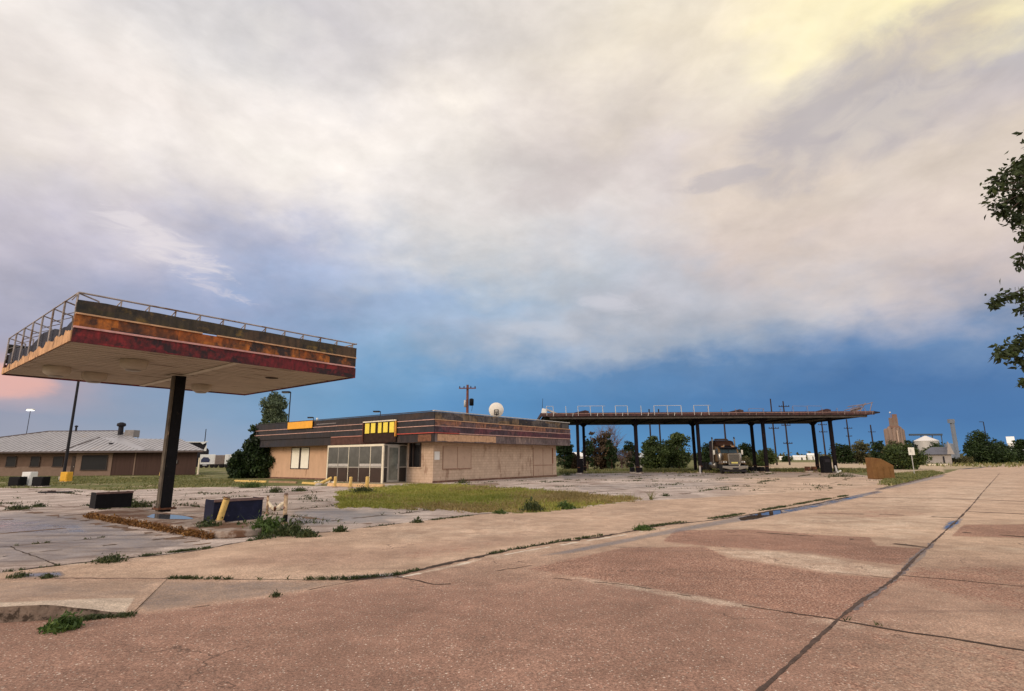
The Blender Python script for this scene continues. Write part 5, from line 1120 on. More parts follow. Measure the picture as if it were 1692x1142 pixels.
# far wood line that reads as one mass
rn = np.random.default_rng(5); Ps = []
for i in range(520):
    a = rn.uniform(-50, 46); R = rn.uniform(340, 620); h = rn.uniform(2.5, 6) ; x, y = R * math.tan(radians(a)), R
    k = 26; d = rn.normal(size=(k, 3)) * [rn.uniform(3, 9), 2.5, h * .4]; d[:, 2] = abs(d[:, 2]); Ps.append(d + [x, y, 0])
V, F = leaf_quads(np.vstack(Ps), 1.3, rn); tag(np_mesh('far_woods', V, F, [LO]), 'low line of far trees along the horizon', 'woods', kind='stuff')

# near tree at the right edge: real tree standing right of the road, branches reach into view
def near_tree():
    base = Vector((14.2, 9.2, 0)); t = thing('roadside_tree', 'leafy tree at the right edge whose branches hang into view', 'tree', tuple(base))
    q = MB(); rr = random.Random(21); rn = np.random.default_rng(21); BK = mat('bark', (.09, .06, .045), .95, var=.4, scale=6, stretch=(3, 3, .5), bump=.8)
    q.path([(0, 0, -.1), (.05, 0, 1.2), (-.2, .1, 2.6), (-.3, .1, 4.2), (0, 0, 6.2)], [.26, .22, .19, .13, .05], BK, 12)
    anchors = [] 
    def T(x, y, Y): return at(x, y, Y) - base
    # (x, y, distance, spread px, leaves)
    tg = [(1676, 300, 8.7, 40, 34), (1650, 300, 8.5, 26, 40), (1640, 318, 8.4, 14, 18), (1646, 340, 8.5, 20, 26), (1690, 330, 8.7, 38, 150), (1700, 290, 9.0, 34, 140), (1682, 362, 8.6, 20, 46), (1662, 352, 8.5, 16, 22), (1730, 340, 9.0, 60, 260), (1692, 390, 8.6, 14, 26), (1690, 272, 8.9, 22, 40), (1670, 280, 8.7, 20, 26), (1740, 250, 9.2, 60, 200),
          (1692, 425, 8.4, 12, 14), (1684, 438, 8.3, 8, 8), (1650, 492, 8.0, 16, 22), (1642, 504, 7.9, 9, 12), (1672, 486, 8.1, 14, 12), (1688, 490, 8.2, 16, 24), (1692, 512, 8.2, 16, 26), (1740, 480, 8.6, 50, 160),
          (1664, 580, 8.0, 22, 36), (1652, 586, 7.9, 12, 14), (1682, 572, 8.1, 22, 40), (1690, 595, 8.1, 18, 30), (1692, 632, 8.0, 12, 14), (1700, 555, 8.3, 24, 40), (1745, 570, 8.6, 50, 180)]
    hubs = [Vector((-.25, .1, 3.4)), Vector((-.3, .1, 2.9)), Vector((-.28, .1, 4.0)), Vector((-.1, .05, 5.2))]
    mains = {}
    for nm, tx, ty, Yd, hub in (('a', 1720, 318, 8.9, 2), ('b', 1725, 480, 8.5, 0), ('c', 1725, 575, 8.4, 1)):
        e = T(tx, ty, Yd); h = hubs[hub]; m_ = h.lerp(e, .5) + Vector((0, .1, .35)); q.path([h, m_, e], [.085, .05, .022], BK, 7); mains[nm] = e
    LP = []
    for x, y, Y, sp, n in tg:
        c = T(x, y, Y); e = mains['a' if y < 445 else 'b' if y < 530 else 'c']
        q.path([e, e.lerp(c, .55) + Vector((0, 0, .06)), c], [.014, .009, .003], BK, 4)
        r = sp / 900 * Y * .6; d = rn.normal(size=(int(n * 2.4), 3)) * [r * .6, r * .62, r * .5]
        LP.append(np.array(c) + d)
        for k in range(max(2, n // 12)): f = Vector(np.array(c) + d[k]); q.path([c, f], [.004, .002], BK, 3)
    for nm, hub in (('a', 2), ('b', 0), ('c', 1)):   # leafy sprays all along the three main limbs
        for k in range(16):
            c = hubs[hub].lerp(mains[nm], .12 + .8 * k / 15) + Vector((rr.gauss(0, .18), rr.gauss(0, .3), rr.gauss(.18, .2))); w = c + base; px_, py_ = pxs(np.array([[w.x, w.y, w.z]]))
            if px_[0] < 1738: continue
            q.path([hubs[hub].lerp(mains[nm], .1 + .8 * k / 15), c], [.014, .004], BK, 4); LP.append(np.array(c) + rn.normal(size=(150, 3)) * [.2, .26, .2])
    for i in range(110):   # the rest of the crown, outside the picture
        a = rr.uniform(0, 2 * pi); R = rr.uniform(.6, 3.3); c = Vector((R * cos(a) + .8, R * sin(a), rr.uniform(2.6, 8.0) - .15 * R))
        w = c + base; px_, py_ = pxs(np.array([[w.x, w.y, w.z]]))
        if px_[0] < 1790 and w.y > 0: continue
        h = hubs[rr.randrange(4)]; q.path([h, h.lerp(c, .5) + Vector((0, 0, .3)), c], [.06, .03, .008], BK, 5)
        LP.append(np.array(c) + rn.normal(size=(240, 3)) * .42)
    q.build('trunk', t)
    P = np.vstack(LP); n = len(P)
    # folded pointed leaves hanging from the twigs
    a = rn.normal(size=(n, 3)) * [1, 1, .7] + [0, 0, -.55]; a /= np.linalg.norm(a, axis=1)[:, None]; b = rn.normal(size=(n, 3)); b -= (b * a).sum(1)[:, None] * a; b /= np.linalg.norm(b, axis=1)[:, None]; c = np.cross(a, b)
    s = rn.uniform(.036, .066, n)[:, None]
    V = np.stack([P, P + a * s * .8 + b * s * .5 + c * s * .15, P + a * s * 2, P + a * s * .8 - b * s * .5 + c * s * .15], 1).reshape(-1, 3); i4 = np.arange(n)[:, None] * 4
    F = np.vstack([i4 + [0, 1, 2, 2], i4 + [0, 2, 3, 3]]); F = np.vstack([i4 + [0, 1, 2], i4 + [0, 2, 3]])
    np_mesh('crown', V, F, [leaf_mat('leaf_near', (.014, .022, .008), (.075, .10, .03), (.035, .05, .016), trans=.2, noise=1.5)], parent=t)
near_tree()

# ------------------------------------------------------------------ weeds and grass
GRN = leaf_mat('weed_green', (.025, .05, .01), (.13, .19, .04), (.06, .10, .02), noise=3); GRD = leaf_mat('weed_dark', (.022, .034, .010), (.13, .125, .05), (.05, .068, .02), noise=3); GRY = leaf_mat('grass_yellow', (.14, .16, .02), (.46, .36, .12), (.28, .28, .05), noise=.35); GRV = leaf_mat('grass_verge', (.06, .08, .02), (.36, .29, .13), (.16, .16, .05), noise=.3)
def blades(P, h, w, rn, lean=.5):
    n = len(P); a = rn.uniform(0, 2 * pi, n); d = np.stack([np.cos(a), np.sin(a), np.zeros(n)], 1); hh = (h * rn.uniform(.4, 1.3, n))[:, None]; l = rn.normal(size=(n, 3)) * lean; l[:, 2] = 0
    mid = P + l * hh * .35 + np.stack([np.zeros(n), np.zeros(n), np.ones(n)], 1) * hh * .55; top = P + l * hh + np.stack([np.zeros(n), np.zeros(n), np.ones(n)], 1) * hh * .95
    ww = (w if np.ndim(w) else np.full(n, w))[:, None] if not np.ndim(w) else w[:, None]
    V = np.stack([P - d * ww, P + d * ww, mid + d * ww * .7, mid - d * ww * .7, top], 1).reshape(-1, 3); b = np.arange(n)[:, None] * 5
    return V, b
def blade_mesh(name, P, h, w, m, rn, lean=.5, parent=None):
    V, b = blades(P, h, w, rn, lean); F = np.vstack([b + [0, 1, 2], b + [0, 2, 3], b + [3, 2, 4]]); return np_mesh(name, V, F, [m], parent=parent)
rn = np.random.default_rng(9)
def scatter_poly(poly, n, pad=0):
    W = [g(*p) for p in poly]; xs = [w.x for w in W]; ys = [w.y for w in W]; P = np.stack([rn.uniform(min(xs), max(xs), n * 4), rn.uniform(min(ys), max(ys), n * 4), np.zeros(n * 4)], 1)
    x, y = pxs(P); ok = poly_sd(x, y, poly) > pad; return P[ok][:n]
P = scatter_poly(LAWN, 70000, -7); _x, _y = pxs(P); _sd = poly_sd(_x, _y, LAWN); P = P[_sd + 3.2 * np.sin(P[:, 0] * 3.1 + 2 * np.sin(P[:, 1] * 2.3)) + 2.4 * np.sin(P[:, 0] * 11 + P[:, 1] * 5) > rn.exponential(size=len(P)) * -1.5]; nz = np.sin(P[:, 0] * 1.1) * np.cos(P[:, 1] * .8 + 1) + rn.normal(size=len(P)) * .5; P = P[nz > -1.0]
GRB = leaf_mat('grass_dry', (.16, .12, .04), (.42, .30, .13), (.27, .20, .08), noise=.6)
xx_, yy_ = pxs(P); dry = (xx_ - 690) / 330 + (yy_ - 820) / 60 + .9 * np.sin(P[:, 0] * .7) * np.cos(P[:, 1] * .5) + rn.normal(size=len(P)) * .35 > .75
hh_ = .04 + .10 * np.clip(.5 + .5 * np.sin(P[:, 0] * 2.1 + np.cos(P[:, 1] * 1.7) * 2) * np.cos(P[:, 1] * 2.9), 0, 1) ** 1.5 + (rn.random(len(P)) < .015) * .12
o = blade_mesh('grass', P[~dry], hh_[~dry], .007 + .0003 * P[~dry][:, 1], GRY, rn, .7); tag(o, 'yellow green grass of the patch in front of the store', 'grass', kind='stuff')
tag(blade_mesh('grass', P[dry], hh_[dry] * 1.2, .007 + .0003 * P[dry][:, 1], GRB, rn, .7), 'dry brownish grass mixed into the patch before the store', 'grass', kind='stuff')
V1 = [(-300, 807), (-300, 790), (330, 786), (392, 792), (392, 797), (445, 800), (430, 804), (300, 806.5), (180, 811), (110, 807)]
P = scatter_poly(V1, 30000); nz = np.sin(P[:, 0] * .5) + np.cos(P[:, 1] * .35 + P[:, 0] * .13) + rn.normal(size=len(P)) * .7; P = P[nz > -.3]
o = blade_mesh('verge_grass', P, .13, .03, GRV, rn, .8); tag(o, 'rough weedy grass between the lot and the brown house', 'grass', kind='stuff')
V2 = [(1478, 783), (1540, 778), (1560, 782), (1530, 790), (1475, 803), (1450, 801), (1458, 795)]
P = scatter_poly(V2, 9000); tag(blade_mesh('verge_grass', P, .16, .03, GRV, rn, .8), 'olive grass verge under the small white sign', 'grass', kind='stuff')
V3 = [(925, 783), (1450, 781), (1440, 776), (1180, 776), (925, 778)]
P = scatter_poly(V3, 15000); nz = np.sin(P[:, 0] * .35) + np.cos(P[:, 1] * .22 + P[:, 0] * .11) + rn.normal(size=len(P)) * .6; P = P[(nz > -.2)]
tag(blade_mesh('verge_grass', P, .3, .05, GRV, rn, .8), 'patchy weeds beneath and behind the truck canopy', 'grass', kind='stuff')
P = np.stack([rn.uniform(70, 240, 9000), rn.uniform(80, 200, 9000), np.zeros(9000)], 1); P = P[(P[:, 0] < P[:, 1] * 1.0) & (P[:, 0] > P[:, 1] * .62)]
tag(blade_mesh('verge_grass', P, .5, .12, GRV, rn, .8), 'grass strip in front of the grey house and metal bin', 'grass', kind='stuff')
# crack grass: tufts along seams
Ps = []
def line_tufts(pts, dens, spread=.05, clump=.9, seed=0):
    r2 = np.random.default_rng(seed + int(pts[0][0])); W = [g(*p) for p in pts]; out = []
    for a, b_ in zip(W[:-1], W[1:]):
        L_ = (b_ - a).length; k = int(L_ * dens * 1.0)
        for i in range(k):
            t = r2.random(); c = a.lerp(b_, t); ph = sin(c.x * 2.3) + sin(c.y * 3.1 + 1) + r2.normal() * .5
            if ph < clump: continue
            m_ = int(r2.integers(5, 22)); out.append(np.array([c.x, c.y, 0]) + r2.normal(size=(m_, 3)) * [spread, spread, 0])
    return out
Ps += line_tufts([(575, 957), (655, 950), (700, 940), (780, 922), (850, 908), (900, 899), (1000, 884), (1060, 873)], 26, .03, .2); Ps += line_tufts([(1060, 873), (1100, 867), (1200, 854), (1400, 819)], 30, .05, -.3)
Ps += line_tufts([(0, 947), (100, 935), (200, 925), (400, 896), (470, 884)], 26, .03, .5); Ps += line_tufts([(470, 884), (560, 878), (690, 862), (815, 848)], 16, .06, .3); Ps += line_tufts([(280, 956), (430, 957), (575, 957)], 22, .025, .6); Ps += line_tufts([(400, 993), (450, 985), (520, 972)], 16, .03, .8)
Ps += line_tufts([(200, 880), (300, 876), (25, 902)], 14, .03, .5); Ps += line_tufts([(280, 914), (345, 906)], 60, .035, -1.5); Ps += line_tufts([(215, 1018), (150, 1022), (110, 1030)], 60, .04, -1); Ps += line_tufts([(1400, 1026), (1550, 1050)], 8, .02, 1.2)
Pc = np.vstack(Ps); tag(blade_mesh('crack_grass', Pc, .045, .005 + .0004 * Pc[:, 1], GRD, rn, .9), 'small grass and weeds growing along the pavement cracks', 'grass', kind='stuff')
# dry and green scrub scattered in the lot cracks
Ps = []
for i in range(1500):
    p = g(rr.uniform(-100, 1440), 782 + 120 * rr.random() ** 2.2); c = None
    # snap to the slab grid so the weeds follow the cracks
    d = p - O0; s_ = d.dot(SD); t_ = d.dot(TD)
    if rr.random() < .5: s_ = round((s_ - .8) / 4.1) * 4.1 + .8
    else: t_ = round((t_ - .5) / 4.1) * 4.1 + .5
    p = O0 + SD * s_ + TD * t_; p.z = 0
    if not lot_ok(p) or (0 < s_ < LS and 0 < t_ < LT): continue
    xx_, yy_ = pxs(np.array([[p.x, p.y, 0.0]]))
    if xx_[0] < 400 and yy_[0] > 838: continue
    if sin(p.x * .8) + cos(p.y * .6) + rr.uniform(-1, 1) < .1: continue
    k = rr.randint(6, 26); dd = SD if rr.random() < .5 else TD; a = rn.normal(size=(k, 1)) * rr.uniform(.1, .7); Ps.append(np.array([p.x, p.y, 0]) + a * np.array([dd.x, dd.y, 0]) + rn.normal(size=(k, 3)) * [.06, .06, 0])
Pl = np.vstack(Ps); h = np.full(len(Pl), 1.0); tag(blade_mesh('lot_weeds', Pl, .085, .005 + .0005 * Pl[:, 1], GRD, rn, 1.0), 'weeds scattered along the cracked slabs of the parking lot', 'weeds', kind='stuff')
def weed(x, y, wpx, hpx, label, m=GRN, n=260, grp=None, z=0, cat='weed', upright=.5):
    p = g(x, y, z); k = p.y / 900 * .97; w, h = wpx * k / 2, hpx * k; t = thing('weed', label, cat, tuple(p), 0, grp); r2 = np.random.default_rng(int(x * 7 + y)); 
    c = r2.normal(size=(n, 3)) * [w * .45, min(w, .5) * .45, 0]; c[:, 2] = np.abs(r2.normal(size=n)) * h * .38 * np.exp(-(c[:, 0] / w) ** 2)
    V, F = leaf_quads(c + [0, 0, .01], max(.012, min(.05, h * .22)), r2, asp=.38, up=1.0); o1 = np_mesh('leaves', V, F, [m], parent=t)
    b = r2.normal(size=(max(20, n // 4), 3)) * [w * .35, min(w, .4) * .35, 0]; b[:, 2] = 0; blade_mesh('stems', b, h * .8, max(.003, .0005 * p.y), m, r2, upright, parent=t); return t
for a in [(181, 929, 46, 12, 'low weed clump on the seam left of the driveway', GRD, 500), (103, 1040, 46, 22, 'bright green weed clump at the foot of the raised slab', GRN, 700), (30, 955, 30, 10, 'small weed at the far left edge of the seam', GRD, 200), (78, 956, 24, 9, 'small weed in the wet seam at left', GRD, 200), (455, 986, 18, 8, 'tiny weed on the lower crack in the left foreground', GRD, 160),
          (345, 880, 50, 22, 'dark green weed left of the navy pump base', GRD, 800), (400, 876, 50, 14, 'weeds at the foot of the leaning bollard', GRD, 500), (440, 882, 58, 32, 'big leafy weed bush under the bent rail', GRN, 1300), (478, 884, 50, 22, 'dark weed bush at the right end of the island', GRD, 900), (507, 887, 34, 14, 'small dark weed past the island end', GRD, 400), (195, 838, 60, 26, 'green weeds in front of the black pump base', GRN, 800), (230, 838, 50, 12, 'low weeds between black pump base and column', GRD, 400), (170, 842, 20, 8, 'tiny weed at the left tip of the island', GRD, 100),
          (562, 879, 22, 12, 'little weed on the seam right of the island', GRD, 200), (435, 890, 30, 10, 'dry little weed on the driveway seam', GRD, 160), (600, 815, 40, 14, 'dark weed at the left corner of the lawn', GRD, 600), (455, 814, 26, 11, 'dark round weed in the middle of the lot', GRD, 300), (495, 812, 26, 8, 'low weed in the lot before the boarded window', GRD, 200), (415, 806, 60, 12, 'long weed strip at the lot edge below the tree', GRN, 600),
          (880, 845, 34, 20, 'large dark weed at the front edge of the lawn', GRD, 700), (934, 841, 30, 12, 'broad green weed at the lawn edge, right of the large one', GRN, 500), (827, 849, 26, 8, 'small green weed at the lawn tip', GRN, 200), (1063, 876, 32, 9, 'green grass clump in the gutter', GRN, 500), (1076, 826, 5, 20, 'thin dead stalk at the right tip of the lawn', GRV, 8), (690, 864, 20, 9, 'brown weed tuft on the driveway seam', GRD, 160),
          (30, 842, 34, 9, 'dry weed clump on the far left of the lot', GRD, 300), (63, 838, 24, 8, 'second dry weed clump on the left of the lot', GRD, 200), (512, 826, 40, 14, 'sparse dry stalks between island and lawn', GRD, 60), (1390, 788, 60, 8, 'dry weeds at the right end of the canopy', GRD, 300), (1100, 820, 14, 6, 'small dark weed right of the lawn tip', GRD, 100), (765, 799, 26, 10, 'weed tuft at the foot of the side wall', GRD, 160), (938, 786, 30, 8, 'weeds at the far corner of the store', GRD, 200)]:
    weed(*a, grp='weeds in the pavement')

# ------------------------------------------------------------------ semi truck
def semi():
    p = g(1216, 783.0); t = thing('semi_truck', 'old tan and brown conventional semi truck with chrome grille parked under the canopy', 'truck', tuple(p), radians(-6)); t.scale = (1.06,) * 3
    # local frame: x right in the picture, y backwards from the bumper
    TAN = mat('truck_tan', (.13, .08, .035), .45, var=.12, scale=2, dirt=(.16, .10, .05), dthr=.62); BRN = mat('truck_brown', (.055, .028, .02), .5, var=.2, scale=2); CHR = mat('chrome', (.27, .25, .22), .3, metal=.8, var=.1, scale=3); TYR = mat('tyre', (.018, .017, .017), .9); WSH = mat('windshield', (.03, .045, .055), .08)
    q = MB(); # cab
    q.prism([(1.75, 1.15), (1.75, 1.95), (2.25, 2.62), (3.5, 2.72), (3.5, 1.15)], -.98, .98, TAN, 'X'); cab = q.build('cab', t, bevel=.04)
    q = MB(); q.prism([(1.745, 1.99), (2.165, 2.55), (2.195, 2.55), (1.775, 1.99)], -.80, .80, WSH, 'X'); 
    o = q.build('windshield', cab)
    q = MB(); q.prism([(1.725, 1.98), (2.15, 2.55), (2.17, 2.55), (1.744, 1.98)], -.025, .025, DARK, 'X'); q.build('divider', cab); 
    q = MB(); q.prism([(1.80, 2.46), (2.22, 2.58), (2.22, 2.66), (1.74, 2.52)], -.92, .92, DARK, 'X'); q.build('visor', cab)
    for s in (-1, 1):
        q = MB(); q.bx(s * .981, s * .995, 2.2, 3.1, 1.95, 2.45, WSH); q.build('side_window', cab); q = MB(); q.bx(s * .50 - .14, s * .50 + .14, 1.98, 2.2, 2.60, 2.72, mat('lamp_amber', (.3, .16, .07), .4)); q.build('marker_lamp', cab)
        q = MB(); q.lathe((s * .35, 2.3, 2.78), [(.06, -.2), (.05, .1), (.03, .3)], CHR, n=10, axis='Y'); q.build('air_horn', cab)
    q = MB(); q.prism([(3.55, .95), (3.55, 2.75), (3.9, 3.22), (4.6, 3.32), (5.25, 3.2), (5.25, .95)], -1.08, 1.08, BRN, 'X'); sl_ = q.build('sleeper', t, bevel=.05)
    q = MB(); q.prism([(2.6, 2.74), (3.5, 2.74), (3.5, 3.25)], -.8, .8, BRN, 'X'); q.build('fairing', sl_, bevel=.03); q = MB(); q.prism([(3.7, 3.3), (4.4, 3.52), (5.1, 3.35)], -.62, .62, mat('roof_vent_grey', (.2, .15, .13), .6), 'X'); q.build('roof_cap', sl_)
    q = MB(); q.prism([(.22, 1.02), (.22, 1.78), (.5, 1.86), (1.745, 1.97), (1.745, 1.02)], -.52, .52, TAN, 'X'); hd_ = q.build('hood', t, bevel=.06)
    q = MB(); q.bx(-.5, .5, .14, .215, .92, 1.86, mat('grille_dark', (.05, .045, .04), .5)); gr = q.build('grille', t)
    q = MB(); 
    for a in ((-.56, -.48, .86, 1.92), (.48, .56, .86, 1.92), (-.479, .479, 1.84, 1.92), (-.479, .479, .86, .93)): q.bx(a[0], a[1], .10, .22, a[2], a[3], CHR)
    q.build('surround', gr, bevel=.012)
    for i in range(11): x = -.43 + .086 * i; q = MB(); q.bx(x - .012, x + .012, .115, .139, .94, 1.83, CHR); q.build('bar', gr)
    q = MB(); q.bx(-.3, .3, .09, .112, .98, 1.12, mat('plate_yellow', (.55, .48, .15), .6)); q.build('licence_plate', gr)
    for s in (-1, 1):
        q = MB(); pts = [(s * .54, .95), (s * .54, 1.22), (s * .75, 1.30), (s * 1.05, 1.22), (s * 1.16, 1.05), (s * 1.16, .9)]; q.prism(pts, .35, 1.55, TAN, 'Y'); f_ = q.build('fender', t, bevel=.04)
        q = MB(); q.bx(s * .62, s * 1.08, .26, .36, 1.02, 1.2, DARK); hl = q.build('headlight', t)
        for k in (.74, .96): q = MB(); q.lathe((s * k, .25, 1.11), [(.085, .03), (.08, -.0), (.03, -.02)], mat('lamp_glass', (.55, .53, .48), .15), n=12, axis='Y'); q.build('lamp', hl)
        q = MB(); q.lathe((s * .87, 0, 0), [(.0, 0)], DARK) if False else None
        def wheel(x, y, w, r=.52):
            q = MB(); q.lathe((x, y, r), [(r * .55, -w / 2), (r * .95, -w / 2), (r, -w / 2 + .05), (r, w / 2 - .05), (r * .95, w / 2), (r * .55, w / 2)], TYR, n=24, axis='X'); wh = q.build('wheel', t)
            q = MB(); q.lathe((x, y, r), [(r * .54, -w * .44), (r * .5, -w * .2), (.1, -w * .12), (.1, w * .12), (r * .5, w * .2), (r * .54, w * .44)], CHR, n=20, axis='X'); q.build('rim', wh)
        wheel(s * 1.0, .98, .28)
        for y in (6.6, 7.95): wheel(s * .98, y, .5)
        q = MB(); q.tube((s * 1.12, 3.52, .9), (s * 1.12, 3.52, 3.45), .075, .075, CHR, 14); q.tube((s * 1.12, 3.52, 3.45), (s * 1.12, 3.62, 3.62), .075, .075, CHR, 14); q.build('exhaust_stack', t)
        q = MB(); q.lathe((s * .95, 1.62, 1.62), [(.02, -.42), (.17, -.38), (.19, -.3), (.19, .32), (.1, .42), (.01, .44)], CHR, n=18); q.build('air_cleaner', t)
        q = MB(); q.bx(s * 1.30, s * 1.46, 2.1, 2.16, 1.85, 2.3, mat('mirror_shell', (.6, .57, .5), .4)); q.tube((s * 1.0, 2.2, 2.3), (s * 1.38, 2.13, 2.3), .015, m=CHR, n=6); q.tube((s * 1.0, 2.2, 1.85), (s * 1.38, 2.13, 1.85), .015, m=CHR, n=6); q.build('mirror', t)
        q = MB(); q.lathe((s * .98, 4.1, .78), [(.05, -.85), (.33, -.84), (.34, .84), (.05, .85)], CHR, n=20, axis='Y'); q.build('fuel_tank', t)
        q = MB(); q.bx(s * .72, s * 1.18, 8.6, 8.62, .15, .75, DARK); q.build('mud_flap', t)
    q = MB(); q.prism([(-1.2, .56), (-.5, .40), (.5, .40), (1.2, .56), (1.2, .76), (-1.2, .76)], -.08, .02, CHR, 'Y'); bp_ = q.build('bumper', t, bevel=.03); 
    q = MB(); q.bx(-.28, .28, -.095, -.081, .42, .58, DARK); q.build('tow_opening', bp_); q = MB(); q.bx(-1.1, 1.1, .03, .12, .2, .36, DARK); q.build('air_dam', bp_)
    q = MB(); q.bx(-.42, -.32, .2, 8.7, .62, .88, DARK); q.bx(.32, .42, .2, 8.7, .62, .88, DARK); q.build('frame_rail', t)
    q = MB(); q.bx(-1.0, 1.0, 6.55, 6.65, .48, .58, DARK); q.bx(-1.0, 1.0, 7.9, 8.0, .48, .58, DARK); q.bx(-.9, .9, .94, 1.02, .48, .56, DARK); q.build('axle', t)
    q = MB(); q.prism([(6.3, .9), (8.3, .9), (7.9, 1.12), (6.8, 1.2)], -.45, .45, DARK, 'X'); q.build('fifth_wheel', t)
    q = MB(); q.bx(-.9, .9, 3.0, 6.3, .45, .9, DARK); q.build('underbody', t)
semi()

# ------------------------------------------------------------------ brown house with metal roof (left)
def house():
    Y = 66.0; k = Y / 881; ze = at(160, 745.5, Y).z; x0 = at(-70, 750, Y).x; xe = at(326, 750, Y).x; xr = at(335, 746, Y - 1).x
    t = thing('brown_house', 'low brown brick house with grey ribbed metal hip roof on the far left', 'house', (x0, Y, 0)); X = lambda px_, py_=750: at(px_, py_, Y).x - x0
    BR = mat('brown_brick', (.125, .078, .056), .9, var=.15, scale=1.5, dirt=(.08, .05, .035), dthr=.6, bump=.3); BR2 = mat('tan_brick', (.20, .135, .10), .9, var=.12, scale=2, bump=.4, bscale=9); DBR = mat('dark_brown_board', (.06, .034, .027), .9, var=.2, scale=1.2, stretch=(4, 1, .2)); W2 = xe - x0; D = 14
    q = MB(); q.prism([(0, 0), (W2, 0), (W2 - D * .62, D), (-9, D)], 0, ze, BR, 'Z'); q.build('wall', t)
    q = MB(); q.bx(0, X(188), -.03, -.001, 0, at(60, 771, Y).z, BR2); q.build('brick_apron', t)
    q = MB(); q.bx(X(188), W2 + .02, -.05, -.001, .05, ze - .05, DBR); q.build('board_siding', t)
    q = MB(); q.bx(X(128), X(188) - .02, -.10, -.031, 0, ze - .05, BR2); q.build('brick_bay', t)
    q = MB(); q.bx(X(224), X(226), -.08, -.051, 0, ze - .1, BR2); q.build('corner_trim', t)
    def win(a, b_, y0, y1, lb=None, yy=-.12):
        z0, z1 = at((a + b_) / 2, y1, Y).z, at((a + b_) / 2, y0, Y).z; q = MB(); q.bx(X(a), X(b_), yy, yy + .06, z0, z1, mat('house_glass', (.006, .006, .008), .5)); o = q.build('window', t)
        q = MB(); q.bx(X(a) - .06, X(a), yy - .02, yy + .06, z0, z1, DKF); q.bx(X(b_), X(b_) + .06, yy - .02, yy + .06, z0, z1, DKF); q.bx(X(a), X(b_), yy - .02, yy + .06, z1, z1 + .07, DKF); q.bx(X(a) - .1, X(b_) + .1, yy - .05, yy + .06, z0 - .09, z0, DKF); q.build('frame', o)
    for a, b_ in ((14, 29), (54, 68), (91, 106)): win(a, b_, 755, 770.5, yy=-.08)
    win(139, 180, 753, 776, yy=-.17)
    q = MB(); q.bx(X(121), X(127), -.06, .0, .1, at(124, 754, Y).z, mat('house_door', (.045, .028, .022), .6)); d_ = q.build('door', t); q = MB(); q.bx(X(125.6), X(126.2), -.1, -.061, 1.0, 1.1, GALV); q.build('handle', d_)
    q = MB(); q.box((X(293), -.12, at(293, 763, Y).z), (.3, .12, .42), mat('meter_grey', (.35, .33, .32), .6)); q.build('electric_meter', t)
    # roofs
    RF = mat('metal_roof', (.38, .355, .355), .42, metal=.35, var=.10, scale=.6, dirt=(.38, .33, .30), dthr=.62, dscale=.5); RD = mat('roof_edge', (.10, .075, .07), .7)
    def hip(q, xa, xb, ya, yb, z, rx0, rx1, ry, rz_):
        q.add([(xa, ya, z), (xb, ya, z), (xb - .64 * (yb - ya), yb, z), (xa - .5 * (yb - ya), yb, z), (rx0, ry, rz_), (rx1, ry, rz_)], [(0, 1, 5, 4), (1, 2, 5), (2, 3, 4, 5), (3, 0, 4), (3, 2, 1, 0)], RF)
    def ribs(q, xa, xb, ya, z, rx0, rx1, ry, rz_, step=.62):
        x = xa + step / 2
        while x < xb:
            if x < rx0: f = (x - xa) / (rx0 - xa)
            elif x > rx1: f = (xb - x) / (xb - rx1)
            else: f = 1
            if f > .05: q.box((x, ya + (ry - ya) * f / 2, z + (rz_ - z) * f / 2 + .03), (.05, math.hypot((ry - ya) * f, (rz_ - z) * f), .06), mat('roof_rib', (.36, .34, .33), .5, metal=.3), rx=math.atan2(rz_ - z, ry - ya))
            x += step
    Yr = 7.0; zr = at(140, 712.5, Y + Yr).z; rxa, rxb = at(82, 712, Y + Yr).x - x0, at(202, 714, Y + Yr).x - x0
    q = MB(); hip(q, -8, W2 - 4.5, -.7, D + .7, ze, rxa, rxb, Yr, zr); ribs(q, -8, W2 - 4.5, -.7, ze, rxa, rxb, Yr, zr); roof = q.build('roof', t)
    z2 = at(260, 725.5, Y + 4.6).z; q = MB(); hip(q, X(150), xr - x0, -.72, 10.0, ze + .01, at(200, 725, Y + 4.6).x - x0, at(298, 725.5, Y + 4.6).x - x0, 4.6, z2); ribs(q, X(150), xr - x0, -.72, ze, at(200, 725, Y + 4.6).x - x0, at(298, 725.5, Y + 4.6).x - x0, 4.6, z2); q.build('roof', t)
    xa, xb = X(114, 745), X(244, 745); xm = at(165, 723, Y + 3).x - x0
    q = MB(); q.add([(xa, -1.0, ze + .03), (xb, -1.0, ze + .03), (xb - 1, 6, z2), (xa + 1, 6, z2), (xm, 3.0, at(165, 723, Y + 3).z)], [(0, 1, 4), (1, 2, 4), (3, 0, 4), (2, 3, 4)], RF); 
    zm = at(165, 723, Y + 3).z
    x = xa + .5
    while x < xb: f = (x - xa) / (xm - xa) if x < xm else (xb - x) / (xb - xm); f = max(.02, f); q.box((x, -1 + 2 * f, ze + .05 + (zm - ze) * f / 2), (.05, math.hypot(4 * f, (zm - ze) * f), .05), MATS['roof_rib'], rx=math.atan2(zm - ze, 4)); x += .62
    q.build('gable_roof', t)
    q = MB(); q.bx(-8, xr - x0, -1.02, -.73, ze - .2, ze - .02, RD); q.build('gutter', t)
    q = MB(); q.tube((xa, -1, ze + .06), (xm, 3, zm + .05), .06, m=RD, n=5); q.tube((rxa, Yr, zr + .03), (rxb, Yr, zr + .03), .07, m=RD, n=5); q.tube((-8, -.7, ze + .05), (rxa, Yr, zr + .03), .08, m=RD, n=5); q.build('ridge_cap', t)
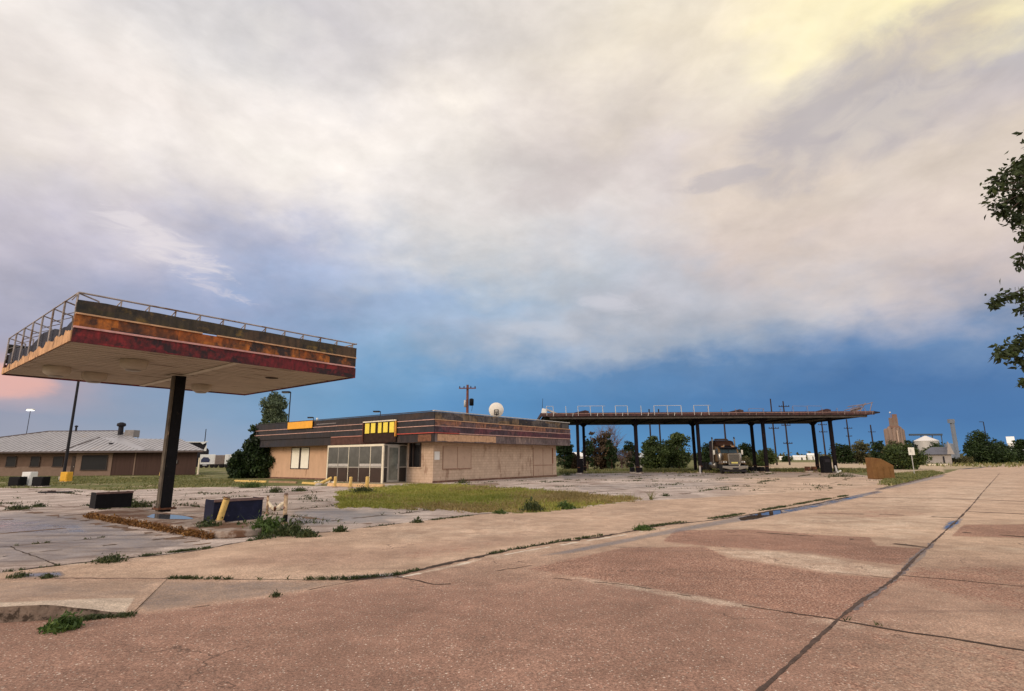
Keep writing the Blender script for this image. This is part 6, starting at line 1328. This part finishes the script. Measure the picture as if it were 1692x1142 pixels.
    def vent(px_, y0, y1, Yd, w, cap, nm):
        p = at(px_, y1, Y + Yd); h = at(px_, y0, Y + Yd).z - p.z; q = MB(); q.tube((p.x - x0, Yd, p.z - .5), (p.x - x0 - .05, Yd, p.z + h * .75), w, w * .9, DARK, 12); o = q.build(nm, t); q = MB(); q.lathe((p.x - x0 - .05, Yd, p.z + h * .75), [(w * 1.1, 0), (cap, .05 * h), (cap * .95, h * .18), (w * .5, h * .25)], DARK, n=14); q.build('cap', o)
    vent(198, 698, 726, 5.5, .32, .52, 'exhaust_fan'); vent(125.5, 703, 714, 7, .13, .2, 'flue_pipe'); vent(183, 731.5, 742, 1, .07, .25, 'roof_vent')
    p = at(212.5, 722, Y + 5); q = MB(); cx = p.x - x0; s = Y / 900 * 1.05; q.bx(cx - 7.5 * s, cx + 7.5 * s, 5, 6.2, p.z, p.z + 11.5 * s, mat('cooler_grey', (.22, .20, .19), .7, var=.2)); 
    hv = q.build('cooler', t, bevel=.03); q = MB()
    for a in (-6, 6):
        for b_ in (5.1, 6.1): q.tube((cx + a * s, b_, p.z - .8), (cx + a * s, b_, p.z), .05, m=GALV, n=6)
    q.build('stand', hv)
house()
# post beside the house
p = g(266, 786); t = thing('wooden_post', 'short yellowish post leaning at the house, just left of the canopy column', 'post', (p.x, p.y, 0)); q = MB(); q.tube((-.1, 0, 0), (.12, 0, 1.6), .13, .12, YEL, 8); q.build('post', t); q = MB(); q.tube((.12, 0, 1.6), (.125, 0, 1.66), .14, .12, RUST, 8); q.build('cap', t)
p = at(327, 782, 65); t = thing('wooden_post', 'thin cream post at the right corner of the brown house', 'post', (p.x, p.y, 0)); q = MB(); q.tube((0, 0, 0), (0, 0, 2.0), .1, .09, CREAM, 8); q.build('post', t); q = MB(); q.box((0, 0, .05), (.3, .3, .1), CONC); q.build('footing', t)

# ------------------------------------------------------------------ beyond the house: shop building, parked trucks
def far_left():
    Y = 150.0; 
    def X(px_, py_=760): return at(px_, py_, Y).x
    def Z(px_, py_): return at(px_, py_, Y).z
    x0, x1 = X(296), X(339); t = thing('dark_shed', 'dark grey shed with white gable edge behind the brown house', 'building', (x0, Y, 0), -math.atan2(x0, Y)); w = (x1 - x0) * .86
    q = MB(); q.bx(0, w, 0, 12, 0, Z(320, 731), DARK); q.build('wall', t); q = MB(); q.bx(-.3, w * .75, -.3, 12, Z(320, 731), Z(320, 729.5), WHITE); q.prism([(w * .72, Z(332, 730)), (w * 1.08, Z(332, 728.5)), (w * .86, Z(332, 734))], -.5, 4, WHITE, 'Y'); q.build('roof', t); q = MB(); q.prism([(w * .9, Z(338, 745)), (w * 1.02, Z(338, 733)), (w * 1.02, Z(338, 745))], -.4, -.1, WHITE, 'Y'); q.build('gable_trim', t)
    def unit(px0, px1, y0, y1, m, name, label, kind, Yd=130):
        p = at((px0 + px1) / 2, y1, Yd); h = at((px0 + px1) / 2, y0, Yd).z - .0; w = (px1 - px0) / 900 * Yd * .87; t = thing(name, label, kind, (p.x, Yd, 0), -math.atan2(p.x, Yd), 'trucks parked beyond the house')
        zf = h * .27; q = MB(); q.bx(-w / 2, w / 2, 0, 2.5, zf, h, m); body = q.build('body', t, bevel=.05)
        q = MB(); q.bx(-w / 2, w / 2, .1, 2.4, zf - .25, zf - .02, DARK); q.build('chassis', t)
        for xx in (-w * .36, -w * .36 + 1.05, w * .33):
            for yy in (.18, 2.1): q = MB(); q.lathe((xx, yy, .48), [(.2, -.14), (.46, -.13), (.48, 0), (.46, .13), (.2, .14)], MATS['tyre'], n=16, axis='Y'); q.build('wheel', t)
        return t, w, h
    t, w, h = unit(329, 354, 751, 774, WHITE, 'white_truck', 'white cab truck seen at the right corner of the house', 'truck')
    q = MB(); pts = [(-w * .42, h * .42), (w * .12, h * .42), (w * .16, h * .62), (w * .02, h * .78), (-w * .28, h * .80), (-w * .42, h * .62)]; q.prism(pts, -.05, -.002, mat('truck_windscreen', (.03, .04, .09), .15), 'Y'); q.build('windscreen', t)
    q = MB(); q.bx(-w * .3, w * .0, -.12, -.003, h * .16, h * .28, mat('grey_bumper', (.3, .3, .3), .5)); q.build('bumper', t)
    t, w, h = unit(354.2, 370, 752, 773, mat('grey_brown_trailer', (.24, .19, .165), .7, var=.15), 'box_trailer', 'grey brown box trailer between two white ones', 'trailer', 131)
    for x in np.linspace(-.45, .45, 8): q = MB(); q.bx(w * x - .03, w * x + .03, -.05, -.002, h * .3, h * .98, MATS['grey_brown_trailer']); q.build('rib', t)
    t, w, h = unit(370.2, 396, 751, 772, WHITE, 'box_trailer', 'white box trailer partly hidden by the dark shrub', 'trailer', 130)
    for x in (-.25, .0, .25): q = MB(); q.bx(w * x - .05, w * x + .05, -.05, -.002, h * .3, h * .98, GALV); q.build('rib', t)
    p = at(341, 752, 170); t = thing('rooftop_tank', 'dark round tank above the white truck', 'tank', (p.x, 170, 0)); h = at(341, 741, 170).z; q = MB(); q.tube((0, 0, 0), (0, 0, h * .5), .3, m=DARK); q.build('stand', t); q = MB(); q.lathe((0, 0, h * .5), [(.5, 0), (.62, .3), (.6, h * .38), (.2, h * .5)], DARK, n=14); q.build('tank', t)
far_left()

# ------------------------------------------------------------------ street lamps and poles
def lamp_post(x, ytop, ybase, Y, label, head='box', lit=False, r=.08, dirx=-1, hw_=9, grp='street lamps'):
    p = at(x, ybase, Y); zt = at(x, ytop, Y).z; t = thing('street_lamp', label, 'street lamp', (p.x, p.y, 0), 0, grp); k = Y / 900 * .97
    q = MB(); q.tube((0, 0, 0), (0, 0, zt), r, r * .7, DARK, 8); q.build('pole', t)
    if head == 'box':
        q = MB(); q.box((dirx * hw_ * k * .62, 0, zt), (hw_ * k, .45, .22), DARK); hd_ = q.build('lamp_head', t, bevel=.03); q = MB(); q.box((dirx * hw_ * k * .08, 0, zt), (abs(hw_ * k * .16), .1, .1), DARK); q.build('arm', t)
        q = MB(); q.box((dirx * hw_ * k * .62, 0, zt - .13), (hw_ * k * .8, .35, .04), mat('lamp_lens_off', (.3, .3, .28), .4)); q.build('lens', hd_)
    return t, zt, k
t, zt, k = lamp_post(31, 677, 790, 95, 'lit white street lamp above the brown house', None, r=.06)
q = MB(); q.box((0, 0, zt), (11 * k, .5, .25), WHITE); hd_ = q.build('lamp_head', t, bevel=.05); q = MB(); q.box((0, -.05, zt - .16), (10 * k, .42, .08), mat('lit_lens', (.9, .9, .85), .4, emit=((1, .97, .88), 4))); q.build('lens', hd_)
p = g(104, 793); t = thing('light_pole', 'tall dark light pole passing behind the left canopy', 'light pole', (p.x, p.y, 0)); zt = at(131, 560, p.y).z; q = MB(); q.tube((0, 0, 0), (0, 0, zt), .13, .09, DARK, 10); q.build('pole', t); q = MB(); q.box((0, 0, .15), (.5, .5, .3), CONC); q.build('base', t)
q = MB(); q.box((-.4, 0, zt), (.8, .4, .2), DARK); q.build('lamp_head', t)
lamp_post(469.5, 648, 790, 72, 'box street lamp in front of the tall tree', hw_=13, r=.10); lamp_post(511.5, 690, 790, 100, 'low box street lamp just right of the orange panel', hw_=9, r=.09); lamp_post(624, 680, 790, 90, 'box street lamp above the yellow slat sign', hw_=11, r=.09)
lamp_post(1637, 697, 765, 260, 'faint tall street lamp above the broad round tree', hw_=6, r=.25); lamp_post(1001, 713, 770, 160, 'small lamp post between bare tree and canopy post', hw_=6, r=.13); lamp_post(334, 709, 770, 210, 'thin mast rising behind the dark shed', None, r=.2)
def utility(x0, y0, x1, y1, Y, label, arms, r=.16, m=None, extra=None):
    p = at(x1, y1, Y); zt = at(x0, y0, Y).z; m = m or WOODP; t = thing('utility_pole', label, 'utility pole', (p.x, p.y, 0), 0, 'wooden utility poles'); q = MB(); q.tube((0, 0, 0), (0, 0, zt), r, r * .65, m, 8); q.build('pole', t); k = Y / 900 * .97
    for ya, w in arms:
        z = at(x0, ya, Y).z; q = MB(); q.box((0, -r, z), (w * k, .12, .14), m); o = q.build('crossarm', t)
        for s in (-.45, -.2, .2, .45): q = MB(); q.lathe((s * w * k, -r, z + .07), [(.05, 0), (.09, .06), (.05, .14), (.08, .18), (.02, .24)], DARK, n=8); q.build('insulator', o)
    return t, zt, k
t, zt, k = utility(773, 636, 771, 790, 74, 'reddish wooden utility pole with transformer above the store roof', [(642, 29)], r=.24, m=mat('reddish_pole', (.16, .06, .045), .9, var=.3, scale=3))
z = at(773, 664, 74).z; q = MB(); q.lathe((7.0 * k, -.1, z - .55), [(.1, 0), (.30, .04), (.31, .85), (.24, .95), (.05, 1.0)], BLACK, n=16); q.build('transformer', t); q = MB(); q.lathe((-3.8 * k, -.1, z - .75), [(.05, 0), (.16, .05), (.16, .95), (.05, 1.0)], GALV, n=12); q.build('conduit_box', t)
q = MB(); q.path([(8 * k, -.2, z + .3), (9 * k, -.2, z - .4), (7.5 * k, -.2, z - 1.3)], [.03, .03, .03], DARK, 5); q.build('drop_cable', t)
WOODP = mat('dark_pole_wood', (.035, .025, .024), .9, var=.3, scale=3, spec=.1)
utility(1072, 676, 1078, 775, 110, 'thin pole left of the pair behind the second canopy bay', [], r=.2); utility(1088, 676, 1094, 775, 112, 'thin pole right of the pair behind the second canopy bay', [], r=.2); utility(1196, 690, 1203, 775, 95, 'dark pole rising behind the parked truck', [], r=.2)
utility(1270.5, 659, 1284, 768, 120, 'tall dark pole topping out above the canopy right half', [(708, 17)], r=.2); utility(1291, 663, 1305, 768, 118, 'pole with several crossarms right of the fourth canopy bay', [(672, 18), (703, 15), (733, 15)], r=.2)
utility(1357, 692, 1366, 768, 150, 'double arm pole between the last two canopy posts', [(702, 15), (714, 14)], r=.24); utility(1398, 693, 1408, 766, 165, 'pole with two crossarms under the right tip of the canopy', [(708, 14), (721, 10)], r=.26); utility(1440, 702, 1447, 766, 190, 'slim pole right of the canopy tip', [(714, 12)], r=.3)

# ------------------------------------------------------------------ far buildings and the grain elevator
def shed(px0, px1, y0, y1, Y, label, wall, roofm, rise=.35, name='white_shed', D=None, door=True, grp=None, cat='shed'):
    p = at(px0, y1, Y); az_ = math.atan2(p.x, Y); w = (at(px1, y1, Y).x - p.x) * cos(az_); h = at((px0 + px1) / 2, y0, Y).z; D = D or w * .5; t = thing(name, label, cat, (p.x, Y, 0), -az_, grp); he = h * (1 - rise)
    q = MB(); q.bx(0, w, 0, D, 0, he, wall); q.build('wall', t); q = MB(); q.prism([(-.2, he), (D + .2, he), (D / 2, h)], -.2, w + .2, roofm, 'X'); q.build('roof', t)
    if door: q = MB(); q.bx(w * .62, w * .74, -.06, -.002, 0, he * .75, DARK); q.build('door', t)
    return t
shed(1038, 1064, 748, 770, 100, 'small white shed with pale roof behind the second canopy post', mat('shed_cream', (.62, .56, .48), .8), WHITE, .3, D=4)
shed(948, 968, 747, 770, 105, 'small pale shed behind the leftmost canopy posts', MATS['shed_cream'], WHITE, .3, D=4)
for a, b_, y, lb in ((1288, 1307, 754, 'leftmost low white shed on the horizon'), (1311, 1332, 752.5, 'middle low white shed on the horizon'), (1335, 1348, 749, 'taller white shed on the horizon by the canopy post')): shed(a, b_, y, 761, 320, lb, WHITE, WHITE, .3, door=True, grp='white sheds on the horizon', name='far_shed')
def elevator():
    Y = 420.0; x0 = at(1487, 760, Y).x; Z = lambda y, x=1487: at(x, y, Y).z; k = Y / 900 * 1.15 * .87
    t = thing('grain_elevator', 'tall brown concrete grain elevator with stepped headhouse on the horizon', 'grain elevator', (x0, Y, 0)); CC = mat('elevator_concrete', (.235, .165, .13), .9, var=.3, scale=.15, dirt=(.15, .09, .07), dthr=.55, dscale=.08, stretch=(1, 1, .3)); CD = mat('elevator_brown', (.22, .13, .10), .9, var=.2, scale=.1)  # CD: slightly darker brown for headhouse band, windows and penthouse
    zt = Z(707)
    for i, (dx, dz, r) in enumerate(((-13, -4.5, 4.8), (-8, -1, 5), (-2.5, 0, 5), (3, 0, 5), (8.5, -1, 5), (13.2, -5, 4.8))):
        q = MB(); q.lathe((dx * k, abs(dx) * .3 * k, 0), [(r * k * .72, 0), (r * k * .72, zt + dz * k * .9), (r * k * .5, zt + dz * k * .9 + 1.2), (.3, zt + dz * k * .9 + 1.5)], CC, n=20); q.build('silo', t)
    q = MB(); q.bx(-1.2 * k, .6 * k, -4.3 * k, -3.2 * k, 0, zt - 2, mat('elevator_rib', (.50, .36, .28), .9)); q.build('stair_tower', t)
    hz = Z(688); q = MB(); q.bx(-8 * k, 5.5 * k, -2.5 * k, 4 * k, zt, zt + (hz - zt) * .18, CD); q.bx(-6.5 * k, 4.5 * k, -2.2 * k, 3.5 * k, zt, hz - 1, CC); hh = q.build('headhouse', t)
    for x in (-4, 1.5): q = MB(); q.bx((x - .9) * k, (x + .9) * k, -2.35 * k, -2.21 * k, zt + (hz - zt) * .45, zt + (hz - zt) * .85, CD); q.build('window', hh)
    q = MB(); q.bx(-1.0 * k, 4.2 * k, -2 * k, 3 * k, hz - 1, Z(684.5), CD); q.build('penthouse', t); q = MB(); q.tube((-5 * k, 0, hz - 1), (-5 * k, 0, Z(681)), .35 * k, m=CD, n=8); q.lathe((-5 * k, 0, Z(681.5)), [(.1, -1.1 * k), (1.0 * k, -.6 * k), (1.2 * k, 0), (.9 * k, .7 * k), (.1, 1.1 * k)], WHITE, n=12); q.build('roof_ball', t)
    ye = Y + 5; xa, xb = at(1503, 720, ye).x, at(1556, 718, ye).x; z = at(1520, 718.5, ye).z
    t2 = thing('conveyor', 'dark conveyor gantry running from the grain elevator to the right', 'conveyor', (xa, ye, 0)); q = MB(); q.bx(0, xb - xa, -.9, .9, z - .7, z + .7, mat('conveyor_blue', (.07, .09, .12), .8)); 
    q.build('gallery', t2)
    for f in (.35, .7, .98): q = MB(); q.tube(((xb - xa) * f, 0, 0), ((xb - xa) * f, 0, z - .6), .35, m=MATS['conveyor_blue'], n=6); q.build('support', t2)
elevator()
def bin_(px_, wpx, yeave, ytop, Y, label, m, roofm, name='grain_bin'):
    p = at(px_, 765, Y); r = wpx / 900 * Y * .5 * .95; ze = at(px_, yeave, Y).z; zt = at(px_, ytop, Y).z; t = thing(name, label, 'grain bin', (p.x, Y + r, 0)); q = MB(); prof = []
    n = 14
    for i in range(n): z = ze * i / n; prof += [(r, z), (r * 1.012, z + ze / n * .5)]
    q.lathe((0, 0, 0), prof + [(r, ze)], m, n=32); q.build('wall', t); q = MB(); q.lathe((0, 0, 0), [(r * 1.04, ze - .05), (r * 1.0, ze + .1), (r * .12, zt - .1), (r * .1, zt)], roofm, n=32); q.build('roof', t); return t
bin_(1549, 36, 728, 719.5, 230, 'grain bin with a broad white cone roof above the grey house', GALV, mat('white_cone_roof', (.62, .58, .54), .6, var=.05))
BL = mat('blue_grey_bin', (.20, .22, .26), .5, metal=.3, var=.15, scale=.5); bin_(1582, 17, 734, 732, 175, 'blue grey corrugated metal bin right of the grey house', BL, BL)
Y = 170; a = at(1579, 760, Y); tp = at(1572.5, 696, Y); t = thing('elevator_leg', 'tall slanted bucket elevator leg above the metal bin', 'elevator leg', (a.x, Y, 0)); q = MB(); q.box((tp.x - a.x, 0, tp.z / 2), (.9, .7, tp.z), BL); q.build('casing', t); q = MB(); q.box((tp.x - a.x - .2, 0, tp.z), (1.5, 1.0, 1.2), BL); q.build('head', t); q = MB(); q.tube((tp.x - a.x, 0, tp.z), (3, 2, at(1584, 732, Y).z), .2, m=BL, n=6); q.build('spout', t)
def grey_house():
    Y = 118.0; p = at(1526, 768, Y); az_ = math.atan2(p.x, Y); w = (at(1573, 768, Y).x - p.x) * cos(az_); t = thing('grey_house', 'low weathered grey house with slate grey hip roof before the metal bin', 'house', (p.x, Y, 0), -az_); ze = at(1550, 751, Y).z; zr = at(1550, 738.5, Y).z
    q = MB(); q.bx(0, w, 0, 8, 0, ze, mat('grey_siding', (.30, .27, .25), .9, var=.15, scale=.8)); q.build('wall', t)
    q = MB(); q.add([(-.4, -.5, ze), (w + .2, -.5, ze), (w + .2, 8.5, ze), (-.4, 8.5, ze), (1.8, 4, zr), (w, 4, zr)], [(0, 1, 5, 4), (1, 2, 5), (2, 3, 4, 5), (3, 0, 4)], mat('slate_roof', (.12, .12, .14), .8, var=.15, scale=1)); q.build('roof', t)
    q = MB(); q.prism([(w * .88, ze), (w + .6, ze), (w * .96, at(1570, 730, Y).z)], -.4, 6, MATS['grey_siding'], 'Y'); q.build('gable', t)
    q = MB(); q.bx(w * .70, w * .76, -.05, -.002, .2, ze * .8, DARK); q.build('door', t); q = MB(); q.bx(w * .25, w * .33, -.05, -.002, ze * .4, ze * .75, DARK); q.build('window', t)
grey_house()
shed(1660, 1700, 738, 768, 185, 'long white shed behind the trees at the right edge', WHITE, mat('pale_sheet_roof', (.66, .66, .66), .5), .35, D=16, name='white_building', cat='building'); shed(1670, 1682, 721, 760, 230, 'white peaked roof showing above the trees at the right edge', WHITE, WHITE, .3, name='white_gable', D=8, door=True, cat='building')
p = at(1552, 771, 100); t = thing('pale_slab', 'long pale concrete block lying before the grey house', 'block', (p.x, 100, 0)); q = MB(); q.bx(-1.6, 1.6, 0, .5, 0, .3, CREAM); q.build('block', t); q = MB(); q.bx(-1.7, 1.7, -.1, .6, 0, .05, CONC); q.build('base', t)
